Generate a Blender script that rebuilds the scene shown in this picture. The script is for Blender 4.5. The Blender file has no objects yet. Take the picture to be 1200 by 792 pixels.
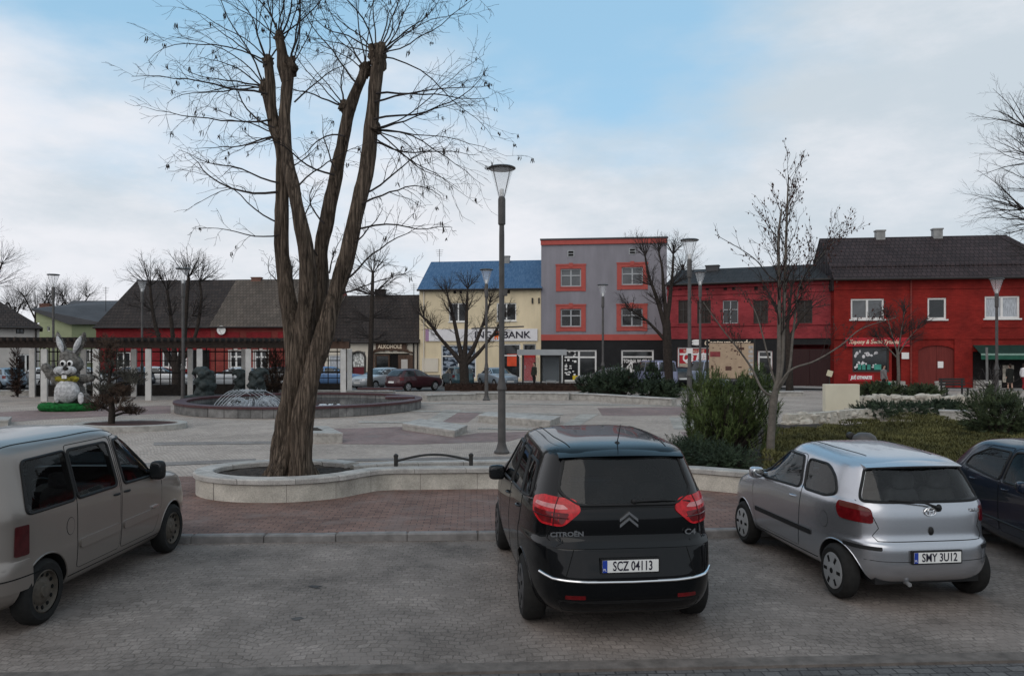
import bpy, bmesh, math, random
from math import sin, cos, pi, radians, sqrt, atan2
from mathutils import Vector, Matrix
from mathutils.bvhtree import BVHTree

S = bpy.context.scene
COL = S.collection
# ------------------------------------------------------------------ camera, sky, sun, exposure
F, H, YH = 918.0, 2.65, 410.0           # focal length in photo pixels, eye height, horizon row
cd = bpy.data.cameras.new("camera")
cam = bpy.data.objects.new("camera", cd)
COL.objects.link(cam)
cam.location = (0, 0, H)
cam.rotation_euler = (radians(90), 0, 0)
cd.sensor_width = 36.0
cd.lens = 36.0 * F / 1200.0
cd.shift_y = 14.0 / 1200.0
cd.clip_end = 3000
cd.clip_start = 0.05
S.camera = cam

SUN_EL, SUN_AZ = radians(38), radians(205)      # azimuth clockwise from +Y
w = bpy.data.worlds.new("World")
S.world = w
w.use_nodes = True
nt = w.node_tree
for n in list(nt.nodes):
    nt.nodes.remove(n)


def nd(tree, typ, **kw):
    n = tree.nodes.new(typ)
    for k, v in kw.items():
        setattr(n, k, v)
    return n


def lk(tree, a, b):
    tree.links.new(a, b)


def mth(tree, op, a, b=None, clamp=False):
    n = tree.nodes.new("ShaderNodeMath")
    n.operation = op
    n.use_clamp = clamp
    for i, v in enumerate((a, b)):
        if v is None:
            continue
        if isinstance(v, (int, float)):
            n.inputs[i].default_value = v
        else:
            tree.links.new(v, n.inputs[i])
    return n.outputs[0]


sky = nd(nt, "ShaderNodeTexSky", sky_type="NISHITA")
sky.sun_disc = False
sky.sun_elevation = SUN_EL
sky.sun_rotation = SUN_AZ
sky.air_density = 1.0
sky.dust_density = 0.6
sky.ozone_density = 1.3
tc = nd(nt, "ShaderNodeTexCoord")
sep = nd(nt, "ShaderNodeSeparateXYZ")
lk(nt, tc.outputs["Generated"], sep.inputs[0])
az = mth(nt, "ARCTAN2", sep.outputs[0], sep.outputs[1])
el = mth(nt, "ARCSINE", sep.outputs[2])
# domain for the clouds: flattened so that banks stretch sideways
mp = nd(nt, "ShaderNodeMapping")
mp.inputs["Scale"].default_value = (1.0, 1.0, 2.6)
lk(nt, tc.outputs["Generated"], mp.inputs[0])
n1 = nd(nt, "ShaderNodeTexNoise")
n1.inputs["Scale"].default_value = 3.1
n1.inputs["Detail"].default_value = 6
n1.inputs["Roughness"].default_value = 0.52
n1.inputs["Distortion"].default_value = 0.0
lk(nt, mp.outputs[0], n1.inputs["Vector"])
n2 = nd(nt, "ShaderNodeTexNoise")
n2.inputs["Scale"].default_value = 3.6
n2.inputs["Detail"].default_value = 8
n2.inputs["Roughness"].default_value = 0.6
lk(nt, mp.outputs[0], n2.inputs["Vector"])
bound = mth(nt, "ADD", mth(nt, "ADD", 0.245, mth(nt, "MULTIPLY", mth(nt, "SINE", az), 0.16)), mth(nt, "MULTIPLY", mth(nt, "MULTIPLY", az, az), 0.40))
pert = mth(nt, "MULTIPLY", mth(nt, "SUBTRACT", n1.outputs[0], 0.5), 0.62)
dd = mth(nt, "SUBTRACT", mth(nt, "ADD", bound, pert), el)
mr = nd(nt, "ShaderNodeMapRange", interpolation_type="SMOOTHSTEP")
mr.inputs["From Min"].default_value = -0.17
mr.inputs["From Max"].default_value = 0.10
lk(nt, dd, mr.inputs["Value"])
# cloud brightness wanders between blue-grey and white
cr = nd(nt, "ShaderNodeMix", data_type="RGBA")
cr.inputs[6].default_value = (6.4, 7.25, 8.0, 1)
cr.inputs[7].default_value = (9.3, 9.4, 9.9, 1)
mr2 = nd(nt, "ShaderNodeMapRange", interpolation_type="SMOOTHSTEP")
mr2.inputs["From Min"].default_value = 0.3
mr2.inputs["From Max"].default_value = 0.72
lk(nt, mth(nt, "ADD", n2.outputs[0], mth(nt, "MULTIPLY", mth(nt, "SINE", az), -0.28)), mr2.inputs["Value"])
lk(nt, mr2.outputs[0], cr.inputs[0])
# thin veil over the blue
veil = nd(nt, "ShaderNodeMix", data_type="RGBA")
veil.inputs[0].default_value = 0.6
veil.inputs[7].default_value = (5.0, 8.7, 11.6, 1)
lk(nt, sky.outputs[0], veil.inputs[6])
mixc = nd(nt, "ShaderNodeMix", data_type="RGBA")
lk(nt, mr.outputs[0], mixc.inputs[0])
lk(nt, veil.outputs[2], mixc.inputs[6])
lk(nt, cr.outputs[2], mixc.inputs[7])
bg = nd(nt, "ShaderNodeBackground")
bg.inputs["Strength"].default_value = 0.1
lk(nt, mixc.outputs[2], bg.inputs["Color"])
wo = nd(nt, "ShaderNodeOutputWorld")
lk(nt, bg.outputs[0], wo.inputs["Surface"])

sd = bpy.data.lights.new("sun", "SUN")
sd.energy = 0.8
sd.angle = radians(55)
sd.color = (1.0, 0.95, 0.88)
so = bpy.data.objects.new("sun", sd)
COL.objects.link(so)
so.location = (0, 0, 60)
sv = Vector((sin(SUN_AZ) * cos(SUN_EL), cos(SUN_AZ) * cos(SUN_EL), sin(SUN_EL)))
so.rotation_euler = sv.to_track_quat("Z", "Y").to_euler()

S.view_settings.view_transform = "Standard"
S.view_settings.look = "None"
S.view_settings.exposure = -0.1
S.view_settings.gamma = 1.0
S.cycles.max_bounces = 6
S.cycles.use_denoising = True

# ------------------------------------------------------------------ helpers
PZ = 0.10                                  # height of the square's paving above the road


def gp(px, py, z=PZ):
    """point of height z that the photograph shows at (px, py)"""
    y = F * (H - z) / (py - YH)
    return Vector(((px - 600) / F * y, y, z))


def pp(px, py, y):
    """point at distance y that the photograph shows at (px, py)"""
    return Vector(((px - 600) / F * y, y, H - (py - YH) * y / F))


def fbm(p, s=1.0):
    from mathutils import noise
    return noise.fractal(Vector(p) * s, 0.8, 2.0, 4)


def empty(name, loc=(0, 0, 0), rz=0.0, parent=None):
    o = bpy.data.objects.new(name, None)
    o.empty_display_size = 0.3
    COL.objects.link(o)
    o.location = loc
    o.rotation_euler = (0, 0, rz)
    if parent:
        o.parent = parent
    return o


def tag(o, label=None, cat=None, group=None, kind=None):
    if label:
        o["label"] = label
    if cat:
        o["category"] = cat
    if group:
        o["group"] = group
    if kind:
        o["kind"] = kind
    return o


def thing(name, label, cat, loc=(0, 0, 0), rz=0.0, group=None):
    return tag(empty(name, loc, rz), label, cat, group)


def copy_tree(o, parent=None):
    c = o.copy()
    COL.objects.link(c)
    if parent:
        c.parent = parent
    for ch in list(o.children):
        copy_tree(ch, c)
    return c


class MB:
    """collects shapes, builds ONE mesh object"""

    def __init__(self):
        self.v, self.f, self.m, self.s = [], [], [], []
        self.mi = 0
        self.smooth = False

    def add(self, vs, fs):
        b = len(self.v)
        self.v += [tuple(x) for x in vs]
        for q in fs:
            self.f.append([b + i for i in q])
            self.m.append(self.mi)
            self.s.append(self.smooth)
        return b

    def box(self, c, s, rz=0.0, rx=0.0, ry=0.0, taper=1.0):
        M_ = Matrix.Rotation(rz, 3, "Z") @ Matrix.Rotation(ry, 3, "Y") @ Matrix.Rotation(rx, 3, "X")
        c = Vector(c)
        vs = []
        for k in (-.5, .5):
            t = taper if k > 0 else 1.0
            for i, j in ((-.5, -.5), (.5, -.5), (.5, .5), (-.5, .5)):
                vs.append(c + M_ @ Vector((i * s[0] * t, j * s[1] * t, k * s[2])))
        self.add(vs, [(3, 2, 1, 0), (4, 5, 6, 7), (0, 1, 5, 4), (1, 2, 6, 5), (2, 3, 7, 6), (3, 0, 4, 7)])

    def bx(self, x0, x1, y0, y1, z0, z1):
        self.box(((x0 + x1) / 2, (y0 + y1) / 2, (z0 + z1) / 2), (abs(x1 - x0), abs(y1 - y0), abs(z1 - z0)))

    def bbox(self, c, s, b=0.02, rz=0.0):
        """box with chamfered upper edges"""
        c = Vector(c)
        R = Matrix.Rotation(rz, 3, "Z")
        hx, hy, hz = s[0] / 2, s[1] / 2, s[2] / 2
        rings = [(hx, hy, -hz), (hx, hy, hz - b), (hx - b, hy - b, hz)]
        vs = []
        for x, y, z in rings:
            vs += [c + R @ Vector(p) for p in ((-x, -y, z), (x, -y, z), (x, y, z), (-x, y, z))]
        fs = [(3, 2, 1, 0), (8, 9, 10, 11)]
        for r in (0, 4):
            for i in range(4):
                j = (i + 1) % 4
                fs.append((r + i, r + j, r + 4 + j, r + 4 + i))
        self.add(vs, fs)

    def quad(self, a, b, c, d):
        self.add([a, b, c, d], [(0, 1, 2, 3)])

    def prism(self, poly, z0, z1):
        """poly: list of (x, y) counter-clockwise"""
        n = len(poly)
        vs = [(x, y, z0) for x, y in poly] + [(x, y, z1) for x, y in poly]
        fs = [tuple(range(n - 1, -1, -1)), tuple(range(n, 2 * n))]
        fs += [(i, (i + 1) % n, n + (i + 1) % n, n + i) for i in range(n)]
        self.add(vs, fs)

    def tube(self, pts, rad, n=6, cap=True, wob=0.0, ws=3.0):
        pts = [Vector(p) for p in pts]
        if isinstance(rad, (int, float)):
            rad = [rad] * len(pts)
        up = Vector((0.031, 0.017, 1.0))
        ref = None
        vs = []
        for i, p in enumerate(pts):
            d = (pts[min(i + 1, len(pts) - 1)] - pts[max(i - 1, 0)])
            if d.length < 1e-9:
                d = Vector((0, 0, 1))
            d.normalize()
            if ref is None:
                ref = d.cross(up)
                if ref.length < 0.1:
                    ref = d.cross(Vector((1, 0.1, 0)))
            ref = ref - d * ref.dot(d)
            ref.normalize()
            b = d.cross(ref)
            for k in range(n):
                a = 2 * pi * k / n
                r = rad[i]
                q = p + (ref * cos(a) + b * sin(a)) * r
                if wob:
                    q = p + (ref * cos(a) + b * sin(a)) * r * (1 + wob * fbm((q.x, q.y, q.z * 0.35), ws))
                vs.append(q)
        fs = []
        for i in range(len(pts) - 1):
            for k in range(n):
                k2 = (k + 1) % n
                fs.append((i * n + k, i * n + k2, (i + 1) * n + k2, (i + 1) * n + k))
        if cap:
            fs.append(tuple(range(n - 1, -1, -1)))
            fs.append(tuple((len(pts) - 1) * n + k for k in range(n)))
        self.add(vs, fs)

    def lathe(self, prof, n=24, c=(0, 0, 0), axis="Z", cap=True):
        """prof: list of (r, t) along the axis"""
        c = Vector(c)
        vs = []
        for r, t in prof:
            for k in range(n):
                a = 2 * pi * k / n
                x, y = r * cos(a), r * sin(a)
                if axis == "Z":
                    vs.append(c + Vector((x, y, t)))
                elif axis == "Y":
                    vs.append(c + Vector((x, t, -y)))
                else:
                    vs.append(c + Vector((t, x, y)))
        fs = []
        for i in range(len(prof) - 1):
            for k in range(n):
                k2 = (k + 1) % n
                fs.append((i * n + k, i * n + k2, (i + 1) * n + k2, (i + 1) * n + k))
        if cap:
            fs.append(tuple(range(n - 1, -1, -1)))
            fs.append(tuple((len(prof) - 1) * n + k for k in range(n)))
        self.add(vs, fs)

    def ball(self, c, r, nu=10, nv=7, lump=0.0, ls=2.0):
        if isinstance(r, (int, float)):
            r = (r, r, r)
        c = Vector(c)
        vs = [c + Vector((0, 0, -r[2]))]
        for j in range(1, nv):
            t = -pi / 2 + pi * j / nv
            for i in range(nu):
                a = 2 * pi * i / nu
                d = Vector((cos(t) * cos(a), cos(t) * sin(a), sin(t)))
                k = 1 + lump * fbm(tuple(d * 0.7 + c), ls) if lump else 1
                vs.append(c + Vector((d.x * r[0], d.y * r[1], d.z * r[2])) * k)
        vs.append(c + Vector((0, 0, r[2])))
        fs = []
        for i in range(nu):
            i2 = (i + 1) % nu
            fs.append((0, 1 + i2, 1 + i))
            for j in range(nv - 2):
                a, b = 1 + j * nu, 1 + (j + 1) * nu
                fs.append((a + i, a + i2, b + i2, b + i))
            a = 1 + (nv - 2) * nu
            fs.append((a + i, a + i2, len(vs) - 1))
        self.add(vs, fs)

    def build(self, name, mats, parent=None, sharp=35, recalc=False):
        me = bpy.data.meshes.new(name)
        me.from_pydata(self.v, [], self.f)
        if not isinstance(mats, (list, tuple)):
            mats = [mats]
        for m in mats:
            me.materials.append(m)
        me.polygons.foreach_set("material_index", self.m)
        if recalc:
            bm = bmesh.new()
            bm.from_mesh(me)
            bmesh.ops.recalc_face_normals(bm, faces=bm.faces)
            bm.to_mesh(me)
            bm.free()
        me.polygons.foreach_set("use_smooth", self.s)
        if any(self.s):
            me.set_sharp_from_angle(angle=radians(sharp))
        me.update()
        o = bpy.data.objects.new(name, me)
        COL.objects.link(o)
        if parent:
            o.parent = parent
        return o


def remeshed(mb, name, mat, parent=None, voxel=0.04, smooth=4):
    """fuses the shapes of a builder into one continuous surface"""
    o = mb.build(name, mat, parent)
    m = o.modifiers.new("r", "REMESH")
    m.mode = "VOXEL"
    m.voxel_size = voxel
    if smooth:
        s_ = o.modifiers.new("s", "SMOOTH")
        s_.iterations = smooth
        s_.factor = 0.5
    dg = bpy.context.evaluated_depsgraph_get()
    me = bpy.data.meshes.new_from_object(o.evaluated_get(dg))
    o.modifiers.clear()
    o.data = me
    me.materials.clear()
    me.materials.append(mat)
    me.polygons.foreach_set("use_smooth", [True] * len(me.polygons))
    return o


def lettering(txt, size, loc, mat, parent, rot=(radians(90), 0, 0), ext=0.01, align="CENTER", sx=1.0, shear=0.0, name="lettering", bold=0.0):
    c = bpy.data.curves.new(name, "FONT")
    c.body = txt
    c.size = size
    c.extrude = ext
    c.align_x = align
    c.align_y = "CENTER"
    c.shear = shear
    c.offset = bold
    c.resolution_u = 3
    c.materials.append(mat)
    o = bpy.data.objects.new(name, c)
    COL.objects.link(o)
    dg = bpy.context.evaluated_depsgraph_get()
    me = bpy.data.meshes.new_from_object(o.evaluated_get(dg))
    bpy.data.objects.remove(o)
    o = bpy.data.objects.new(name, me)
    COL.objects.link(o)
    o.location = loc
    o.rotation_euler = rot
    o.scale = (sx, 1, 1)
    o.parent = parent
    return o


# ------------------------------------------------------------------ materials
def rgb(r, g, b):
    def l(c):
        c /= 255.0
        return c / 12.92 if c <= 0.04045 else ((c + 0.055) / 1.055) ** 2.4
    return (l(r), l(g), l(b))


def base_mat(name):
    m = bpy.data.materials.new(name)
    m.use_nodes = True
    t = m.node_tree
    b = t.nodes["Principled BSDF"]
    return m, t, b


def M(name, col, rough=0.8, metal=0.0, var=0.12, scale=3.0, bump=0.0, bscale=30.0, coat=0.0, spec=0.22,
      stretch=(1, 1, 1), col2=None, detail=6, sharp=False, bdist=0.02):
    m, t, b = base_mat(name)
    b.inputs["Roughness"].default_value = rough
    b.inputs["Metallic"].default_value = metal
    b.inputs["Specular IOR Level"].default_value = spec
    b.inputs["Coat Weight"].default_value = coat
    b.inputs["Coat Roughness"].default_value = 0.04
    if var == 0 and not bump:
        b.inputs["Base Color"].default_value = (*col, 1)
        return m
    tc_ = nd(t, "ShaderNodeTexCoord")
    mp_ = nd(t, "ShaderNodeMapping")
    mp_.inputs["Scale"].default_value = stretch
    lk(t, tc_.outputs["Object"], mp_.inputs[0])
    nz = nd(t, "ShaderNodeTexNoise")
    nz.inputs["Scale"].default_value = scale
    nz.inputs["Detail"].default_value = detail
    nz.inputs["Roughness"].default_value = 0.6
    lk(t, mp_.outputs[0], nz.inputs["Vector"])
    r = nd(t, "ShaderNodeMapRange")
    r.inputs["From Min"].default_value = 0.46 if sharp else 0.3
    r.inputs["From Max"].default_value = 0.56 if sharp else 0.7
    lk(t, nz.outputs[0], r.inputs["Value"])
    mx = nd(t, "ShaderNodeMix", data_type="RGBA")
    a_ = tuple(c * (1 - var) for c in col)
    b_ = col2 if col2 else tuple(c * (1 + var) for c in col)
    mx.inputs[6].default_value = (*a_, 1)
    mx.inputs[7].default_value = (*b_, 1)
    lk(t, r.outputs[0], mx.inputs[0])
    lk(t, mx.outputs[2], b.inputs["Base Color"])
    if bump:
        nb = nd(t, "ShaderNodeTexNoise")
        nb.inputs["Scale"].default_value = bscale
        nb.inputs["Detail"].default_value = 5
        lk(t, mp_.outputs[0], nb.inputs["Vector"])
        bp = nd(t, "ShaderNodeBump")
        bp.inputs["Strength"].default_value = bump
        bp.inputs["Distance"].default_value = bdist
        lk(t, nb.outputs[0], bp.inputs["Height"])
        lk(t, bp.outputs[0], b.inputs["Normal"])
    return m


def paving(name, c1, c2, mortar, bw, rh, gap, arc=0.0, arcw=1.4, rot=0.0, warp=0.0, rough=0.85, stain=0.25, stain_scale=0.7,
           bump=0.6, axes="XY", bdist=0.012, patch=None):
    """stones in rows (arc: rows bent into segments), each with a tone of its own, joints, and large faint stains"""
    m, t, b = base_mat(name)
    b.inputs["Roughness"].default_value = rough
    b.inputs["Specular IOR Level"].default_value = 0.22
    tc_ = nd(t, "ShaderNodeTexCoord")
    mp_ = nd(t, "ShaderNodeMapping")
    mp_.inputs["Rotation"].default_value = (0, 0, rot)
    lk(t, tc_.outputs["Object"], mp_.inputs[0])
    vec = mp_.outputs[0]
    sp = nd(t, "ShaderNodeSeparateXYZ")
    lk(t, vec, sp.inputs[0])
    if axes == "XZ":
        u, v = sp.outputs[0], sp.outputs[2]
    elif axes == "AZ":           # side of a round or bent wall: distance along X+Y
        u, v = mth(t, "ADD", sp.outputs[0], sp.outputs[1]), sp.outputs[2]
    else:
        u, v = sp.outputs[0], sp.outputs[1]
    if warp:
        nw = nd(t, "ShaderNodeTexNoise")
        nw.inputs["Scale"].default_value = 2.2
        nw.inputs["Detail"].default_value = 3
        lk(t, vec, nw.inputs["Vector"])
        sw = nd(t, "ShaderNodeSeparateColor")
        lk(t, nw.outputs["Color"], sw.inputs[0])
        u = mth(t, "ADD", u, mth(t, "MULTIPLY", mth(t, "SUBTRACT", sw.outputs[0], 0.5), warp))
        v = mth(t, "ADD", v, mth(t, "MULTIPLY", mth(t, "SUBTRACT", sw.outputs[1], 0.5), warp))
    if arc:
        k = mth(t, "SUBTRACT", mth(t, "FLOORED_MODULO", u, arcw), arcw / 2)
        v = mth(t, "ADD", v, mth(t, "MULTIPLY", mth(t, "MULTIPLY", k, k), arc))
    cb = nd(t, "ShaderNodeCombineXYZ")
    lk(t, u, cb.inputs[0])
    lk(t, v, cb.inputs[1])
    br = nd(t, "ShaderNodeTexBrick")
    br.offset = 0.5
    br.inputs["Scale"].default_value = 1.0
    br.inputs["Brick Width"].default_value = bw
    br.inputs["Row Height"].default_value = rh
    br.inputs["Mortar Size"].default_value = gap
    br.inputs["Mortar Smooth"].default_value = 0.35
    br.inputs["Bias"].default_value = 0.0
    br.inputs["Color1"].default_value = (*c1, 1)
    br.inputs["Color2"].default_value = (*c2, 1)
    br.inputs["Mortar"].default_value = (*mortar, 1)
    lk(t, cb.outputs[0], br.inputs["Vector"])
    ns = nd(t, "ShaderNodeTexNoise")
    ns.inputs["Scale"].default_value = stain_scale
    ns.inputs["Detail"].default_value = 8
    ns.inputs["Roughness"].default_value = 0.65
    lk(t, vec, ns.inputs["Vector"])
    rs = nd(t, "ShaderNodeMapRange")
    rs.inputs["From Min"].default_value = 0.3
    rs.inputs["From Max"].default_value = 0.7
    rs.inputs["To Min"].default_value = 1 - stain
    rs.inputs["To Max"].default_value = 1 + stain
    lk(t, ns.outputs[0], rs.inputs["Value"])
    ng = nd(t, "ShaderNodeTexNoise")
    ng.inputs["Scale"].default_value = 55
    ng.inputs["Detail"].default_value = 3
    lk(t, vec, ng.inputs["Vector"])
    rg = nd(t, "ShaderNodeMapRange")
    rg.inputs["From Min"].default_value = 0.3
    rg.inputs["From Max"].default_value = 0.7
    rg.inputs["To Min"].default_value = 0.8
    rg.inputs["To Max"].default_value = 1.2
    lk(t, ng.outputs[0], rg.inputs["Value"])
    fac = mth(t, "MULTIPLY", rs.outputs[0], rg.outputs[0])
    mul = nd(t, "ShaderNodeVectorMath", operation="SCALE")
    lk(t, br.outputs["Color"], mul.inputs[0])
    lk(t, fac, mul.inputs["Scale"])
    out = mul.outputs[0]
    if patch:                     # a second tint in broad patches (worn, dusty, repaired ground)
        np_ = nd(t, "ShaderNodeTexNoise")
        np_.inputs["Scale"].default_value = patch[1]
        np_.inputs["Detail"].default_value = 6
        mpp = nd(t, "ShaderNodeMapping")
        mpp.inputs["Location"].default_value = (13.7, 4.1, 0)
        lk(t, vec, mpp.inputs[0])
        lk(t, mpp.outputs[0], np_.inputs["Vector"])
        rp = nd(t, "ShaderNodeMapRange", interpolation_type="SMOOTHSTEP")
        rp.inputs["From Min"].default_value = 0.48
        rp.inputs["From Max"].default_value = 0.72
        rp.inputs["To Max"].default_value = patch[2]
        lk(t, np_.outputs[0], rp.inputs["Value"])
        mx = nd(t, "ShaderNodeMix", data_type="RGBA")
        lk(t, rp.outputs[0], mx.inputs[0])
        lk(t, out, mx.inputs[6])
        mx.inputs[7].default_value = (*patch[0], 1)
        out = mx.outputs[2]
    lk(t, out, b.inputs["Base Color"])
    hgt = mth(t, "ADD", mth(t, "MULTIPLY", br.outputs["Fac"], -1.0), mth(t, "MULTIPLY", ng.outputs[0], 0.35))
    bp = nd(t, "ShaderNodeBump")
    bp.inputs["Strength"].default_value = bump
    bp.inputs["Distance"].default_value = bdist
    lk(t, hgt, bp.inputs["Height"])
    lk(t, bp.outputs[0], b.inputs["Normal"])
    return m


def glassy(name, col=(0.02, 0.022, 0.024), rough=0.03, spec=0.6, var=0.5, scale=1.2):
    """dark opaque pane: reflects, the dim uneven inside is put into its colour"""
    m = M(name, col, rough=rough, var=var, scale=scale, spec=spec)
    return m


def bark(name, c1, c2, vs=1.0, strength=0.9):
    m, t, b = base_mat(name)
    b.inputs["Roughness"].default_value = 0.95
    b.inputs["Specular IOR Level"].default_value = 0.2
    tc_ = nd(t, "ShaderNodeTexCoord")
    mp_ = nd(t, "ShaderNodeMapping")
    mp_.inputs["Scale"].default_value = (1, 1, 0.075)
    mp_.inputs["Rotation"].default_value = (0, 0.02, 0)
    lk(t, tc_.outputs["Object"], mp_.inputs[0])
    vn = nd(t, "ShaderNodeTexVoronoi", feature="DISTANCE_TO_EDGE")
    vn.inputs["Scale"].default_value = 22 * vs
    nz = nd(t, "ShaderNodeTexNoise")
    nz.inputs["Scale"].default_value = 16 * vs
    nz.inputs["Detail"].default_value = 8
    nz.inputs["Roughness"].default_value = 0.7
    lk(t, mp_.outputs[0], nz.inputs["Vector"])
    wv = nd(t, "ShaderNodeVectorMath", operation="MULTIPLY_ADD")
    lk(t, nz.outputs["Color"], wv.inputs[0])
    wv.inputs[1].default_value = (0.16, 0.16, 0.12)
    lk(t, mp_.outputs[0], wv.inputs[2])
    lk(t, wv.outputs[0], vn.inputs["Vector"])
    hh = mth(t, "ADD", mth(t, "MULTIPLY", vn.outputs["Distance"], 1.5, True), mth(t, "MULTIPLY", nz.outputs[0], 1.25))
    r = nd(t, "ShaderNodeMapRange")
    r.inputs["From Min"].default_value = 0.5
    r.inputs["From Max"].default_value = 1.25
    lk(t, hh, r.inputs["Value"])
    mx = nd(t, "ShaderNodeMix", data_type="RGBA")
    mx.inputs[6].default_value = (*c1, 1)
    mx.inputs[7].default_value = (*c2, 1)
    lk(t, r.outputs[0], mx.inputs[0])
    lk(t, mx.outputs[2], b.inputs["Base Color"])
    bp = nd(t, "ShaderNodeBump")
    bp.inputs["Strength"].default_value = strength
    bp.inputs["Distance"].default_value = 0.06
    lk(t, hh, bp.inputs["Height"])
    lk(t, bp.outputs[0], b.inputs["Normal"])
    return m


MT = {}
# ground
MT["setts"] = paving("parking_setts", (0.170, 0.145, 0.129), (0.218, 0.187, 0.167), (0.126, 0.107, 0.095), 0.105, 0.088, 0.007, arc=0.2,
                     arcw=1.9, rot=radians(-3), warp=0.24, stain=0.42, stain_scale=0.8, patch=((0.200, 0.171, 0.153), 2.4, 0.8), bump=0.45)
MT["road"] = paving("road_setts", (0.075, 0.072, 0.072), (0.115, 0.11, 0.108), (0.04, 0.038, 0.038), 0.16, 0.11, 0.008, rot=radians(-3),
                    warp=0.08, stain=0.3, patch=((0.12, 0.115, 0.11), 1.0, 0.4))
MT["asphalt"] = M("asphalt", (0.10, 0.098, 0.097), 0.9, var=0.25, scale=0.8, bump=0.3, bscale=120)
MT["red_paving"] = paving("red_paving", (0.148, 0.092, 0.077), (0.210, 0.130, 0.106), (0.062, 0.05, 0.048), 0.20, 0.10, 0.007, rot=radians(-3),
                          warp=0.02, stain=0.3, stain_scale=0.9, patch=((0.185, 0.145, 0.132), 2.1, 0.65))
MT["plaza"] = paving("plaza_setts", (0.325, 0.270, 0.230), (0.43, 0.362, 0.310), (0.18, 0.166, 0.155), 0.10, 0.10, 0.008, arc=0.45, arcw=1.3,
                     rot=radians(-3), warp=0.06, stain=0.22, stain_scale=0.35, patch=((0.425, 0.360, 0.312), 0.9, 0.6))
MT["pale_paving"] = paving("pale_paving", (0.30, 0.28, 0.25), (0.42, 0.39, 0.35), (0.20, 0.188, 0.172), 0.14, 0.12, 0.012, warp=0.05, stain=0.3,
                           stain_scale=1.2)
MT["dull_red"] = paving("dull_red_paving", (0.19, 0.135, 0.125), (0.265, 0.19, 0.175), (0.13, 0.105, 0.10), 0.20, 0.10, 0.007, rot=radians(20),
                        stain=0.25, stain_scale=0.5, patch=((0.21, 0.185, 0.178), 1.3, 0.5))
MT["far_walk"] = paving("far_pavement", (0.26, 0.25, 0.24), (0.33, 0.315, 0.30), (0.18, 0.17, 0.165), 0.35, 0.35, 0.01, stain=0.2)
MT["kerb"] = M("kerb_granite", (0.20, 0.19, 0.185), 0.85, var=0.28, scale=6, bump=0.3, bscale=60)
MT["kerb_low"] = M("flush_kerb", (0.128, 0.111, 0.100), 0.85, var=0.35, scale=6, bump=0.3, bscale=60)
MT["coping"] = paving("coping_granite", (0.32, 0.305, 0.285), (0.42, 0.40, 0.375), (0.14, 0.13, 0.12), 1.0, 7.0, .008, axes="AZ", stain=.30, stain_scale=3.5, bump=.3)
MT["render_wall"] = paving("planter_blocks", (0.40, 0.375, 0.33), (0.47, 0.44, 0.385), (0.17, 0.155, 0.14), 1.1, 5.0, .006, axes="AZ", stain=.30, stain_scale=2.2, bump=.3)
MT["soil"] = M("soil", (0.045, 0.036, 0.030), 0.98, var=0.6, scale=9, bump=1.0, bscale=22, bdist=0.06)
MT["ledge"] = M("ledge_stone", (0.34, 0.325, 0.30), 0.85, var=0.3, scale=5, bump=0.3, bscale=40)
MT["granite"] = M("grey_granite", (0.155, 0.152, 0.15), 0.7, var=0.5, scale=14, bump=0.2, bscale=60)
MT["maroon_stone"] = M("maroon_granite", (0.075, 0.036, 0.038), 0.45, var=0.3, scale=10)
MT["rock"] = M("pale_rock", (0.40, 0.37, 0.32), 0.9, var=0.3, scale=6, bump=0.6, bscale=16)
MT["dark_stone"] = M("dark_carved_stone", (0.028, 0.036, 0.036), 0.6, var=0.5, scale=8, bump=0.6, bscale=14)
MT["beige_block"] = M("beige_block", (0.56, 0.52, 0.41), 0.8, var=0.06, scale=1.5, bump=0.1)
# metals / paints
MT["lamp_metal"] = M("lamp_metal", (0.085, 0.080, 0.078), 0.5, metal=0.2, var=0.2, scale=4)
MT["lamp_top"] = M("lamp_top_metal", (0.075, 0.07, 0.068), 0.4, metal=0.3, var=0.1)
MT["iron"] = M("dark_iron", (0.03, 0.029, 0.028), 0.55, var=0.3, scale=8)
MT["steel"] = M("brushed_steel", (0.35, 0.36, 0.37), 0.4, metal=0.6, var=0.1)
MT["white_paint"] = M("white_paint", (0.72, 0.71, 0.69), 0.6, var=0.07, scale=2)
MT["pillar"] = M("pillar_concrete", (0.56, 0.54, 0.515), 0.85, var=0.14, scale=2.5, bump=0.1)
MT["trellis"] = M("trellis_wood", (0.022, 0.018, 0.016), 0.8, var=0.4, scale=6)
MT["beam"] = M("dark_beam_wood", (0.040, 0.029, 0.024), 0.8, var=0.35, scale=4, stretch=(1, 8, 8))
MT["grey_frame"] = M("grey_frame", (0.36, 0.37, 0.38), 0.5, var=0.05)
MT["dark_frame"] = M("dark_frame", (0.05, 0.045, 0.042), 0.5, var=0.1)
MT["pane"] = glassy("window_pane", (0.018, 0.019, 0.020), 0.06)
MT["pane_grey"] = glassy("window_pane_grey", (0.10, 0.105, 0.11), 0.12, var=0.25)
MT["curtain"] = M("net_curtain_pane", (0.40, 0.42, 0.45), 0.25, var=0.35, scale=9, stretch=(3, 1, .4))
MT["shutter_pane"] = M("brown_blind_pane", (0.032, 0.024, 0.020), 0.25, var=0.4, scale=3)
MT["black"] = M("black_cladding", (0.012, 0.012, 0.013), 0.55, var=0.3, scale=1.2)
MT["opening_dark"] = M("dark_opening", (0.010, 0.009, 0.009), 0.9, var=0.3)  # near-black colour standing in for the shade inside vents and doorways
MT["brown_wood"] = M("brown_wood", (0.085, 0.05, 0.035), 0.7, var=0.3, scale=5, stretch=(1, 1, .2))
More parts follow.
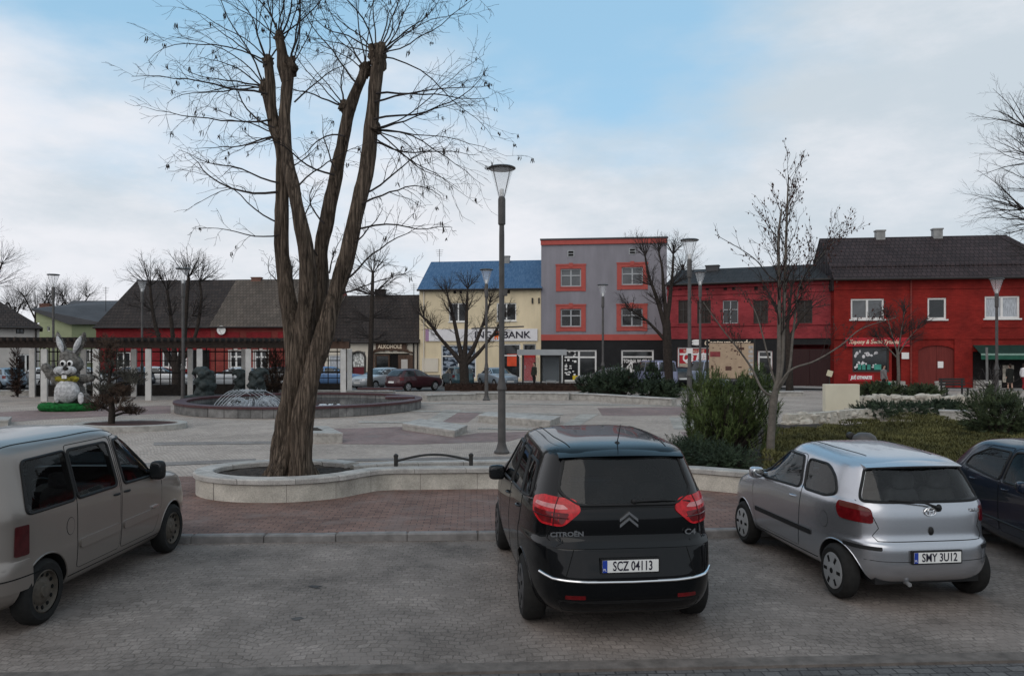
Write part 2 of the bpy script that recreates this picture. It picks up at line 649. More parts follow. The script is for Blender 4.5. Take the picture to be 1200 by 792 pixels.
# bark
MT["bark_big"] = bark("grey_brown_bark", (0.022, 0.016, 0.012), (0.28, 0.212, 0.160), .8, 1.0)
MT["bark_dark"] = M("dark_bark", (0.034, 0.027, 0.023), 0.95, var=0.4, scale=8, bump=0.5, bscale=20)
MT["twig"] = M("twig_bark", (0.036, 0.030, 0.028), 0.9, var=0.3, scale=2)
MT["bark_pale"] = M("pale_young_bark", (0.125, 0.110, 0.095), 0.85, var=0.3, scale=10, bump=0.3)
MT["pod"] = M("dry_seed_pod", (0.035, 0.028, 0.024), 0.9, var=0.3, scale=3)
MT["bud"] = M("red_brown_bud", (0.07, 0.035, 0.03), 0.9, var=0.3, scale=3)
# ------------------------------------------------------------------ ground, road, kerbs, paving
SL = 0.0507                                   # the parking strip runs a little askew to the view


def sheet(name, poly, z, mat, kind="structure"):
    mb = MB()
    mb.add([(p[0], p[1], z) for p in poly], [tuple(range(len(poly)))])
    o = mb.build(name, mat)
    if o.data.polygons[0].normal.z < 0:
        o.data.flip_normals()
    return tag(o, kind=kind)


def yl(y0, x):
    return y0 + SL * x


def slab(name, y0, y1, x0, x1, z0, z1, mat, slope=True):
    mb = MB()
    f = (lambda y, x: yl(y, x)) if slope else (lambda y, x: y)
    mb.prism([(x0, f(y0, x0)), (x1, f(y0, x1)), (x1, f(y1, x1)), (x0, f(y1, x0))], z0, z1)
    return tag(mb.build(name, mat), kind="structure")


MT["band"] = paving("band_paving", (0.19, 0.172, 0.16), (0.25, 0.226, 0.21), (0.15, 0.136, 0.127), .2, .1, .008, stain=.25)
YN, YK = 6.66, 10.95
sheet("ground", [(-700, -60), (700, -60), (700, 1500), (-700, 1500)], -0.03, MT["asphalt"])
sheet("road", [(-40, yl(YN - .2, -40)), (-40, -20), (40, -20), (40, yl(YN - .2, 40))], -0.012, MT["road"])
slab("flush_kerb", YN - .21, YN - .03, -40, 40, -0.3, 0.012, MT["kerb_low"])
sheet("parking_bays", [(-40, yl(YN - .03, -40)), (40, yl(YN - .03, 40)), (40, yl(YK, 40)), (-40, yl(YK, -40))], 0.0, MT["setts"])
# kerb of separate stones
mb = MB()
x = -24.0
rk = random.Random(3)
while x < 24:
    L_ = 0.98
    c = Vector((x + L_ / 2, yl(YK + .075, x + L_ / 2), 0.0))
    mb.bbox((c.x, c.y, -0.02 + rk.uniform(-.006, .006)), (L_ - .012, .15, 0.25), .018, rz=math.atan(SL))
    x += L_
tag(mb.build("kerb", MT["kerb"]), kind="structure")
slab("square_base", YK + .02, 47.0, -60, 60, -0.2, 0.092, MT["kerb_low"])
sheet("pavement", [(-40, yl(YK + .15, -40)), (40, yl(YK + .15, 40)), (40, yl(15.6, 40)), (-40, yl(16.6, -40))], 0.097, MT["red_paving"])
sheet("square_paving", [(-60, yl(16.6, -60)), (-40, yl(16.6, -40)), (40, yl(15.6, 40)), (60, yl(15.6, 60)), (60, 49.9), (-60, 46.9)], 0.0965, MT["plaza"])


def pxsheet(name, pts, mat, z=0.101):
    return sheet(name, [gp(a, b, z) for a, b in pts], z, mat)


pxsheet("paving_band", [(366, 503), (470, 500), (530, 512), (560, 507), (640, 505), (596, 517), (470, 521), (402, 520)], MT["dull_red"])
pxsheet("paving_band", [(-60, 486), (90, 478), (200, 475), (200, 484), (60, 491), (-60, 499)], MT["dull_red"])
pxsheet("paving_band", [(496, 495), (517, 495), (542, 480), (521, 480)], MT["pale_paving"], 0.105)
pxsheet("paving_band", [(656, 500), (676, 500), (702, 485), (680, 485)], MT["pale_paving"], 0.105)
pxsheet("paving_band", [(784, 489), (826, 488), (842, 503), (790, 503)], MT["pale_paving"], 0.105)
pxsheet("paving_band", [(797, 506), (850, 504), (860, 517), (812, 520)], MT["dull_red"])
pxsheet("paving_band", [(700, 478), (842, 476), (850, 486), (706, 487)], MT["dull_red"])
pxsheet("paving_band", [(520, 482), (566, 482), (548, 495), (518, 495)], MT["dull_red"])
pxsheet("paving_band", [(420, 493.2), (500, 493.6), (500, 495.6), (420, 495.2)], MT["pale_paving"], 0.109)
pxsheet("paving_band", [(470, 480.2), (660, 484.6), (660, 486), (470, 481.6)], MT["pale_paving"], 0.109)
pxsheet("paving_band", [(480, 471.4), (800, 474.5), (800, 475.6), (480, 472.4)], MT["pale_paving"], 0.109)
pxsheet("paving_band", [(560, 501.0), (700, 503.5), (700, 505), (560, 502.6)], MT["pale_paving"], 0.109)
pxsheet("oil_stain", [(360, 686.5), (367, 685.3), (378, 686), (372, 687.6), (377, 689.5), (368, 688.6)], M("oil_stain", (.045, .04, .038), .6, var=.5, scale=20), 0.004)
pxsheet("oil_stain", [(340, 724), (352, 722), (357, 724), (346, 727)], M("damp_stain", (.08, .073, .07), .7, var=.4, scale=20), 0.004)
pxsheet("paving_band", [(180, 518), (330, 516.5), (330, 519.5), (180, 521.5)], MT["band"], 0.105)
pxsheet("paving_band", [(150, 543), (300, 537), (300, 540.5), (150, 547.5)], MT["band"], 0.105)
pxsheet("paving_band", [(395, 537.5), (600, 534.5), (600, 537), (395, 540.5)], MT["band"], 0.105)
# street beyond the square and the pavement in front of the houses
slab("far_kerb", 47.0, 47.25, -60, 60, -0.2, 0.10, MT["kerb"])

# ------------------------------------------------------------------ planter by the cars


def wallstrip(name_parent, line, width, z0, z1, mat, name, over=0.0, closed=False, bev=0.02):
    """wall of even width along a line (list of (x, y)), centred on it"""
    mb = MB()
    n = len(line)
    L_, R_ = [], []
    for i in range(n):
        if closed:
            a, b = Vector(line[i - 1]), Vector(line[(i + 1) % n])
        else:
            a, b = Vector(line[max(i - 1, 0)]), Vector(line[min(i + 1, n - 1)])
        d = (b - a).normalized()
        nrm = Vector((-d.y, d.x))
        p = Vector(line[i])
        L_.append(p + nrm * (width / 2 + over))
        R_.append(p - nrm * (width / 2 + over))
    m = n if closed else n - 1
    prof = [("R", z0, 0), ("R", z1 - bev, 0), ("R", z1, bev), ("L", z1, bev), ("L", z1 - bev, 0), ("L", z0, 0)]
    vs = []
    for i in range(n):
        for sd_, z, inset in prof:
            a, b = (R_[i], L_[i]) if sd_ == "R" else (L_[i], R_[i])
            q = a + (b - a).normalized() * inset
            vs.append((q.x, q.y, z))
    k = len(prof)
    fs = []
    for i in range(m):
        j = (i + 1) % n
        for q in range(k):
            q2 = (q + 1) % k
            fs.append((i * k + q, j * k + q, j * k + q2, i * k + q2))
    if not closed:
        fs.append(tuple(range(k - 1, -1, -1)))
        fs.append(tuple((n - 1) * k + q for q in range(k)))
    mb.smooth = True
    mb.add(vs, fs)
    return mb.build(name, mat, name_parent, sharp=40, recalc=True)


RC, RX, RY = (-4.16, 14.32), 1.42, 1.10         # ring round the old tree (centre line of its wall)
ring = [(RC[0] + RX * cos(t), RC[1] + RY * sin(t)) for t in [radians(a) for a in range(0, 360, 6)]]
# ring opens into the long bed on its right
pl = thing("planter", "low cream planter wall with grey stone coping curving round the big old tree", "planter", (0, 0, 0))
WZ = 0.40
front = [(RC[0] + (RX + .0) * cos(radians(a)), RC[1] + RY * sin(radians(a))) for a in range(40, 346, 6)]
front = front + [(-2.52, 14.30), (-2.2, 14.42), (-1.0, 14.50), (0.6, 14.58), (2.3, 14.66), (2.9, 14.62), (3.5, 14.42), (4.2, 14.0), (5.0, 13.5), (6.2, 13.1),
                 (8.0, 12.95), (11.0, 13.0), (15, 13.2)]
wallstrip(pl, front, 0.26, 0.05, WZ, MT["render_wall"], "wall")
wallstrip(pl, front, 0.34, WZ + .002, WZ + .09, MT["coping"], "coping")
backl = [(RC[0] + RX * cos(radians(40)), RC[1] + RY * sin(radians(40))), (-2.3, 15.42), (-1.0, 15.6), (0.6, 15.75), (2.2, 15.95), (3.5, 16.2), (4.5, 16.9), (5.0, 18.2), (5.4, 20.5)]
wallstrip(pl, backl, 0.24, 0.05, WZ - .03, MT["render_wall"], "wall")
wallstrip(pl, backl, 0.30, WZ - .028, WZ + .05, MT["coping"], "coping")


def soil_patch(name, poly, z, mat, amp=.03, step=.16):
    bm = bmesh.new()
    vs = [bm.verts.new((p[0], p[1], z)) for p in poly]
    bm.faces.new(vs)
    xs, ys = [p[0] for p in poly], [p[1] for p in poly]
    u = min(xs) + step
    while u < max(xs):
        bmesh.ops.bisect_plane(bm, geom=bm.verts[:] + bm.edges[:] + bm.faces[:], plane_co=(u, 0, 0), plane_no=(1, 0, 0))
        u += step
    u = min(ys) + step
    while u < max(ys):
        bmesh.ops.bisect_plane(bm, geom=bm.verts[:] + bm.edges[:] + bm.faces[:], plane_co=(0, u, 0), plane_no=(0, 1, 0))
        u += step
    bmesh.ops.recalc_face_normals(bm, faces=bm.faces)
    for v in bm.verts:
        v.co.z += amp * fbm((v.co.x, v.co.y, 0), 2.5) + amp * .6 * fbm((v.co.x, v.co.y, 5), 7)
    me = bpy.data.meshes.new(name)
    bm.to_mesh(me)
    bm.free()
    if me.polygons[0].normal.z < 0:
        me.flip_normals()
    me.materials.append(mat)
    me.polygons.foreach_set("use_smooth", [True] * len(me.polygons))
    o = bpy.data.objects.new(name, me)
    COL.objects.link(o)
    return tag(o, kind="structure")


soil_patch("planter_soil", [(RC[0] + (RX - .05) * cos(radians(a)), RC[1] + (RY - .05) * sin(radians(a))) for a in range(0, 360, 12)], 0.40, MT["soil"], .04)
soil_patch("planter_soil", [(-2.9, 14.35), (-1.0, 14.50), (0.6, 14.58), (2.3, 14.66), (2.9, 14.62), (3.5, 14.42), (4.2, 14.0), (5.0, 13.5), (6.2, 13.1), (8, 12.95),
                            (15, 13.2), (15, 24.5), (6.2, 24.0), (5.4, 20.5), (5.0, 18.2), (4.5, 16.9), (3.5, 16.2), (2.2, 15.95), (.6, 15.75), (-1, 15.6), (-2.9, 15.3)], 0.36, MT["soil"], .05, .3)

# low arched rail in the bed
a_, b_ = gp(464, 553, .38), gp(552, 552, .38)
rail = thing("garden_rail", "low dark iron rail with an arched top bar in the bed behind the planter wall", "rail", (a_.x, a_.y, .36), atan2(b_.y - a_.y, b_.x - a_.x))
Lr = (b_ - a_).length
for x_ in (0, Lr):
    mb = MB()
    mb.smooth = True
    mb.lathe([(.038, -.05), (.038, .30), (.045, .305), (.045, .335), (.02, .36)], 10, (x_, 0, 0))
    mb.build("post", MT["iron"], rail)
mb = MB()
mb.smooth = True
mb.tube([(Lr * i / 16, 0, .22 + .12 * sin(pi * i / 16)) for i in range(17)], .022, 8)
mb.build("top_bar", MT["iron"], rail)


# ------------------------------------------------------------------ low stone ledges on the square
def ledge(label, top, z, mat=None, cop=.06):
    pts = [gp(a, b, z) for a, b in top]
    c = sum(pts, Vector()) / len(pts)
    poly = [(p.x - c.x, p.y - c.y) for p in pts]
    area = sum(poly[i][0] * poly[(i + 1) % len(poly)][1] - poly[(i + 1) % len(poly)][0] * poly[i][1] for i in range(len(poly)))
    if area < 0:
        poly.reverse()
    t = thing("stone_ledge", label, "ledge", (c.x, c.y, PZ))
    mb = MB()
    k = .985
    mb.prism([(x * k, y * k) for x, y in poly], -.02, z - PZ - cop)
    mb.build("base", mat or MT["ledge"], t)
    mb = MB()
    mb.prism(poly, z - PZ - cop + .002, z - PZ)
    mb.build("coping", MT["coping"], t)
    return t


ledge("pale low stone ledge with a pointed front corner left of the main lamp post", [(471, 496), (533, 504.5), (548, 498), (492, 490.5)], .30)
ledge("pale low stone ledge directly behind the main lamp post, long and straight", [(560, 486.5), (645, 492.5), (657, 487.5), (572, 482)], .33)
ledge("small square stone surround just right of the old tree trunk", [(330, 507.5), (402, 507.5), (384, 499), (330, 499)], .36)
ledge("low stone ledge at the left edge of the square behind the van", [(-80, 494), (10, 492), (14, 488), (-80, 488)], .30)
q = [gp(a, b, .362) for a, b in [(352, 504.5), (379, 504.5), (372, 501), (352, 501)]]
sheet("planter_soil", q, .366, MT["soil"])


def lowwall(label, line, z, wd=.4, mat=None):
    pts = [gp(a, b, z) for a, b in line]
    t = thing("low_wall", label, "wall", (pts[0].x, pts[0].y, 0))
    pl_ = [(p.x - pts[0].x, p.y - pts[0].y) for p in pts]
    wallstrip(t, pl_, wd, 0.02, z - .06, mat or MT["ledge"], "wall")
    wallstrip(t, pl_, wd + .08, z - .058, z, MT["coping"], "coping")
    return t


lowwall("long pale low wall in front of the brown hedge, left half", [(497, 462.5), (520, 461.3), (556, 460.6)], .42)
lowwall("long pale low wall in front of the brown hedge, right half", [(557, 459.6), (600, 459.4), (667, 460.2)], .46)
lowwall("low pale wall curving towards the camera below the dark junipers", [(669, 460.2), (705, 461.5), (745, 464), (790, 466.5)], .44)
lowwall("low pale kerb wall behind the information board", [(795, 459.5), (850, 458.2), (940, 458.2)], .36)
lowwall("low grey wall behind the pergola pillars", [(-60, 457.5), (120, 456.3), (300, 456.3), (462, 457.6)], .40, mat=MT["ledge"])
# ------------------------------------------------------------------ house fronts
def brick_paint(name, c1, c2, rough=.75):
    return paving(name, c1, c2, tuple(c * .78 for c in c1), .26, .08, .006, axes="XZ", stain=.42, stain_scale=.45, bump=.35, rough=rough)


def tiles(name, c1, c2, bw=.3, rh=.36, stain=.25, bump=1.0):
    return paving(name, c1, c2, tuple(c * .45 for c in c1), bw, rh, .02, axes="XY", stain=stain, stain_scale=.35, bump=bump, bdist=.05, rough=.75)


MT["red_right"] = brick_paint("bright_red_painted_brick", (0.185, 0.011, 0.008), (0.235, 0.017, 0.012))
MT["red_mid"] = brick_paint("pinkish_red_painted_brick", (0.235, 0.030, 0.036), (0.295, 0.042, 0.048))
MT["red_left"] = brick_paint("crimson_painted_brick", (0.19, 0.012, 0.016), (0.24, 0.019, 0.023))
MT["red_left2"] = brick_paint("dull_red_painted_brick", (0.19, 0.035, 0.030), (0.24, 0.050, 0.040))
MT["red_trim"] = M("red_trim_paint", (0.40, 0.085, 0.070), .7, var=.08, scale=2)
MT["red_sign"] = M("red_signboard", (0.42, 0.025, 0.035), .5, var=.08, scale=3)
MT["grey_wall"] = M("grey_plaster", (0.237, 0.226, 0.250), .85, var=.15, scale=.7, stretch=(1.6, 1, .35))
MT["cream_wall"] = M("cream_plaster", (0.68, 0.57, 0.39), .85, var=.13, scale=.6, stretch=(1.6, 1, .5))
MT["cream_wall2"] = M("pale_cream_plaster", (0.62, 0.56, 0.47), .85, var=.1, scale=.8)
MT["white_wall"] = M("off_white_plaster", (0.48, 0.45, 0.42), .85, var=.1, scale=.8)
MT["green_wall"] = M("pale_green_plaster", (0.33, 0.36, 0.22), .85, var=.08, scale=.8)
MT["green_wall2"] = M("olive_green_plaster", (0.20, 0.235, 0.14), .85, var=.08, scale=.8)
MT["roof_dark"] = tiles("dark_brown_roof_tiles", (0.030, 0.022, 0.019), (0.046, 0.034, 0.029))
MT["roof_black"] = tiles("black_roof_sheet", (0.022, 0.021, 0.022), (0.03, 0.028, 0.029), .6, 1.2)
MT["roof_brown"] = tiles("grey_brown_roof_tiles", (0.088, 0.070, 0.056), (0.125, 0.099, 0.080))
MT["roof_grey"] = M("grey_roof_felt", (0.07, 0.07, 0.075), .8, var=.2, scale=.5)
MT["roof_blue"] = M("blue_painted_roof_sheet", (0.022, 0.085, 0.20), .55, var=.25, scale=2.2, col2=(0.085, 0.15, 0.25), stretch=(4.5, .9, 1), detail=12)
MT["roof_maroon"] = tiles("dark_plum_roof_tiles", (0.032, 0.023, 0.024), (0.048, 0.034, 0.035), .3, .34)
MT["gutter"] = M("dark_gutter", (0.03, 0.024, 0.022), .5, var=.1)
MT["chimney"] = paving("chimney_brick", (0.17, 0.075, 0.055), (0.24, 0.11, 0.08), (0.12, 0.10, 0.09), .25, .08, .01, axes="XZ", stain=.3)
MT["chimney_grey"] = M("grey_chimney_render", (0.27, 0.27, 0.265), .85, var=.2, scale=3)
MT["cream_text"] = M("cream_lettering", (0.80, 0.66, 0.50), .6, var=0)
MT["white_text"] = M("white_lettering", (0.78, 0.77, 0.75), .6, var=0)
MT["navy_text"] = M("dark_lettering", (0.018, 0.016, 0.03), .5, var=0)
MT["orange"] = M("orange_emblem", (0.85, 0.16, 0.03), .5, var=0)
MT["sign_white"] = M("white_signboard", (0.70, 0.68, 0.69), .5, var=.04)
MT["poster_blue"] = M("dark_blue_poster", (0.035, 0.06, 0.10), .35, var=.7, scale=2.2, col2=(0.28, 0.33, 0.40), stretch=(1, 1, 2), sharp=True)
MT["poster_red"] = M("orange_red_poster", (0.62, 0.075, 0.028), .45, var=.15, scale=2)
MT["door_red"] = M("red_door_paint", (0.36, 0.022, 0.020), .45, var=.1)
MT["door_maroon"] = M("maroon_door_paint", (0.11, 0.016, 0.024), .5, var=.15, scale=2)
MT["gate_maroon"] = M("dark_maroon_gate_boards", (0.035, 0.014, 0.014), .6, var=.25, scale=3, stretch=(6, 1, .3))
MT["gate_red"] = M("dark_red_gate_boards", (0.15, 0.026, 0.022), .7, var=.2, scale=2, stretch=(5, 1, .4))


class Facade:
    def __init__(s, pl_, yl_, pr, yr):
        s.a = Vector(((pl_ - 600) / F * yl_, yl_))
        s.b = Vector(((pr - 600) / F * yr, yr))
        s.L = (s.b - s.a).length
        s.d = (s.b - s.a) / s.L
        s.rz = atan2(s.d.y, s.d.x)

    def uz(s, px, py, back=0.0):
        """u along the front, height, for a point set `back` metres behind the front"""
        k = (px - 600) / F
        n = Vector((-s.d.y, s.d.x))
        o = s.a + n * back
        # o + u d = t (k, 1)
        den = s.d.x - k * s.d.y
        u = (k * o.y - o.x) / den
        y = o.y + u * s.d.y
        return u, H - (py - YH) * y / F

    def rect(s, l, t, r, b, back=0.0):
        m = (l + r) / 2
        u0, _ = s.uz(l, t, back)
        u1, _ = s.uz(r, t, back)
        _, z1 = s.uz(m, t, back)
        _, z0 = s.uz(m, b, back)
        return u0, z0, u1, z1

    def world(s, u, z, out=0.0):
        n = Vector((s.d.y, -s.d.x))
        p = s.a + s.d * u + n * out
        return Vector((p.x, p.y, z))


def front_wall(mb, u0, u1, z0, z1, holes, depth=.22):
    """front face at y=0 with real openings and their reveals"""
    us = sorted({u0, u1, *[h[0] for h in holes], *[h[2] for h in holes]})
    zs = sorted({z0, z1, *[h[1] for h in holes], *[h[3] for h in holes]})
    us = [a for a in us if u0 - 1e-6 <= a <= u1 + 1e-6]
    zs = [a for a in zs if z0 - 1e-6 <= a <= z1 + 1e-6]
    for i in range(len(us) - 1):
        for j in range(len(zs) - 1):
            cu, cz = (us[i] + us[i + 1]) / 2, (zs[j] + zs[j + 1]) / 2
            if any(h[0] < cu < h[2] and h[1] < cz < h[3] for h in holes):
                continue
            mb.quad((us[i], 0, zs[j]), (us[i + 1], 0, zs[j]), (us[i + 1], 0, zs[j + 1]), (us[i], 0, zs[j + 1]))
    for a, b, c, d in holes:
        D_ = depth
        mb.quad((a, 0, b), (a, 0, d), (a, D_, d), (a, D_, b))
        mb.quad((c, 0, d), (c, 0, b), (c, D_, b), (c, D_, d))
        mb.quad((a, 0, d), (c, 0, d), (c, D_, d), (a, D_, d))
        mb.quad((c, 0, b), (a, 0, b), (a, D_, b), (c, D_, b))


def shell(root, fac, z1, depth, holes, mat, z0=-.1, u0=0.0, u1=None, gable=None):
    """walls of a house: front with openings, the other three sides, top lid"""
    u1 = fac.L if u1 is None else u1
    mb = MB()
    front_wall(mb, u0, u1, z0, z1, holes)
    D_ = depth
    if gable:
        rz_, ry = gable
        for x_, o_ in ((u0, 1), (u1, -1)):
            vs = [(x_, 0, z0), (x_, D_, z0), (x_, D_, z1), (x_, ry, rz_), (x_, 0, z1)]
            mb.add(vs, [tuple(range(5))[::-o_] if o_ == 1 else tuple(range(5))])
    else:
        mb.quad((u0, D_, z0), (u0, 0, z0), (u0, 0, z1), (u0, D_, z1))
        mb.quad((u1, 0, z0), (u1, D_, z0), (u1, D_, z1), (u1, 0, z1))
        mb.quad((u0, 0, z1), (u1, 0, z1), (u1, D_, z1), (u0, D_, z1))
    mb.quad((u1, D_, z0), (u0, D_, z0), (u0, D_, z1), (u1, D_, z1))
    # added upright sheet behind the openings, there only to keep light out
    mb.quad((u0 + .05, 1.6, z0), (u1 - .05, 1.6, z0), (u1 - .05, 1.6, z1 - .02), (u0 + .05, 1.6, z1 - .02))
    return mb.build("wall", mat, root)


def roof_gable(root, u0, u1, ze, zr, depth, mat, over=.35, side=.25, th=.14, ry=None, hip_l=0.0, hip_r=0.0, name="roof"):
    ry = depth / 2 if ry is None else ry
    k = (zr - ze) / ry
    zf = ze - k * over
    kb = (zr - ze) / (depth - ry)
    zb = ze - kb * over
    mb = MB()
    for dz, flip in ((0, False), (-th, True)):
        A = [(u0 - side, -over, zf + dz), (u1 + side, -over, zf + dz), (u1 + side - hip_r, ry, zr + dz), (u0 - side + hip_l, ry, zr + dz)]
        B = [(u1 + side, depth + over, zb + dz), (u0 - side, depth + over, zb + dz), (u0 - side + hip_l, ry, zr + dz), (u1 + side - hip_r, ry, zr + dz)]
        for q in (A, B):
            mb.add(q if not flip else q[::-1], [(0, 1, 2, 3)])
        if hip_l:
            q = [(u0 - side, depth + over, zb + dz), (u0 - side, -over, zf + dz), (u0 - side + hip_l, ry, zr + dz)]
            mb.add(q if not flip else q[::-1], [(0, 1, 2)])
        if hip_r:
            q = [(u1 + side, -over, zf + dz), (u1 + side, depth + over, zb + dz), (u1 + side - hip_r, ry, zr + dz)]
            mb.add(q if not flip else q[::-1], [(0, 1, 2)])
    # eaves edge and verges
    mb.quad((u0 - side, -over, zf - th), (u1 + side, -over, zf - th), (u1 + side, -over, zf), (u0 - side, -over, zf))
    for x_, hp, sg in ((u0 - side, hip_l, 1), (u1 + side, hip_r, -1)):
        if not hp:
            for (y0, za), (y1, zb_) in (((-over, zf), (ry, zr)), ((ry, zr), (depth + over, zb))):
                q = [(x_, y0, za - th), (x_, y0, za), (x_, y1, zb_), (x_, y1, zb_ - th)]
                mb.add(q if sg == 1 else q[::-1], [(0, 1, 2, 3)])
    r = mb.build(name, mat, root)
    g = MB()
    g.smooth = True
    g.tube([(u0 - side, -over - .06, zf - .06), (u1 + side, -over - .06, zf - .06)], .075, 8)
    g.build("gutter", MT["gutter"], r)
    return r


def window(root, r, fm, gm, nu=2, nz=1, fw=.07, back=.12, transom=None, sill=None, surround=None, sw=.22, name="window"):
    u0, z0, u1, z1 = r
    mb = MB()
    y0, y1 = back - .05, back + .04
    mb.bx(u0, u0 + fw, y0, y1, z0, z1)
    mb.bx(u1 - fw, u1, y0, y1, z0, z1)
    mb.bx(u0 + fw, u1 - fw, y0, y1, z0, z0 + fw)
    mb.bx(u0 + fw, u1 - fw, y0, y1, z1 - fw, z1)
    zt = z1 - fw
    if transom:
        zt = z0 + (z1 - z0) * transom
        mb.bx(u0 + fw, u1 - fw, y0 + .004, y1 - .004, zt - fw / 2, zt + fw / 2)
    for i in range(1, nu):
        u = u0 + (u1 - u0) * i / nu
        mb.bx(u - fw * .6, u + fw * .6, y0 + .002, y1 - .002, z0 + fw, z1 - fw)
    for i in range(1, nz):
        z = z0 + (z1 - z0) * i / nz
        mb.bx(u0 + fw, u1 - fw, y0 + .006, y1 - .006, z - fw / 2, z + fw / 2)
    w_ = mb.build(name, fm, root)
    g = MB()
    g.quad((u0 + .02, back + .02, z0 + .02), (u1 - .02, back + .02, z0 + .02), (u1 - .02, back + .02, z1 - .02), (u0 + .02, back + .02, z1 - .02))
    g.build("pane", gm, w_)
    if sill:
        s_ = MB()
        s_.bx(u0 - .06, u1 + .06, -.09, .1, z0 - .07, z0 - .003)
        s_.build("sill", sill, w_)
    if surround:
        s_ = MB()
        y = -.06
        s_.bx(u0 - sw, u0 - .004, y, .02, z0 - sw, z1 + sw)
        s_.bx(u1 + .004, u1 + sw, y, .02, z0 - sw, z1 + sw)
        s_.bx(u0 - .004, u1 + .004, y + .003, .02, z1 + .004, z1 + sw * .95)
        s_.bx(u0 - .004, u1 + .004, y + .003, .02, z0 - sw * .95, z0 - .004)
        s_.bx((u0 + u1) / 2 - .16, (u0 + u1) / 2 + .16, y - .04, .0, z1 + sw * .35, z1 + sw + .09)
        s_.bx(u0 - sw - .04, u1 + sw + .04, y - .03, y + .01, z1 + sw * .72, z1 + sw * 1.02)
        s_.build("surround", surround, w_)
    return w_


def boxpart(root, name, mat, *boxes):
    mb = MB()
    for b in boxes:
        mb.bx(*b)
    return mb.build(name, mat, root)


def chimney(roof, u, y, zt, zb, w_=.6, d=.5, mat=None):
    mb = MB()
    mb.bx(u - w_ / 2, u + w_ / 2, y - d / 2, y + d / 2, zb, zt - .1)
    mb.bx(u - w_ / 2 - .05, u + w_ / 2 + .05, y - d / 2 - .05, y + d / 2 + .05, zt - .098, zt)
    mb.mi = 0
    return mb.build("chimney", mat or MT["chimney"], roof)


def signboard(label, fac, r, mat, out=.14, th=.1, cat="sign", name="shop_sign"):
    u0, z0, u1, z1 = r
    c = fac.world((u0 + u1) / 2, (z0 + z1) / 2, out)
    t = thing(name, label, cat, c, fac.rz)
    w_, h_ = u1 - u0, z1 - z0
    mb = MB()
    mb.bx(-w_ / 2, w_ / 2, 0, th, -h_ / 2, h_ / 2)
    mb.build("board", mat, t)
    return t, w_, h_


# ---- cream bank house with the blue roof
fb = Facade(491.5, 66.5, 634, 65.0)
bk = thing("bank_house", "cream two storey house with a blue sheet roof and a bank on its ground floor", "house", fb.world(0, 0), fb.rz)
ze = fb.uz(560, 336)[1]
w1 = fb.rect(526, 355, 548, 377)
w2 = fb.rect(582, 355, 605, 376)
s1 = fb.rect(517, 404, 558, 443)
s2 = fb.rect(586, 403, 610, 443)
d1 = fb.rect(613, 403, 628, 447)
shell(bk, fb, ze, 9, [w1, w2, s1, s2, d1], MT["cream_wall"], gable=(fb.uz(560, 307, 4.5)[1], 4.5))
roof = roof_gable(bk, 0, fb.L, ze, fb.uz(560, 306, 4.5)[1], 9, MT["roof_blue"], side=.12)
c_ = fb.uz(594, 300, 4.2)
chimney(roof, c_[0], 4.2, c_[1], c_[1] - 1.6, .5, .4, MT["chimney_grey"])
for r in (w1, w2):
    window(bk, r, MT["white_paint"], MT["pane"], 2, sill=MT["white_paint"], fw=.09)
window(bk, s1, MT["white_paint"], MT["poster_blue"], 2, transom=.66, fw=.1)
window(bk, s2, MT["white_paint"], MT["pane"], 1, transom=.66, fw=.1)
window(bk, (d1[0], d1[1] + 2.55, d1[2], d1[3]), MT["grey_frame"], MT["pane"], 1, fw=.09)
dr = boxpart(bk, "door", MT["door_red"], (d1[0] + .06, d1[2] - .06, .10, .16, .1, d1[1] + 2.5))
boxpart(dr, "handle", MT["steel"], (d1[0] + .14, d1[0] + .19, .03, .1, 1.1, 1.35))
boxpart(bk, "plinth", MT["granite"], (0.02, s1[0] - .1, -.05, .02, -.1, .55), (s1[2] + .1, s2[0] - .1, -.05, .02, -.1, .55))
pr_ = fb.rect(594, 415, 607, 429)
boxpart(bk, "poster", MT["poster_red"], (pr_[0], pr_[2], .10, .125, pr_[1], pr_[3]))
for px in (533, 540, 590, 596):
    u_, z_ = fb.uz(px, 342)
    boxpart(bk, "vent", MT["opening_dark"], (u_ - .12, u_ + .12, -.02, .05, z_ - .14, z_ + .14))
u_, z_ = fb.uz(505, 428)
boxpart(bk, "meter_box", MT["cream_wall2"], (u_ - .75, u_ + .65, -.12, 0, z_ - .55, z_ + .6))
mb = MB()
mb.smooth = True
u_, _ = fb.uz(497, 400)
mb.tube([(u_, -.1, ze - .3), (u_, -.1, .1)], .055, 8)
mb.build("downpipe", MT["cream_wall2"], bk)
u_, z_ = fb.uz(628, 352)
boxpart(bk, "wall_bracket", MT["iron"], (u_ - .35, u_ - .22, -.12, 0, z_ - .25, z_ + .2), (u_ + .2, u_ + .32, -.12, 0, z_ - .25, z_ + .2))

t, w_, h_ = signboard("long white bank sign reading ING BANK above the cream house's shop windows", fb, fb.rect(499, 385.5, 630, 399.5), MT["sign_white"])
u0 = fb.uz(499, 392)[0]


def sx(px, fac=fb, ref=None):
    return fac.uz(px, 392)[0] - u0 - w_ / 2


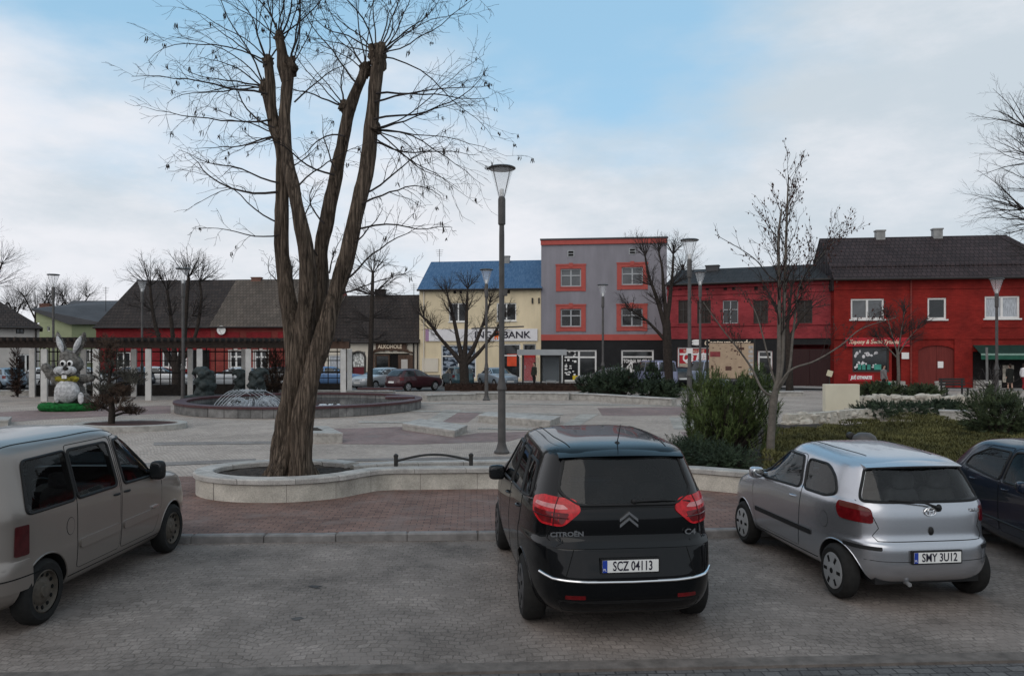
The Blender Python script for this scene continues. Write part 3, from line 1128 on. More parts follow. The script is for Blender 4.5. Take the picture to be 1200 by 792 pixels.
lettering("BANK", h_ * .78, ((sx(590) + sx(621)) / 2, -.02, -.02), MT["navy_text"], t, sx=1.12, bold=.012)
lettering("ING", h_ * .78, ((sx(556) + sx(577)) / 2, -.02, -.02), MT["navy_text"], t, sx=1.08, bold=.012)
mb = MB()          # small orange lion-like mark: body, head with mane, legs, tail
x0 = (sx(578) + sx(586)) / 2
mb.smooth = True
mb.lathe([(.0, -.03), (.16, -.03), (.16, 0), (0, 0)], 14, (x0 - .05, 0, .2), "Y", cap=False)
mb.smooth = False
mb.bx(x0 - .12, x0 + .17, -.028, 0, -.2, .1)
mb.bx(x0 - .16, x0 - .06, -.026, 0, -.38, -.15)
mb.bx(x0 + .06, x0 + .16, -.026, 0, -.38, -.15)
mb.smooth = True
mb.tube([(x0 + .15, -.015, -.1), (x0 + .26, -.015, .05), (x0 + .2, -.015, .22), (x0 + .27, -.015, .32)], .028, 6)
mb.build("emblem", MT["orange"], t)
boxpart(t, "end_panel", M("mauve_end_panel", (0.36, 0.22, 0.34), .5, var=.05), (-w_ / 2 - .003, -w_ / 2 + .3, -.006, .05, -h_ / 2 - .003, h_ / 2 + .003))

# ---- grey three storey house
fg = Facade(634.2, 64.9, 781.5, 63.6)
gy = thing("grey_house", "grey three storey flat roofed house with red window surrounds and black shop front", "house", fg.world(0, 0), fg.rz)
zt = fg.uz(707, 281)[1]
zb = fg.uz(707, 397)[1]
wins = [fg.rect(657, 315, 681, 336), fg.rect(728.5, 313, 753.5, 334), fg.rect(657, 362, 681, 383), fg.rect(728, 361.5, 753, 382.5)]
sh1 = fg.rect(658, 410, 699, 447)
sh2 = fg.rect(728, 410, 766, 446)
shell(gy, fg, zt, 11, wins + [sh1, sh2], MT["grey_wall"])
for i, r in enumerate(wins):
    window(gy, r, MT["grey_frame"], MT["pane_grey"] if i < 2 else MT["pane"], 2, transom=.62, fw=.10, surround=MT["red_trim"], sw=.38, sill=MT["red_trim"])
boxpart(gy, "cornice", MT["red_trim"], (-.03, fg.L + .03, -.14, .02, zt - .36, zt + .02))
boxpart(gy, "roof", MT["roof_grey"], (-.08, fg.L + .08, -.2, 11.1, zt + .022, zt + .15))
boxpart(gy, "string_course", MT["red_trim"], (0, fg.L, -.12, .02, zb - .12, zb + .36))
bp = [(.003, sh1[0] - .02, -.05, .01, -.08, zb - .125), (sh1[2] + .02, sh2[0] - .02, -.05, .01, -.08, zb - .125), (sh2[2] + .02, fg.L - .003, -.05, .01, -.08, zb - .125),
      (sh1[0] - .02, sh1[2] + .02, -.047, .01, sh1[3] + .02, zb - .128), (sh2[0] - .02, sh2[2] + .02, -.047, .01, sh2[3] + .02, zb - .128)]
boxpart(gy, "shop_cladding", MT["black"], *bp)
for px in (669, 741):
    r = fg.rect(px - 4, 293.5 if px < 700 else 291, px + 4, 301 if px < 700 else 298)
    v = boxpart(gy, "vent", MT["grey_frame"], (r[0], r[2], -.03, .02, r[1], r[3]))
    boxpart(v, "grille", MT["opening_dark"], (r[0] + .07, r[2] - .07, -.04, -.02, r[1] + .06, (r[1] + r[3]) / 2 - .03), (r[0] + .07, r[2] - .07, -.04, -.02, (r[1] + r[3]) / 2 + .03, r[3] - .06))
window(gy, sh1, MT["white_paint"], MT["pane"], 2, transom=.77, fw=.13)
window(gy, sh2, MT["white_paint"], MT["pane"], 1, transom=.77, fw=.13)
# small white stickers scattered over the left shop window
rs = random.Random(4)
mb = MB()
for k in range(26):
    u_ = sh1[0] + .2 + rs.uniform(0, .9)
    z_ = sh1[1] + .3 + rs.uniform(0, 2.2)
    mb.bx(u_, u_ + rs.uniform(.05, .22), .105, .125, z_, z_ + rs.uniform(.04, .2))
tag(mb.build("window_sticker", MT["white_text"], gy), kind="stuff")
r = fg.rect(671, 440, 678, 446)
boxpart(gy, "poster", M("yellow_poster", (.62, .45, .03), .5, var=.1), (r[0], r[2], .09, .122, r[1], r[3]))
t, w_, h_ = signboard("dark shop window panel with white words TONNA W CENIE and a big 4", fg, (sh2[0] + .14, sh2[1] + .15, sh2[2] - .14, sh2[1] + (sh2[3] - sh2[1]) * .75), MT["black"], out=-.105, th=.02, name="window_sign")
lettering("TONNA W CENIE", .40, (0, -.012, h_ / 2 - .3), MT["white_text"], t, sx=(w_ * .93) / 3.05, bold=.012)
lettering("4", 1.75, (-w_ * .29, -.012, -.2), MT["white_text"], t, bold=.05, sx=.95)
lettering("6", .85, (w_ * .24, -.012, -.15), MT["white_text"], t, bold=.02)
lettering("za", .45, (0, -.012, -h_ * .34), MT["white_text"], t, shear=.3)

# ---- pinkish red two storey house
fm = Facade(781.6, 60.8, 977, 55.6)
md = thing("middle_red_house", "pinkish red two storey house with arched windows, right of the grey house", "house", fm.world(0, 0), fm.rz)
ze = fm.uz(880, 328)[1]
zs = fm.uz(880, 396)[1]
cols = [(795, 806), (817, 833), (847, 865), (883, 900), (934, 952)]
wins = [fm.rect(a, 352, b, 379) for a, b in cols]
sh1 = fm.rect(794, 407, 842, 449)
sh2 = fm.rect(888, 411, 905, 448)
gt = fm.rect(922, 404, 976, 454)
shell(md, fm, ze, 9, wins + [sh1, sh2, gt], MT["red_mid"])
zr = fm.uz(880, 313, 4.5)[1]
roof = roof_gable(md, 0, fm.L, ze, zr, 9, MT["roof_black"], over=.45, side=.05)
for px in (835, 915):
    c_ = fm.uz(px, 311, 4)
    chimney(roof, c_[0], 4, c_[1], c_[1] - 1.0, 1.0, .6, MT["roof_grey"])
for i, r in enumerate(wins):
    window(md, r, MT["dark_frame"] if i != 2 else MT["grey_frame"], MT["shutter_pane"] if i != 2 else MT["pane"], 2, transom=.6, fw=.06, sill=MT["red_mid"])
    s_ = MB()
    u0_, z0_, u1_, z1_ = r                  # segmental arch head: red lintel bent over the opening
    pts = [(u0_ - .14 + (u1_ - u0_ + .28) * k / 10, -.05, z1_ - .02 + .13 * sin(pi * k / 10)) for k in range(11)]
    for k in range(10):
        a, b = Vector(pts[k]), Vector(pts[k + 1])
        s_.add([a, b, b + Vector((0, 0, .17)), a + Vector((0, 0, .17)), a + Vector((0, .07, 0)), b + Vector((0, .07, 0)), b + Vector((0, .07, .17)), a + Vector((0, .07, .17))],
               [(0, 1, 2, 3), (1, 0, 4, 5), (3, 2, 6, 7), (0, 3, 7, 4), (2, 1, 5, 6)])
    s_.build("arch_lintel", MT["red_mid"], md)
boxpart(md, "cornice", MT["red_mid"], (0, fm.L, -.16, .0, ze - .5, ze - .28), (0, fm.L, -.08, .0, ze - 1.0, ze - .86))
boxpart(md, "string_course", MT["red_mid"], (0, fm.L, -.12, 0, zs - .05, zs + .16), (0, fm.L, -.09, 0, fm.uz(880, 380)[1] - .1, fm.uz(880, 380)[1] + .02))
for px in (797, 829, 850, 860, 886, 896, 938):
    u_, z_ = fm.uz(px, 338)
    boxpart(md, "vent", MT["opening_dark"], (u_ - .13, u_ + .13, -.015, .05, z_ - .13, z_ + .13))
boxpart(md, "shop_cladding", MT["black"], (.0, sh1[0] - .02, -.05, .01, -.08, zs - .055), (sh1[2] + .02, sh2[0] - .02, -.05, .01, -.08, zs - .055),
        (sh2[2] + .02, gt[0] - .02, -.05, .01, -.08, zs - .055), (sh1[0] - .02, sh1[2] + .02, -.047, .01, sh1[3] + .01, zs - .058),
        (sh2[0] - .02, sh2[2] + .02, -.047, .01, sh2[3] + .01, zs - .058), (gt[0] - .02, gt[2] - .02, -.047, .01, gt[3] + .01, zs - .058))
window(md, sh1, MT["white_paint"], MT["pane"], 1, fw=.1)
window(md, sh2, MT["white_paint"], MT["pane"], 1, transom=.8, fw=.12)
boxpart(md, "gate", MT["gate_maroon"], (gt[0] + .03, (gt[0] + gt[2]) / 2 - .01, .1, .17, 0, gt[3] - .3), ((gt[0] + gt[2]) / 2 + .01, gt[2] - .03, .1, .17, 0, gt[3] - .3))
t, w_, h_ = signboard("cream handwritten style fascia lettering with a pair of lips on the black shop front", fm, fm.rect(811, 398, 882, 404.5), MT["black"], out=.062, th=.012)
lettering("Centrum urody", h_ * 1.35, (.35, -.012, -.03), MT["cream_text"], t, shear=.3, bold=.01, sx=(w_ * .72) / (h_ * 1.35 * 6.1))
mb = MB()
mb.smooth = True
for dz in (.1, -.1):
    mb.ball((-w_ / 2 + .35, -.02, dz), (.36, .03, .13), 12, 6)
mb.build("lips_emblem", MT["white_text"], t)
r = fm.rect(796, 408, 830, 426)
t, w_, h_ = signboard("red and white window banner with loopy script in the shop beside the lamp posts", fm, r, MT["red_sign"], out=-.09, th=.012, name="window_sign")
lettering("Restauracja i grill", .30, (0, -.012, h_ / 2 - .2), MT["cream_text"], t, sx=w_ * .9 / 2.6)
lettering("Qa Ma", h_ * .8, (0, -.012, -.12), MT["white_text"], t, shear=.35, bold=.03, sx=w_ * .8 / (h_ * .8 * 2.6))
boxpart(t, "white_bar", MT["white_text"], (-w_ / 2, w_ / 2, -.016, .01, h_ / 2 - .52, h_ / 2 - .38))
boxpart(t, "pale_panel", M("pale_film", (.42, .36, .28), .6, var=.08), (-w_ / 2, w_ / 2, -.012, .01, -h_ / 2 - .55, -h_ / 2))

# ---- bright red two storey house at the right
fr = Facade(977.5, 54.8, 1262, 52.6)
rd = thing("bright_red_house", "bright red two storey house with a dark plum tiled roof, right of the square", "house", fr.world(0, 0), fr.rz)
ze = fr.uz(1090, 319)[1]
wins = [fr.rect(997, 350, 1036, 374), fr.rect(1087, 349, 1109, 374), fr.rect(1154, 347, 1195, 373)]
sh = fr.rect(999, 406, 1042, 436)
dd_ = fr.rect(1045, 408, 1056, 456)
gt = fr.rect(1076, 403, 1120, 454)
aw = fr.rect(1140, 412, 1225, 455)
shell(rd, fr, ze, 7, wins + [sh, dd_, gt, aw], MT["red_right"], gable=(fr.uz(1090, 278, 3.5)[1], 3.5))
roof = roof_gable(rd, 0, fr.L, ze, fr.uz(1090, 277, 3.5)[1], 7, MT["roof_maroon"], over=.5, side=.16, hip_r=3.0)
for px, a, b in ((1031, 270, 1), (1098, 268, 0)):
    c_ = fr.uz(px, a, 3.5)
    chimney(roof, c_[0], 3.5, c_[1], c_[1] - 1.0, .62, .5, MT["chimney_grey"])
boxpart(rd, "gable_cladding", MT["roof_maroon"], (-.14, -.02, .02, 6.9, ze - 1.2, ze + .1))
mb = MB()
h_ = fr.uz(1090, 278, 3.5)[1] - .2
mb.add([(-.14, .05, ze), (-.14, 6.9, ze), (-.14, 3.5, h_), (-.02, .05, ze), (-.02, 6.9, ze), (-.02, 3.5, h_)], [(0, 2, 1), (3, 4, 5), (0, 3, 5, 2), (1, 2, 5, 4)])
mb.build("gable_cladding", MT["roof_maroon"], rd)
mb = MB()                                  # row of snow guards above the eaves
k_ = (fr.uz(1090, 277, 3.5)[1] - ze) / 3.5
for i in range(46):
    u_ = .1 + i * (fr.L - .2) / 45
    mb.box((u_, .55, ze + k_ * .55 + .07), (.26, .06, .12), rx=-.5)
mb.build("snow_guard", MT["roof_maroon"], roof)
window(rd, wins[0], MT["white_paint"], MT["pane_grey"], 2, fw=.12)
window(rd, wins[1], MT["white_paint"], MT["pane"], 1, fw=.12)
window(rd, wins[2], MT["white_paint"], MT["curtain"], 2, fw=.12)
for r in wins:
    boxpart(rd, "sill", MT["white_paint"], (r[0] - .1, r[2] + .1, -.1, .05, r[1] - .1, r[1] - .004))
window(rd, sh, MT["dark_frame"], MT["pane"], 1, fw=.1)
boxpart(rd, "cornice", MT["red_right"], (0, fr.L, -.14, 0, ze - .55, ze - .34), (0, fr.L, -.06, 0, ze - 1.15, ze - 1.02))
zs = fr.uz(1090, 396)[1]
boxpart(rd, "string_course", MT["red_right"], (0, fr.L, -.10, 0, zs - .08, zs + .1))
for r in wins:
    boxpart(rd, "apron_moulding", MT["red_right"], (r[0] - .2, r[2] + .2, -.04, 0, r[1] - .62, r[1] - .5))
u_ = fr.uz(1067, 350)[0]
mb = MB()
mb.smooth = True
mb.tube([(u_, -.12, ze - .4), (u_, -.12, .1)], .06, 8)
mb.build("downpipe", MT["red_left2"], rd)
u_ = fr.uz(1128, 420)[0]
boxpart(rd, "pilaster", MT["red_right"], (u_ - .55, u_ + .55, -.1, .0, -.1, zs - .09))
# arched gate
g_ = boxpart(rd, "gate", MT["gate_red"], (gt[0] + .02, (gt[0] + gt[2]) / 2 - .008, .1, .17, 0, gt[3]), ((gt[0] + gt[2]) / 2 + .008, gt[2] - .02, .1, .17, 0, gt[3]))
s_ = MB()
n_ = 12
for k in range(n_):
    a0, a1 = pi * k / n_, pi * (k + 1) / n_
    um, hw = (gt[0] + gt[2]) / 2, (gt[2] - gt[0]) / 2
    A = Vector((um - hw * cos(a0), 0, gt[3] - .55 + .45 * sin(a0)))
    B = Vector((um - hw * cos(a1), 0, gt[3] - .55 + .45 * sin(a1)))
    s_.quad((A.x, -.004, A.z), (B.x, -.004, B.z), (B.x, -.004, gt[3] + .02), (A.x, -.004, gt[3] + .02))
    s_.quad((A.x, -.004, A.z), (A.x, .1, A.z), (B.x, .1, B.z), (B.x, -.004, B.z))
s_.build("arch", MT["red_right"], rd)
r = fr.rect(1099.5, 423.5, 1106, 431)
boxpart(g_, "notice", MT["white_text"], (r[0], r[2], .075, .098, r[1], r[3]))
r = fr.rect(1056.5, 413, 1065, 420.5)
boxpart(rd, "notice", MT["white_text"], (r[0], r[2], -.05, -.003, r[1], r[3]))
boxpart(rd, "door_step", MT["ledge"], (dd_[0] - 1.3, dd_[2] + .1, -.9, -.02, -.1, .28), (dd_[0] - 1.1, dd_[2] + .1, -.55, -.02, .282, .5))
# shop window display
rs = random.Random(8)
mb = MB()
for k in range(30):
    u_ = sh[0] + .2 + rs.uniform(0, (sh[2] - sh[0]) * .6)
    z_ = sh[1] + (.25 if k % 2 else 1.0) + rs.uniform(0, .45)
    mb.smooth = True
    mb.ball((u_, .135, z_), (rs.uniform(.05, .13), .02, rs.uniform(.05, .13)), 8, 5)
mb.build("window_display", MT["sign_white"], rd)
mb = MB()
for px in (1008, 1013, 1019, 1027):
    u_, z_ = fr.uz(px, 429)
    mb.bx(u_ - .12, u_ + (.35 if px > 1025 else .1), .1, .135, z_ - .25, z_ + .12)
mb.build("window_display", M("teal_goods", (.06, .28, .22), .6, var=.3), rd)
t, w_, h_ = signboard("long red fascia sign with slanted cream script over the flower shop window", fr, fr.rect(990, 395.5, 1065, 406), MT["red_sign"], out=.2, th=.14)
lettering("Kupony & Świat Tytoniu", h_ * .62, (-.25, -.012, 0), MT["cream_text"], t, shear=.3, bold=.008, sx=w_ * .8 / (h_ * .62 * 10.4))
t, w_, h_ = signboard("small red sign reading JUŻ OTWARTE in white below the flower shop window", fr, fr.rect(994, 438.5, 1024, 446.5), MT["red_sign"], out=.05, th=.04)
lettering("JUŻ OTWARTE", h_ * .62, (0, -.012, 0), MT["white_text"], t, shear=.2, bold=.02, sx=w_ * .84 / (h_ * .62 * 7.0))
# green awning over the last shop
u0_, z0_, u1_, z1_ = aw
c_ = fr.world((u0_ + u1_) / 2, z1_, .0)
an = thing("awning", "dark green shop awning with a pale front edge on the bright red house", "awning", c_, fr.rz)
W2 = (u1_ - u0_) / 2
mb = MB()
mb.add([(-W2, -1.25, -.15), (W2, -1.25, -.15), (W2, -.01, .45), (-W2, -.01, .45), (-W2, -1.25, -.2), (W2, -1.25, -.2), (W2, -.01, .40), (-W2, -.01, .40)],
       [(0, 1, 2, 3), (7, 6, 5, 4), (0, 3, 7, 4), (1, 5, 6, 2)])
mb.build("canopy", M("dark_green_cloth", (.012, .035, .028), .8, var=.2), an)
boxpart(an, "front_edge", M("pale_green_trim", (.22, .33, .28), .7, var=.1), (-W2, W2, -1.29, -1.251, -.24, -.12))
boxpart(an, "valance", M("green_valance", (.02, .09, .06), .8, var=.2), (-W2, W2, -1.275, -1.252, -.52, -.242))
boxpart(rd, "shop_door", MT["opening_dark"], (aw[0] + .02, aw[2] - .02, .15, .2, 0, aw[3] - .01))
r = fr.rect(1176, 428, 1189, 448)
boxpart(rd, "goods_shelf", M("pale_shelf_goods", (.40, .36, .30), .7, var=.5, scale=5), (r[0], r[2], .10, .148, r[1], r[3]))  # pale box with a mottled goods colour
boxpart(rd, "door_step", MT["ledge"], (aw[0], aw[0] + 1.6, -.5, -.02, -.1, .6))

# ---- dark roofed off-licence
fa = Facade(380.5, 68.0, 491.2, 66.6)
al = thing("wine_shop_house", "low cream house with a dark tiled roof, left of the yellow bank house", "house", fa.world(0, 0), fa.rz)
ze = fa.uz(440, 396.5)[1]
dr = fa.rect(412, 412, 428, 452)
sf = fa.rect(439, 414, 480, 453)
wl = fa.rect(385, 416, 400, 436)
shell(al, fa, ze, 9.5, [dr, sf, wl], MT["cream_wall2"], gable=(fa.uz(440, 346, 4.7)[1], 4.7))
roof = roof_gable(al, 0, fa.L, ze, fa.uz(440, 346, 4.7)[1], 9.5, MT["roof_dark"], side=.1)
c_ = fa.uz(446, 339, 4.7)
chimney(roof, c_[0], 4.7, c_[1], c_[1] - 1.5, .9, .5, MT["roof_dark"])
window(al, wl, MT["white_paint"], MT["curtain"], 1, fw=.1)
d_ = boxpart(al, "door", MT["door_maroon"], (dr[0] + .08, dr[2] - .08, .08, .15, 0, dr[1] + (dr[3] - dr[1]) * .55))
boxpart(d_, "glazing", M("frosted_pane", (.5, .5, .48), .3, var=.5, scale=5, sharp=True), (dr[0] + .08, dr[2] - .08, .085, .14, dr[1] + (dr[3] - dr[1]) * .555, dr[3]))
s_ = MB()
um, hw = (dr[0] + dr[2]) / 2, (dr[2] - dr[0]) / 2
s_.smooth = True
s_.tube([(um - hw, -.03, 0), (um - hw, -.03, dr[3] - .5)] + [(um - hw * cos(pi * k / 10), -.03, dr[3] - .5 + .5 * sin(pi * k / 10)) for k in range(1, 10)] + [(um + hw, -.03, dr[3] - .5), (um + hw, -.03, 0)], .09, 6)
s_.build("door_arch", MT["dark_frame"], al)
window(al, (sf[0], sf[1], sf[0] + (sf[2] - sf[0]) * .42, sf[3] - .1), MT["brown_wood"], MT["pane"], 1, fw=.12)
boxpart(al, "shop_front", MT["brown_wood"], (sf[0] - .35, sf[0] - .01, -.06, .02, .02, sf[3] + .05))
boxpart(al, "shop_front", MT["brown_wood"], (sf[0] + (sf[2] - sf[0]) * .68, sf[2] + .3, -.06, .1, .02, sf[3] - .12))
boxpart(al, "doorway", MT["opening_dark"], (sf[0] + (sf[2] - sf[0]) * .43, sf[0] + (sf[2] - sf[0]) * .67, .16, .2, 0, sf[3] - .05))
r = fa.rect(470.5, 421, 478, 433)
boxpart(al, "notice", MT["white_wall"], (r[0], r[2], -.09, -.063, r[1], r[3]))
s_ = MB()
s_.smooth = True
s_.tube([(sf[0] - .4 + (sf[2] - sf[0] + .7) * k / 8, -.1, sf[3] + .05 + .3 * sin(pi * k / 8)) for k in range(9)], .08, 6)
s_.build("door_hood", MT["brown_wood"], al)
for px in (485, 489.5):
    u_ = fa.uz(px, 420)[0]
    mb = MB()
    mb.smooth = True
    mb.tube([(u_, -.1, ze - .3), (u_, -.1, .1)], .06, 8)
    mb.build("downpipe", MT["gutter"], al)
t, w_, h_ = signboard("carved brown wooden sign reading ALKOHOLE over the shop door of the low cream house", fa, fa.rect(441, 401.5, 477, 410.5), MT["brown_wood"], out=.16, th=.12)
lettering("ALKOHOLE", h_ * .72, (-.1, -.012, -.02), MT["cream_text"], t, bold=.012, sx=w_ * .84 / (h_ * .72 * 5.6))
mb = MB()
mb.smooth = True
for k in range(9):
    mb.ball((-w_ / 2 + w_ * k / 8, .02, h_ / 2 * (1 if k % 2 else -1)), (.2, .06, .09), 8, 5)
mb.build("carved_edge", MT["brown_wood"], t)

# ---- red houses at the left
f4 = Facade(247, 68.6, 380.4, 68.0)
h4 = thing("brown_roofed_red_house", "low dull red house with a grey brown tiled roof behind the fountain", "house", f4.world(0, 0), f4.rz)
ze = f4.uz(300, 379)[1]
wins = [f4.rect(269, 411, 284, 431), f4.rect(298, 411, 314, 432), f4.rect(341, 411, 356, 432)]
shell(h4, f4, ze, 11, wins, MT["red_left2"], gable=(f4.uz(300, 328, 5.5)[1], 5.5))
roof = roof_gable(h4, 0, f4.L, ze, f4.uz(300, 327.5, 5.5)[1], 11, MT["roof_brown"], side=.02)
c_ = f4.uz(301, 325, 5.5)
chimney(roof, c_[0], 5.5, c_[1], c_[1] - 1.2, .9, .5, MT["chimney"])
for r in wins:
    window(h4, r, MT["white_paint"], MT["pane"], 2, transom=.65, fw=.12, surround=MT["white_wall"], sw=.1)
z5 = f4.uz(300, 402)[1]
boxpart(h4, "cornice", MT["red_left2"], (0, f4.L, -.12, 0, ze - .55, ze - .36), (0, f4.L, -.10, 0, z5 - .1, z5 + .08))
boxpart(h4, "panel_moulding", MT["red_left"], *[(u, u + 2.2, -.04, 0, z5 + .35, ze - .75) for u in (.4, 3.2, 6.0)])
f3 = Facade(112.5, 69.5, 246.8, 68.6)
h3 = thing("dark_roofed_red_house", "low crimson house with a dark hipped tile roof behind the pollarded tree", "house", f3.world(0, 0), f3.rz)
ze = f3.uz(180, 379.5)[1]
wins = [f3.rect(136, 412, 153, 431), f3.rect(190, 411, 206, 431), f3.rect(206.5, 412, 219, 431)]
shell(h3, f3, ze, 11, wins, MT["red_left"])
roof = roof_gable(h3, 0, f3.L, ze, f3.uz(180, 328.5, 5.5)[1], 11, MT["roof_dark"], side=.02, hip_l=.6)
for r in wins:
    window(h3, r, MT["white_paint"], MT["pane"], 2, fw=.13, sill=MT["white_paint"])
z5 = f3.uz(180, 402)[1]
boxpart(h3, "cornice", MT["red_left"], (0, f3.L, -.12, 0, ze - .55, ze - .36), (0, f3.L, -.1, 0, z5 - .1, z5 + .08))
boxpart(h3, "gate", MT["opening_dark"], (f3.L - 1.9, f3.L - .1, -.06, .0, 0, z5 - .6))
ds = thing("satellite_dish", "round white satellite dish on the front of the dull red house", "satellite dish", f4.world(*f4.uz(261.5, 387), .35), f4.rz)
mb = MB()
mb.smooth = True
mb.lathe([(.02, .06), (.22, .03), (.38, -.03), (.39, -.045), (.2, .0), (.0, .03)], 20, (0, 0, 0), "Y", cap=False)
mb.build("dish", MT["white_paint"], ds)
mb = MB()
mb.tube([(0, -.02, -.36), (0, -.32, -.05)], .015, 6)
mb.box((0, -.34, -.03), (.06, .08, .06))
mb.tube([(0, .04, 0), (0, .36, -.05)], .025, 6)
mb.build("feed_arm", MT["iron"], ds)

# ---- green and white houses at the far left
f2 = Facade(46, 73.0, 116, 72.5)
h2 = thing("green_house", "pale green house with a low grey roof between the white house and the red house", "house", f2.world(0, 0), f2.rz)
ze = f2.uz(83, 378)[1]
ug = f2.uz(84, 400)[0]
w1 = f2.rect(55, 382.5, 58.5, 388)
w2 = f2.rect(100, 409, 109, 424)
shell(h2, f2, ze, 10, [w1], MT["green_wall"], u1=ug)
shell(h2, f2, ze - .05, 10, [w2], MT["green_wall2"], u0=ug + .01)
window(h2, w1, MT["white_paint"], MT["pane"], 1, fw=.06)
window(h2, w2, MT["white_paint"], MT["pane"], 2, fw=.12, sill=MT["white_paint"])
zl = f2.uz(42, 366)[1]
mb = MB()
mb.add([(-.3, -.01, ze), (ug, -.01, ze), (-.3, -.01, zl + .3), (-.3, .22, ze), (ug, .22, ze), (-.3, .22, zl + .3)], [(0, 1, 2), (5, 4, 3), (0, 2, 5, 3), (1, 4, 5, 2)])
mb.build("gable", MT["green_wall"], h2)
mb = MB()
zr = f2.uz(80, 364, 9)[1]
mb.add([(-.5, -.4, zl + .35), (ug, -.45, ze + .02), (f2.L + .3, -.45, ze + .02), (f2.L + .3, 9.9, zr + 1.0), (-.5, 9.9, zr + 1.0),
        (-.5, -.4, zl + .15), (ug, -.45, ze - .18), (f2.L + .3, -.45, ze - .18), (f2.L + .3, 9.9, zr + .8), (-.5, 9.9, zr + .8)],
       [(0, 1, 2, 3), (0, 3, 4), (5, 6, 1, 0), (6, 7, 2, 1), (7, 8, 3, 2), (9, 5, 0, 4)])
roof = mb.build("roof", MT["roof_grey"], h2)
c_ = f2.uz(54, 356, 4)
chimney(roof, c_[0], 4, c_[1], c_[1] - 1.8, 1.0, .6)
f1 = Facade(-185, 55.8, 46, 62.0)
h1 = thing("white_house", "off white house with a brown hipped roof cut by the left edge", "house", f1.world(0, 0), f1.rz)
ze = f1.uz(20, 379)[1]
w1 = f1.rect(18.5, 385, 28, 391)
w2 = f1.rect(20, 415, 40, 440)
w3 = f1.rect(-70, 415, -50, 440)
shell(h1, f1, ze, 9, [w1, w2, w3], MT["white_wall"])
window(h1, w1, MT["dark_frame"], MT["pane"], 2, fw=.06)
window(h1, w2, MT["white_paint"], MT["pane"], 2, fw=.1)
window(h1, w3, MT["white_paint"], MT["pane"], 2, fw=.1)
roof_gable(h1, 0, f1.L, ze, f1.uz(0, 342, 4.5)[1], 9, MT["roof_brown"] if False else MT["roof_dark"], over=.5, side=.25, hip_l=4, hip_r=4.2)
u_ = f1.uz(42, 400)[0]
mb = MB()
mb.smooth = True
mb.tube([(u_, -.1, ze - .3), (u_, -.1, .1)], .06, 8)
mb.build("downpipe", MT["gutter"], h1)
# grey roof of a house farther back
fz = Facade(60, 84, 135, 84)
hz = thing("back_house", "house farther back showing only a grey gabled roof above the green house", "house", fz.world(0, 0), 0)
ze = fz.uz(100, 372)[1]
shell(hz, fz, ze, 9, [], MT["white_wall"])
roof_gable(hz, 0, fz.L, ze, fz.uz(120, 352, 4)[1], 9, MT["roof_grey"], over=.3)
# pavement in front of the houses
sheet("far_pavement", [(-60, 60.5), (-14.7, 64.4), (2.4, 62.0), (12, 58.0), (20.5, 52.6), (30, 49.6), (60, 47.5), (60, 60), (24, 57), (3, 68), (-60, 75)], 0.06, MT["far_walk"])
# ------------------------------------------------------------------ vehicles
def paint(name, col, metal=0.35, rough=0.34, var=.06, coat=.5, spec=.5):
    m = M(name, col, rough=rough, metal=metal, var=var, scale=.8, coat=coat, spec=spec, bump=0.0)
    return m


MT["paint_black"] = paint("black_car_paint", (0.0035, 0.0038, 0.0045), .0, .25, coat=.55, spec=.05)
MT["paint_silver"] = paint("silver_car_paint", (0.46, 0.47, 0.50), .85, .27)
MT["paint_sand"] = paint("sand_silver_car_paint", (0.245, 0.215, 0.193), .55, .36)
MT["paint_navy"] = paint("dark_navy_car_paint", (0.008, 0.012, 0.024), .0, .25, coat=.6, spec=.1)
MT["rubber"] = M("tyre_rubber", (0.016, 0.0155, 0.015), .85, var=.3, scale=12)
MT["plastic"] = M("black_plastic", (0.014, 0.014, 0.0145), .55, var=.15)
MT["seam"] = M("door_gap", (0.006, 0.006, 0.006), .9, var=0)
MT["rim"] = M("hubcap_silver", (0.34, 0.345, 0.35), .45, metal=.4, var=.15, scale=8)
MT["rim_steel"] = M("dark_steel_rim", (0.10, 0.085, 0.07), .6, metal=.3, var=.35, scale=9)
MT["car_glass"] = glassy("tinted_car_glass", (0.010, 0.011, 0.012), .02, .4, .5, 1.4)
MT["car_glass_lit"] = glassy("car_glass_painted_view", (0.030, 0.034, 0.037), .03, .45, .8, 3.0)  # opaque; brightness seen through the cabin is put into the mottled colour
MT["seat_cloth"] = M("dark_seat_cloth", (0.035, 0.034, 0.036), .9, var=.3, scale=12)


def thin_glass(name, tint, ior=1.5):
    m = bpy.data.materials.new(name)
    m.use_nodes = True
    t = m.node_tree
    t.nodes.remove(t.nodes["Principled BSDF"])
    tr, gl_, fr_, mx = nd(t, "ShaderNodeBsdfTransparent"), nd(t, "ShaderNodeBsdfGlossy"), nd(t, "ShaderNodeFresnel"), nd(t, "ShaderNodeMixShader")
    tr.inputs[0].default_value = (*tint, 1)
    gl_.inputs["Roughness"].default_value = .02
    fr_.inputs["IOR"].default_value = ior
    lk(t, fr_.outputs[0], mx.inputs[0])
    lk(t, tr.outputs[0], mx.inputs[1])
    lk(t, gl_.outputs[0], mx.inputs[2])
    lk(t, mx.outputs[0], t.nodes["Material Output"].inputs[0])
    return m


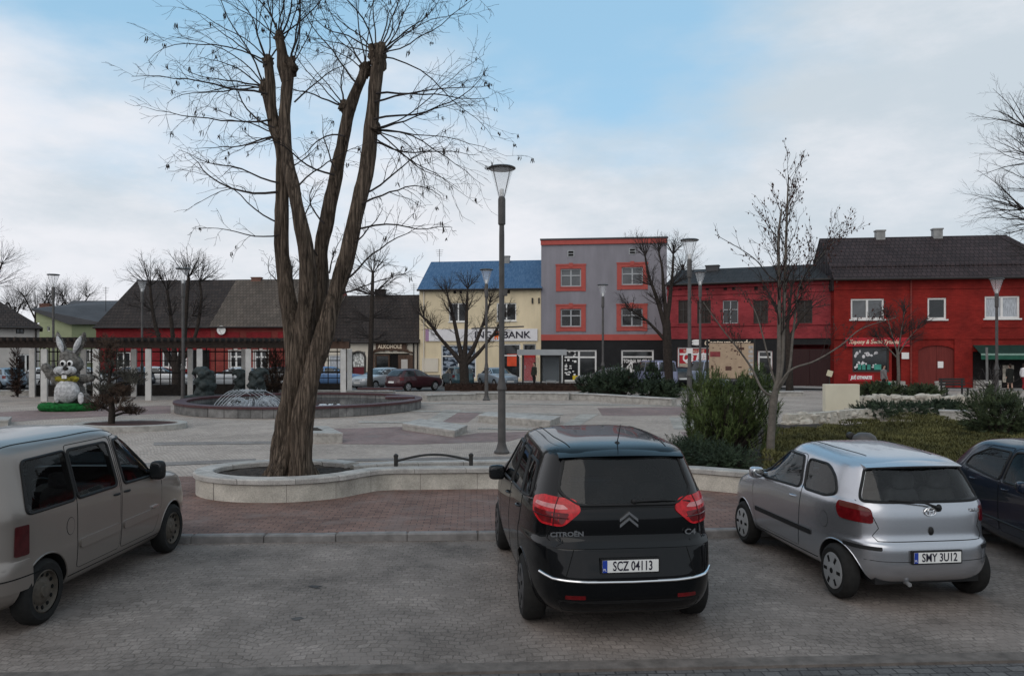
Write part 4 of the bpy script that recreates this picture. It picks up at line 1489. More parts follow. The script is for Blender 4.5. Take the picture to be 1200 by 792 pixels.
MT["glass_dark"] = thin_glass("dark_tinted_car_glass", (.36, .39, .39))
MT["glass_mid"] = thin_glass("tinted_car_pane", (.72, .76, .75), 1.27)
MT["glass_clear"] = thin_glass("clear_car_pane", (.80, .84, .83))
MT["tail_red"] = M("red_tail_lens", (0.11, 0.005, 0.007), .12, var=.4, scale=14, coat=.4)
MT["tail_dark"] = M("dark_red_tail_lens", (0.055, 0.007, 0.009), .15, var=.25, scale=14, coat=.5)
MT["tail_amber"] = M("smoky_amber_lens", (0.11, 0.030, 0.022), .15, var=.2, scale=10, coat=.5)
MT["lens_clear"] = M("clear_lens", (0.55, 0.50, 0.50), .1, var=.15, scale=16, coat=.5)
MT["brake_lit"] = M("lit_brake_lens", (0.33, 0.008, 0.012), .2, var=.5, scale=24, coat=.25)
_b = MT["brake_lit"].node_tree.nodes["Principled BSDF"]
_b.inputs["Emission Color"].default_value = (1.0, 0.02, 0.03, 1)
_b.inputs["Emission Strength"].default_value = 0.07
MT["lens_pink"] = M("pinkish_clear_lens", (0.50, 0.20, 0.20), .1, var=.3, scale=16, coat=.5)
MT["chrome"] = M("chrome_trim", (0.75, 0.75, 0.76), .15, metal=1.0, var=0)
MT["plate_white"] = M("number_plate_white", (0.70, 0.70, 0.68), .45, var=.05, scale=5)
MT["plate_blue"] = M("number_plate_blue", (0.02, 0.05, 0.30), .45, var=0)


def interp(keys, z):
    """smooth (monotone) interpolation of rows (z, a, b, c ...)"""
    n = len(keys)
    if z <= keys[0][0]:
        return keys[0][1:]
    if z >= keys[-1][0]:
        return keys[-1][1:]
    for i in range(n - 1):
        if keys[i][0] <= z <= keys[i + 1][0]:
            break
    out = []
    for c in range(1, len(keys[0])):
        def sl(j):
            return (keys[j + 1][c] - keys[j][c]) / max(1e-6, keys[j + 1][0] - keys[j][0])

        def m_(j):
            if j == 0:
                return sl(0)
            if j == n - 1:
                return sl(n - 2)
            a, b = sl(j - 1), sl(j)
            if a * b <= 0:
                return 0
            return 2 * a * b / (a + b)
        h_ = keys[i + 1][0] - keys[i][0]
        t = (z - keys[i][0]) / h_
        p0, p1, m0, m1 = keys[i][c], keys[i + 1][c], m_(i) * h_, m_(i + 1) * h_
        out.append((2 * t ** 3 - 3 * t ** 2 + 1) * p0 + (t ** 3 - 2 * t ** 2 + t) * m0 + (-2 * t ** 3 + 3 * t ** 2) * p1 + (t ** 3 - t ** 2) * m1)
    return out


def rounded(poly, r=.04, seg=4):
    n = len(poly)
    out = []
    for i in range(n):
        p, a, b = Vector(poly[i]), Vector(poly[i - 1]), Vector(poly[(i + 1) % n])
        da, db = (a - p), (b - p)
        k = min(r, da.length * .45, db.length * .45)
        A, B = p + da.normalized() * k, p + db.normalized() * k
        for j in range(seg + 1):
            t = j / seg
            out.append(tuple((A * (1 - t) ** 2 + p * 2 * t * (1 - t) + B * t * t)))
    return out


class Car:
    def __init__(s, name, label, cat, keys, L, mat, wb, axle, wr, track, nseg=104, nz=56, group=None, arch=.045, n_rear=6.5, n_front=5.0, warp=None, detail=True):
        """keys rows: z, rear x, front x, half width"""
        s.root = thing(name, label, cat, group=group)
        s.L, s.wb, s.axle, s.wr, s.track = L, wb, axle, wr, track
        s.mat, s.keys, s.warp = mat, keys, warp
        zs = []
        z0, z1 = keys[0][0], keys[-1][0]
        for i in range(len(keys) - 1):
            a, b = keys[i][0], keys[i + 1][0]
            k = max(2, int(round((b - a) / (z1 - z0) * nz)))
            zs += [a + (b - a) * j / k for j in range(k)]
        zs.append(z1)
        vs, fs = [], []
        for z in zs:
            xr, xf, w_ = interp(keys, z)
            cx = xr + (xf - xr) * .5
            a = (xf - xr) / 2
            for k in range(nseg):
                t = 2 * pi * (k + .5) / nseg
                c, sn = cos(t), sin(t)
                e = n_front if c > 0 else n_rear
                x = cx + a * math.copysign(abs(c) ** (2 / e), c)
                y = w_ * math.copysign(abs(sn) ** (2 / e), sn)
                zz = z
                if warp:
                    zz = z + warp(x, y, z)
                vs.append((x, y, zz))
        n = nseg
        for i in range(len(zs) - 1):
            for k in range(n):
                k2 = (k + 1) % n
                fs.append((i * n + k, i * n + k2, (i + 1) * n + k2, (i + 1) * n + k))
        fs.append(tuple(range(n - 1, -1, -1)))
        fs.append(tuple((len(zs) - 1) * n + k for k in range(n)))
        s.bvh = BVHTree.FromPolygons([Vector(v) for v in vs], fs)
        mb = MB()
        mb.smooth = True
        mb.add(vs, fs)
        body = mb.build("body", [mat, MT["plastic"]], s.root, sharp=40)
        # wheel arches cut out of the shell
        for ax in (axle, axle + wb):
            c = MB()
            c.mi = 1
            c.lathe([(wr + arch, -2), (wr + arch, 2)], 36, (ax, 0, wr), "Y")
            co = c.build("cutter", [mat, MT["plastic"]], recalc=True)
            md_ = body.modifiers.new("b", "BOOLEAN")
            md_.operation = "DIFFERENCE"
            md_.object = co
            md_.solver = "EXACT"
            dg = bpy.context.evaluated_depsgraph_get()
            me = bpy.data.meshes.new_from_object(body.evaluated_get(dg))
            body.modifiers.clear()
            body.data = me
            bpy.data.objects.remove(co)
        body.data.set_sharp_from_angle(angle=radians(40))
        s.body = body
        # closing box between the wheels (floor pan and inner arches)
        fl = MB()
        hw = track - .16
        fl.bx(axle - wr - .1, axle + wb + wr + .1, -hw, hw, keys[0][0] + .02, keys[0][0] + .42)
        fl.build("floor_pan", MT["plastic"], s.root)

    def open_cabin(s, z0, z1, sides, rear, front, tint, wall=.055, front_in=.16):
        """hollows the cabin out of the body, cuts the window openings and fits glass with seals, seats inside"""
        cut = []
        rows = [r for r in s.keys]
        c = MB()
        zs = [z0 + (z1 - z0) * i / 22 for i in range(23)]
        N_ = 56
        vs = []
        for z in zs:
            xr, xf, w_ = interp(rows, z)
            t_ = min(1.0, (z - z0) / .22)
            w_ = w_ - wall - .12 * (1 - t_)
            xr, xf = xr + wall + .02 + .12 * (1 - t_), min(xf - front_in, s.axle + s.wb - .25)
            top = max(0.0, (z - z1 + .1) / .1)
            w_ -= .10 * top ** 2
            cx, a = (xr + xf) / 2, (xf - xr) / 2
            for k in range(N_):
                t = 2 * pi * (k + .5) / N_
                e = 5.0
                x = cx + a * math.copysign(abs(cos(t)) ** (2 / e), cos(t))
                y = w_ * math.copysign(abs(sin(t)) ** (2 / e), sin(t))
                vs.append((x, y, z + (s.warp(x, y, z) if s.warp else 0)))
        fs = []
        for i in range(len(zs) - 1):
            for k in range(N_):
                k2 = (k + 1) % N_
                fs.append((i * N_ + k, i * N_ + k2, (i + 1) * N_ + k2, (i + 1) * N_ + k))
        fs.append(tuple(range(N_ - 1, -1, -1)))
        fs.append(tuple((len(zs) - 1) * N_ + k for k in range(N_)))
        c.mi = 1
        c.add(vs, fs)
        cut.append(c)

        def prism3(poly, f, a, b):
            m = MB()
            m.mi = 1
            n = len(poly)
            m.add([f(u, v, a) for u, v in poly] + [f(u, v, b) for u, v in poly], [tuple(range(n)), tuple(range(2 * n - 1, n - 1, -1))] + [(i, i + n, (i + 1) % n + n, (i + 1) % n) for i in range(n)])
            return m
        for nm, poly in sides:
            cut.append(prism3(poly, lambda u, v, t: (u, t, v), -1.5, 1.5))
        xm = (interp(rows, z1 - .1)[0] + interp(rows, z1 - .1)[1]) / 2
        if rear:
            for poly in rear:
                cut.append(prism3(poly, lambda u, v, t: (t, u, v), -1, xm))
        cut.append(prism3(front, lambda u, v, t: (t, u, v), xm, s.L + 1))
        for m in cut:
            co = m.build("cutter", [s.mat, MT["plastic"]], recalc=True)
            md_ = s.body.modifiers.new("b", "BOOLEAN")
            md_.operation = "DIFFERENCE"
            md_.object = co
            md_.solver = "EXACT"
            dg = bpy.context.evaluated_depsgraph_get()
            me = bpy.data.meshes.new_from_object(s.body.evaluated_get(dg))
            s.body.modifiers.clear()
            s.body.data = me
            bpy.data.objects.remove(co)
        s.body.data.set_sharp_from_angle(angle=radians(40))

        def grown(poly, k=.022):
            n = len(poly)
            c_ = sum((Vector(p) for p in poly), Vector((0, 0))) / n
            return [tuple(Vector(p) + (Vector(p) - c_).normalized() * k) for p in poly]

        def glaze(nm, poly, mode):
            g = s.panel(nm, grown(poly), mode, tint, off=.004, step=.1, rim=0)
            s.line("seal", grown(poly, .014), mode, MT["plastic"], r=.017, off=.001, parent=g, closed=True, step=.06, n=6)
        for nm, poly in sides:
            for m in "LR":
                glaze(nm, poly, m)
        for poly in rear or ():
            glaze("rear_window", poly, "B")
        glaze("windscreen", front, "F")
        # seats with headrests, dashboard and steering wheel
        fx = s.axle + s.wb * .42
        cl = MT["seat_cloth"]
        for x, ys in ((fx, (-.37, .37)), (s.axle + .16, (-.42, 0, .42))):
            for y in ys:
                m = MB()
                m.smooth = True
                wd = .25 if x == fx else .215
                sball(m, (x + .26, y, .58), (.27, wd, .10), .5, 14, 8)
                sball(m, (x - .06, y, .85), (.10, wd, .31), .5, 14, 8)
                sball(m, (x - .12, y, 1.22), (.055, .13, .085), .5, 12, 8)
                m.tube([(x - .09, y - .05, 1.05), (x - .12, y - .05, 1.2)], .008, 5)
                m.tube([(x - .09, y + .05, 1.05), (x - .12, y + .05, 1.2)], .008, 5)
                m.build("seat", cl, s.root)
        m = MB()
        dx = fx + 1.0
        m.bbox((dx + .1, 0, .86), (.5, s.track * 1.6, .26), .08)
        m.build("dashboard", MT["plastic"], s.root)
        m = MB()
        m.smooth = True
        m.tube([(dx - .22 - .07 * sin(2 * pi * k / 20), .37 + .18 * cos(2 * pi * k / 20), .93 + .17 * sin(2 * pi * k / 20)) for k in range(21)], .014, 6)
        m.tube([(dx - .22, .37, .93), (dx - .05, .37, .86)], .03, 6)
        m.build("steering_wheel", MT["plastic"], s.root)

    # -------- projection
    def hit(s, mode, u, v):
        if mode in "LR":
            sg = 1 if mode == "L" else -1
            o, d = Vector((u, 3 * sg, v)), Vector((0, -sg, 0))
        elif mode == "B":
            o, d = Vector((-3, u, v)), Vector((1, 0, 0))
        elif mode == "F":
            o, d = Vector((s.L + 3, u, v)), Vector((-1, 0, 0))
        elif mode == "T":
            o, d = Vector((u, v, 5)), Vector((0, 0, -1))
        else:                                    # "W": round the rear corner, u = angle from straight back
            c = Vector((.75, 0, v))
            dd = Vector((-cos(u), sin(u), 0))
            o, d = c + dd * 4, -dd
        r = s.bvh.ray_cast(o, d)
        if r[0] is None:
            r = s.bvh.find_nearest(o + d * 2.5)
        nrm = r[1]
        if nrm.dot(d) > 0:
            nrm = -nrm
        return r[0], nrm

    def panel(s, name, poly, mode, mat, off=.005, step=.05, rim=.014, parent=None, vstep=None):
        bm = bmesh.new()
        vs = [bm.verts.new((p[0], p[1], 0)) for p in poly]
        bm.faces.new(vs)
        us, ws = [p[0] for p in poly], [p[1] for p in poly]
        u = min(us) + step
        while u < max(us) - 1e-4:
            bmesh.ops.bisect_plane(bm, geom=bm.verts[:] + bm.edges[:] + bm.faces[:], plane_co=(u, 0, 0), plane_no=(1, 0, 0), dist=1e-5)
            u += step
        st = vstep or step
        v_ = min(ws) + st
        while v_ < max(ws) - 1e-4:
            bmesh.ops.bisect_plane(bm, geom=bm.verts[:] + bm.edges[:] + bm.faces[:], plane_co=(0, v_, 0), plane_no=(0, 1, 0), dist=1e-5)
            v_ += st
        bmesh.ops.remove_doubles(bm, verts=bm.verts, dist=1e-5)
        nr = {}
        for v in bm.verts:
            p, n_ = s.hit(mode, v.co.x, v.co.y)
            nr[v] = n_
            v.co = p + n_ * off
        bm.normal_update()
        fl = sum(1 if f.normal.dot(nr[f.verts[0]]) > 0 else -1 for f in bm.faces)
        if fl < 0:
            bmesh.ops.reverse_faces(bm, faces=bm.faces[:])
        if rim:
            be = [e for e in bm.edges if e.is_boundary]
            r = bmesh.ops.extrude_edge_only(bm, edges=be)
            old = [v for e in be for v in e.verts]
            for v in r["geom"]:
                if isinstance(v, bmesh.types.BMVert):
                    q = min(old, key=lambda o: (o.co - v.co).length_squared)
                    v.co = v.co - nr[q] * (off + rim)
        me = bpy.data.meshes.new(name)
        bm.to_mesh(me)
        bm.free()
        me.materials.append(mat)
        me.polygons.foreach_set("use_smooth", [True] * len(me.polygons))
        me.set_sharp_from_angle(angle=radians(30))
        o = bpy.data.objects.new(name, me)
        COL.objects.link(o)
        o.parent = parent or s.root
        return o

    def line(s, name, pts, mode, mat=None, r=.004, off=-.001, parent=None, closed=False, step=.05, n=5):
        P = []
        pts = list(pts) + ([pts[0]] if closed else [])
        for i in range(len(pts) - 1):
            a, b = Vector(pts[i]), Vector(pts[i + 1])
            k = max(1, int((b - a).length / step))
            for j in range(k):
                q = a.lerp(b, j / k)
                P.append(q)
        P.append(Vector(pts[-1]))
        co = []
        for q in P:
            p, n_ = s.hit(mode, q.x, q.y)
            co.append(p + n_ * off)
        mb = MB()
        mb.smooth = True
        mb.tube(co, r, n)
        return mb.build(name, mat or MT["seam"], parent or s.root)

    def both(s, f):
        return [f("L"), f("R")]

    def wheels(s, kind="hubcap", w_=.19, steer=0.0, holes=8, mat=None):
        R = s.wr
        for ax in (s.axle, s.axle + s.wb):
            for sg in (1, -1):
                e = empty("wheel", (ax, sg * s.track, R), 0, s.root)
                if ax > s.axle + .1:
                    e.rotation_euler = (0, 0, steer)
                t = MB()
                t.smooth = True
                hw = w_ / 2
                ri = R * .66
                t.lathe([(ri, -hw), (R - .05, -hw - .006), (R - .018, -hw + .012), (R - .003, -hw + .035), (R, 0), (R - .003, hw - .035), (R - .018, hw - .012),
                         (R - .05, hw + .006), (ri, hw), (ri - .02, hw - .06), (ri - .02, -hw + .06)], 32, axis="Y", cap=False)
                t.build("tyre", MT["rubber"], e)
                r = MB()
                r.smooth = True
                o = sg * hw
                a = sg
                if kind == "hubcap":
                    r.lathe([(ri + .004, o - a * .02), (ri, o + a * .004), (ri * .86, o + a * .010), (ri * .55, o + a * .012), (ri * .2, o + a * .016), (.001, o + a * .017)], 32, axis="Y", cap=False)
                    r.mi = 1
                    for k in range(holes):
                        t_ = 2 * pi * k / holes
                        r.smooth = False
                        r.box((ri * .68 * cos(t_), o + a * .008, ri * .68 * sin(t_)), (ri * .36, .012, ri * (1.1 / holes)), ry=-t_)
                        r.smooth = True
                    r.lathe([(ri * .17, o + a * .014), (ri * .15, o + a * .02), (.001, o + a * .02)], 16, axis="Y", cap=False)
                else:
                    r.lathe([(ri + .004, o - a * .012), (ri * .93, o - a * .002), (ri * .86, o - a * .035), (ri * .66, o - a * .045), (ri * .5, o - a * .02), (ri * .3, o - a * .018),
                             (ri * .26, o - a * .0), (.001, o - a * .0)], 32, axis="Y", cap=False)
                    r.mi = 1
                    for k in range(12):
                        t_ = 2 * pi * k / 12
                        r.ball((ri * .77 * cos(t_), o - a * .038, ri * .77 * sin(t_)), (.022, .010, .022), 6, 4)
                r.build("rim", [mat or (MT["rim"] if kind == "hubcap" else MT["rim_steel"]), MT["seam"]], e)

    def arch_lips(s, mat=None, r=.012):
        for ax in (s.axle, s.axle + s.wb):
            for m in "LR":
                R = s.wr + .045 + r * .6
                pts = []
                for k in range(25):
                    t = -.12 + (pi + .24) * k / 24
                    pts.append((ax + R * cos(t), s.wr + R * sin(t)))
                pts = [p for p in pts if p[1] > s.keys[0][0] + .03]
                s.line("arch_lip", pts, m, mat or s.mat, r=r, off=-.004, n=6)

    def plate(s, txt, x, y, z, rot=0.0, sx=1.0):
        """number plate on the rear: holder, white face, blue band, characters"""
        e = empty("number_plate", (x, y, z), 0, s.root)
        boxpart(e, "holder", MT["plastic"], (-.012, .02, -.27, .27, -.068, .068))
        boxpart(e, "face", MT["plate_white"], (-.017, -.0125, -.255, .255, -.054, .054))
        boxpart(e, "blue_band", MT["plate_blue"], (-.0185, -.0175, .212, .255, -.054, .054))
        lettering(txt, .118, (-.019, -.02, -.002), MT["navy_text"], e, rot=(radians(90), 0, radians(-90)), ext=.0008, sx=.43 / (.118 * len(txt) * .60), bold=.0018)
        lettering("PL", .03, (-.0195, .234, -.03), MT["white_text"], e, rot=(radians(90), 0, radians(-90)), ext=.0005)
        return e

    def place(s, x, y, yaw):
        """rear axle centre at x, y; yaw 0 = nose away from the camera"""
        a = pi / 2 + yaw
        o = Vector((s.axle * cos(a), s.axle * sin(a)))
        s.root.location = (x - o.x, y - o.y, 0.0)
        s.root.rotation_euler = (0, 0, a)


MT["mirror"] = M("mirror_glass", (.55, .57, .58), .05, metal=1.0, var=0)


def sball(mb, c, r, e=.55, nu=18, nv=12):
    """rounded box: a superellipsoid"""
    sg_ = lambda v: math.copysign(abs(v) ** e, v)
    vs, fs = [], []
    for j in range(nv + 1):
        t = -pi / 2 + pi * j / nv
        for i in range(nu):
            a = 2 * pi * (i + .5) / nu
            vs.append((c[0] + r[0] * sg_(cos(t)) * sg_(cos(a)), c[1] + r[1] * sg_(cos(t)) * sg_(sin(a)), c[2] + r[2] * sg_(sin(t))))
    for j in range(nv):
        for i in range(nu):
            k = (i + 1) % nu
            fs.append((j * nu + i, j * nu + k, (j + 1) * nu + k, (j + 1) * nu + i))
    mb.add(vs, fs)


def mirror_part(car, x, z, sg, mat, w_=.2, h_=.14, out=.13, glass="mirror", parent=None):
    p, n_ = car.hit("L" if sg > 0 else "R", x, z)
    mb = MB()
    mb.smooth = True
    c = p + Vector((-.02, sg * out, .03))
    sball(mb, c, (.075, w_ / 2, h_ / 2))
    mb.tube([p - Vector((0, sg * .02, 0)), c - Vector((0, sg * .05, .02))], .025, 8)
    o = mb.build("wing_mirror", mat, parent or car.root)
    g = MB()
    g.smooth = True
    sball(g, c + Vector((-.062, 0, 0)), (.018, w_ / 2 * .86, h_ / 2 * .82))
    g.build("mirror_glass", MT[glass], o)
    return o


def handle(car, x, z, m, mat, l=.16, parent=None):
    sg = 1 if m == "L" else -1
    pts = []
    for k in range(7):
        t = k / 6
        p, n_ = car.hit(m, x - l / 2 + l * t, z)
        pts.append(p + n_ * (.028 * sin(pi * t) + .002))
    mb = MB()
    mb.smooth = True
    mb.tube(pts, [.008, .011, .012, .012, .012, .011, .008], 8)
    return mb.build("handle", mat, parent or car.root)


# ================================================================== black five door car (rear view)
K = [(.21, .32, 4.15, .72), (.27, .12, 4.33, .82), (.36, .035, 4.42, .875), (.46, .005, 4.46, .90), (.575, .0, 4.47, .912), (.68, .015, 4.46, .918), (.80, .035, 4.43, .92),
     (.875, .05, 4.38, .918), (.905, .095, 4.35, .912), (.95, .122, 4.28, .908), (1.05, .128, 4.10, .898), (1.15, .138, 3.82, .885), (1.24, .165, 3.50, .862), (1.29, .19, 3.33, .842),
     (1.42, .275, 2.98, .785), (1.53, .345, 2.72, .732), (1.60, .395, 2.54, .695), (1.64, .45, 2.38, .64), (1.665, .54, 2.25, .55), (1.683, .72, 2.05, .40), (1.691, 1.0, 1.75, .22), (1.693, 1.25, 1.45, .06)]
ramp = lambda z, a, b: max(0.0, min(1.0, (z - a) / (b - a)))
C4W = lambda x, y, z: ramp(z, 1.30, 1.6) * (.062 + .022 * (x - .5))
c4 = Car("parked_car", "shiny black car seen from behind with lit red tail lights and plate SCZ 04113", "car", K, 4.47, MT["paint_black"], 2.73, .84, .325, .80, n_rear=5.4, n_front=4.6, warp=C4W)
c4.wheels("hubcap", .21, holes=7, mat=M("dark_alloy", (.075, .076, .08), .4, metal=.5, var=.2, scale=8))
c4.arch_lips(r=.010)
# rear screen, its frame, spoiler
scr = rounded([(-.44, 1.24), (.44, 1.24), (.565, 1.31), (.605, 1.36), (.535, 1.63), (-.535, 1.63), (-.605, 1.36), (-.565, 1.31)], .04)
c4s = [("side_window", rounded([(1.08, 1.215), (1.82, 1.19), (1.80, 1.58), (1.34, 1.56)], .05)), ("side_window", rounded([(1.93, 1.185), (2.78, 1.145), (2.38, 1.59), (1.91, 1.59)], .05)),
       ("quarter_window", rounded([(.64, 1.25), (1.01, 1.225), (1.22, 1.55), (.80, 1.53)], .05))]
c4.open_cabin(.66, 1.63, c4s, [scr], rounded([(-.66, 1.20), (.66, 1.20), (.54, 1.56), (-.54, 1.56)], .06), MT["glass_dark"])
mb = MB()
mb.smooth = True
sp = []
for k in range(15):
    t = -1 + 2 * k / 14
    y = .60 * t
    bow = .06 * t * t
    sp.append([(.33 + bow, y, 1.66 - .02 * t * t), (.36 + bow, y, 1.633 - .02 * t * t), (.56 + bow, y, 1.645 - .012 * t * t), (.62 + bow, y, 1.727 - .045 * t * t), (.42 + bow, y, 1.70 - .03 * t * t)])
vs = [p for r in sp for p in r]
fs = []
for i in range(14):
    for k in range(5):
        k2 = (k + 1) % 5
        fs.append((i * 5 + k, i * 5 + k2, (i + 1) * 5 + k2, (i + 1) * 5 + k))
fs += [(4, 3, 2, 1, 0), tuple(14 * 5 + k for k in range(5))]
mb.add(vs, fs)
mb.build("spoiler", MT["paint_black"], c4.root, recalc=True)
# side glass, doors
for m in "LR":
    dd_ = c4.panel("door", rounded([(1.02, .42), (1.86, .42), (1.90, 1.10), (1.90, 1.155), (.99, 1.185), (1.06, .85)], .03), m, MT["paint_black"], off=.003, step=.09)
    c4.line("door_gap", rounded([(1.02, .42), (1.86, .42), (1.90, 1.12), (1.86, 1.62), (1.30, 1.60), (.98, 1.20), (1.06, .85)], .05), m, r=.005, parent=dd_, closed=True)
    handle(c4, 1.16, 1.06, m, MT["paint_black"], parent=dd_)
    d2 = c4.panel("door", rounded([(1.885, .42), (2.92, .42), (2.98, .95), (2.93, 1.105), (1.93, 1.15), (1.93, 1.08)], .03), m, MT["paint_black"], off=.003, step=.09)
    c4.line("door_gap", rounded([(1.885, .42), (2.92, .42), (2.98, .95), (2.94, 1.14), (2.40, 1.65), (1.90, 1.64), (1.93, 1.1)], .05), m, r=.005, parent=d2, closed=True)
    handle(c4, 2.08, 1.03, m, MT["paint_black"], parent=d2)
    c4.line("chrome_strip", [(.60, 1.232), (1.4, 1.197), (2.2, 1.158), (2.9, 1.118)], m, MT["chrome"], r=.007, off=.006)
    c4.line("sill_seam", [(1.0, .33), (2.95, .31)], m, r=.006)
    mirror_part(c4, 2.72, 1.13, 1 if m == "L" else -1, MT["paint_black"], .20, .18, .10, "car_glass")
# tail lights wrap the corners
for sg in (1, -1):
    A = lambda y, x=.14: atan2(y, .75 - x) * sg
    lt = c4.panel("tail_light", rounded([(sg * .62, 1.19), (sg * .72, 1.285), (sg * 1.10, 1.31), (sg * 1.30, 1.27), (sg * 1.26, 1.14), (sg * 1.08, 1.055), (sg * .80, 1.045)], .05), "W", MT["brake_lit"], off=.014, step=.07, rim=.02, vstep=.05)
    c4.panel("lower_lens", rounded([(sg * .80, 1.065), (sg * 1.06, 1.075), (sg * 1.22, 1.15), (sg * 1.22, 1.18), (sg * .74, 1.165)], .03), "W", MT["tail_red"], off=.0155, step=.07, rim=.003, parent=lt)
    c4.panel("reversing_lens", rounded([(sg * .76, 1.20), (sg * .82, 1.235), (sg * 1.2, 1.245), (sg * 1.22, 1.215), (sg * .86, 1.195)], .02), "W", MT["lens_pink"], off=.0165, step=.07, rim=.003, parent=lt)
    c4.line("lens_joint", [(sg * .905, 1.045), (sg * .90, 1.30)], "W", MT["tail_dark"], r=.006, off=.0145, parent=lt)
    c4.line("lens_joint", [(sg * .75, 1.12), (sg * 1.26, 1.135)], "W", MT["tail_dark"], r=.006, off=.0145, parent=lt)
    c4.panel("rear_reflector", rounded([(sg * .42, .425), (sg * .60, .425), (sg * .60, .46), (sg * .42, .46)], .012), "B", MT["tail_red"], off=.004, step=.05)
c4.panel("bumper_step", rounded([(-.78, .868), (.78, .868), (.76, .905), (-.76, .905)], .02), "B", MT["paint_black"], off=.012, step=.08)
tg = c4.line("tailgate_gap", [(-.72, 1.24), (-.70, 1.06), (-.735, .93), (-.70, .90), (.70, .90), (.735, .93), (.70, 1.06), (.72, 1.24)], "B", r=.005)
c4.line("tailgate_crease", [(-.60, 1.205), (0, 1.213), (.60, 1.205)], "B", MT["plastic"], r=.006)
c4.line("plate_recess_edge", [(-.60, .60), (-.52, .86)], "B", r=.005)
c4.line("plate_recess_edge", [(.60, .60), (.52, .86)], "B", r=.005)
c4.line("chrome_strip", [(-.80, .628), (-.70, .600), (-.4, .585), (0, .58), (.4, .585), (.70, .600), (.80, .628)], "B", MT["chrome"], r=.013, off=.004, n=8)
c4.panel("bumper_lower", rounded([(-.62, .30), (.62, .30), (.66, .41), (-.66, .41)], .03), "B", MT["plastic"], off=.004, step=.1)
p, n_ = c4.hit("B", 0.02, .725)
c4.plate("SCZ 04113", p.x - .022, .02, .725)
# badge: two upright chevrons
p, n_ = c4.hit("B", 0, 1.10)
mb = MB()
for dz in (0, .052):
    for sg in (1, -1):
        mb.add([(p.x - .022, 0, 1.105 + dz), (p.x - .022, 0, 1.13 + dz), (p.x - .016, sg * .085, 1.062 + dz), (p.x - .016, sg * .085, 1.035 + dz),
                (p.x + .01, 0, 1.105 + dz), (p.x + .01, 0, 1.13 + dz), (p.x + .01, sg * .085, 1.062 + dz), (p.x + .01, sg * .085, 1.035 + dz)],
               [(0, 1, 2, 3), (7, 6, 5, 4), (0, 3, 7, 4), (1, 5, 6, 2), (2, 6, 7, 3), (0, 4, 5, 1)])
mb.build("badge", MT["chrome"], c4.root, recalc=True)
p, n_ = c4.hit("B", .5, 1.0)
lettering("CITROËN", .058, (p.x - .012, .57, .985), MT["chrome"], c4.root, rot=(radians(90), 0, radians(-90)), ext=.003, bold=.002, sx=1.25)
lettering("C4", .068, (p.x - .016, -.575, .985), MT["chrome"], c4.root, rot=(radians(90), 0, radians(-90)), ext=.003, bold=.002, sx=1.3)
# wiper, aerial, roof seams
mb = MB()
mb.smooth = True
p0, _ = c4.hit("B", -.06, 1.265)
q0, _ = c4.hit("B", -.60, 1.252)
mb.tube([p0 + Vector((-.02, 0, 0)), p0.lerp(q0, .5) + Vector((-.03, 0, .012)), q0 + Vector((-.02, 0, 0))], [.016, .011, .008], 6)
mb.ball(p0 + Vector((-.012, 0, 0)), .03, 10, 6)
mb.build("rear_wiper", MT["plastic"], c4.root)
mb = MB()
mb.smooth = True
mb.ball((.66, -.02, 1.73), (.05, .03, .03), 10, 6)
mb.tube([(.66, -.02, 1.74), (.56, -.03, 1.93)], [.006, .003], 6)
mb.build("aerial", MT["plastic"], c4.root)
for sg in (1, -1):
    c4.line("roof_seam", [(.55, sg * .47), (1.2, sg * .52), (2.2, sg * .53)], "T", r=.006)
yaw = radians(6.0)
PL = gp(621, 721, 0)
c4.place(PL.x + .815 * cos(yaw), PL.y + (.9) * sin(yaw) * 0 + .02, yaw)

# ================================================================== silver three door hatchback
K = [(.22, .25, 3.40, .66), (.28, .08, 3.52, .76), (.37, .02, 3.58, .805), (.47, .0, 3.61, .822), (.58, .0, 3.62, .83), (.655, .012, 3.61, .832), (.685, .05, 3.60, .831), (.74, .068, 3.57, .832), (.84, .075, 3.47, .83),
     (.93, .082, 3.25, .822), (1.00, .095, 2.98, .81), (1.05, .118, 2.72, .79), (1.08, .14, 2.60, .772), (1.20, .21, 2.36, .732), (1.32, .285, 2.10, .688), (1.40, .335, 1.93, .65), (1.435, .37, 1.84, .615),
     (1.465, .44, 1.74, .54), (1.485, .55, 1.62, .43), (1.497, .72, 1.45, .29), (1.503, .95, 1.25, .12)]
yr = Car("parked_car", "small silver three door hatchback with plate SMY 3U12 parked right of the black car", "car", K, 3.62, MT["paint_silver"], 2.37, .52, .288, .735, n_rear=5.0, n_front=4.2,
         warp=lambda x, y, z: ramp(z, 1.15, 1.42) * .05 * (x - .4))
yr.wheels("hubcap", .17, holes=6)
yr.arch_lips(r=.009)
yr.open_cabin(.60, 1.445, [("side_window", rounded([(1.33, 1.05), (2.42, 1.015), (1.86, 1.385), (1.42, 1.39)], .06)), ("quarter_window", rounded([(.58, 1.11), (.72, 1.065), (1.20, 1.055), (1.27, 1.375), (.86, 1.36), (.68, 1.26)], .07))],
              [rounded([(-.64, 1.08), (.64, 1.08), (.62, 1.16), (.515, 1.40), (-.515, 1.40), (-.62, 1.16)], .05)], rounded([(-.62, 1.06), (.62, 1.06), (.52, 1.38), (-.52, 1.38)], .06), MT["glass_clear"])
mb = MB()
mb.smooth = True
sp = []
for k in range(13):
    t = -1 + 2 * k / 12
    y = .545 * t
    bow = .07 * t * t
    sp.append([(.27 + bow, y, 1.428 - .02 * t * t), (.29 + bow, y, 1.408 - .02 * t * t), (.48 + bow, y, 1.415 - .02 * t * t), (.54 + bow, y, 1.476 - .032 * t * t), (.36 + bow, y, 1.458 - .026 * t * t)])
vs = [p for r in sp for p in r]
fs = []
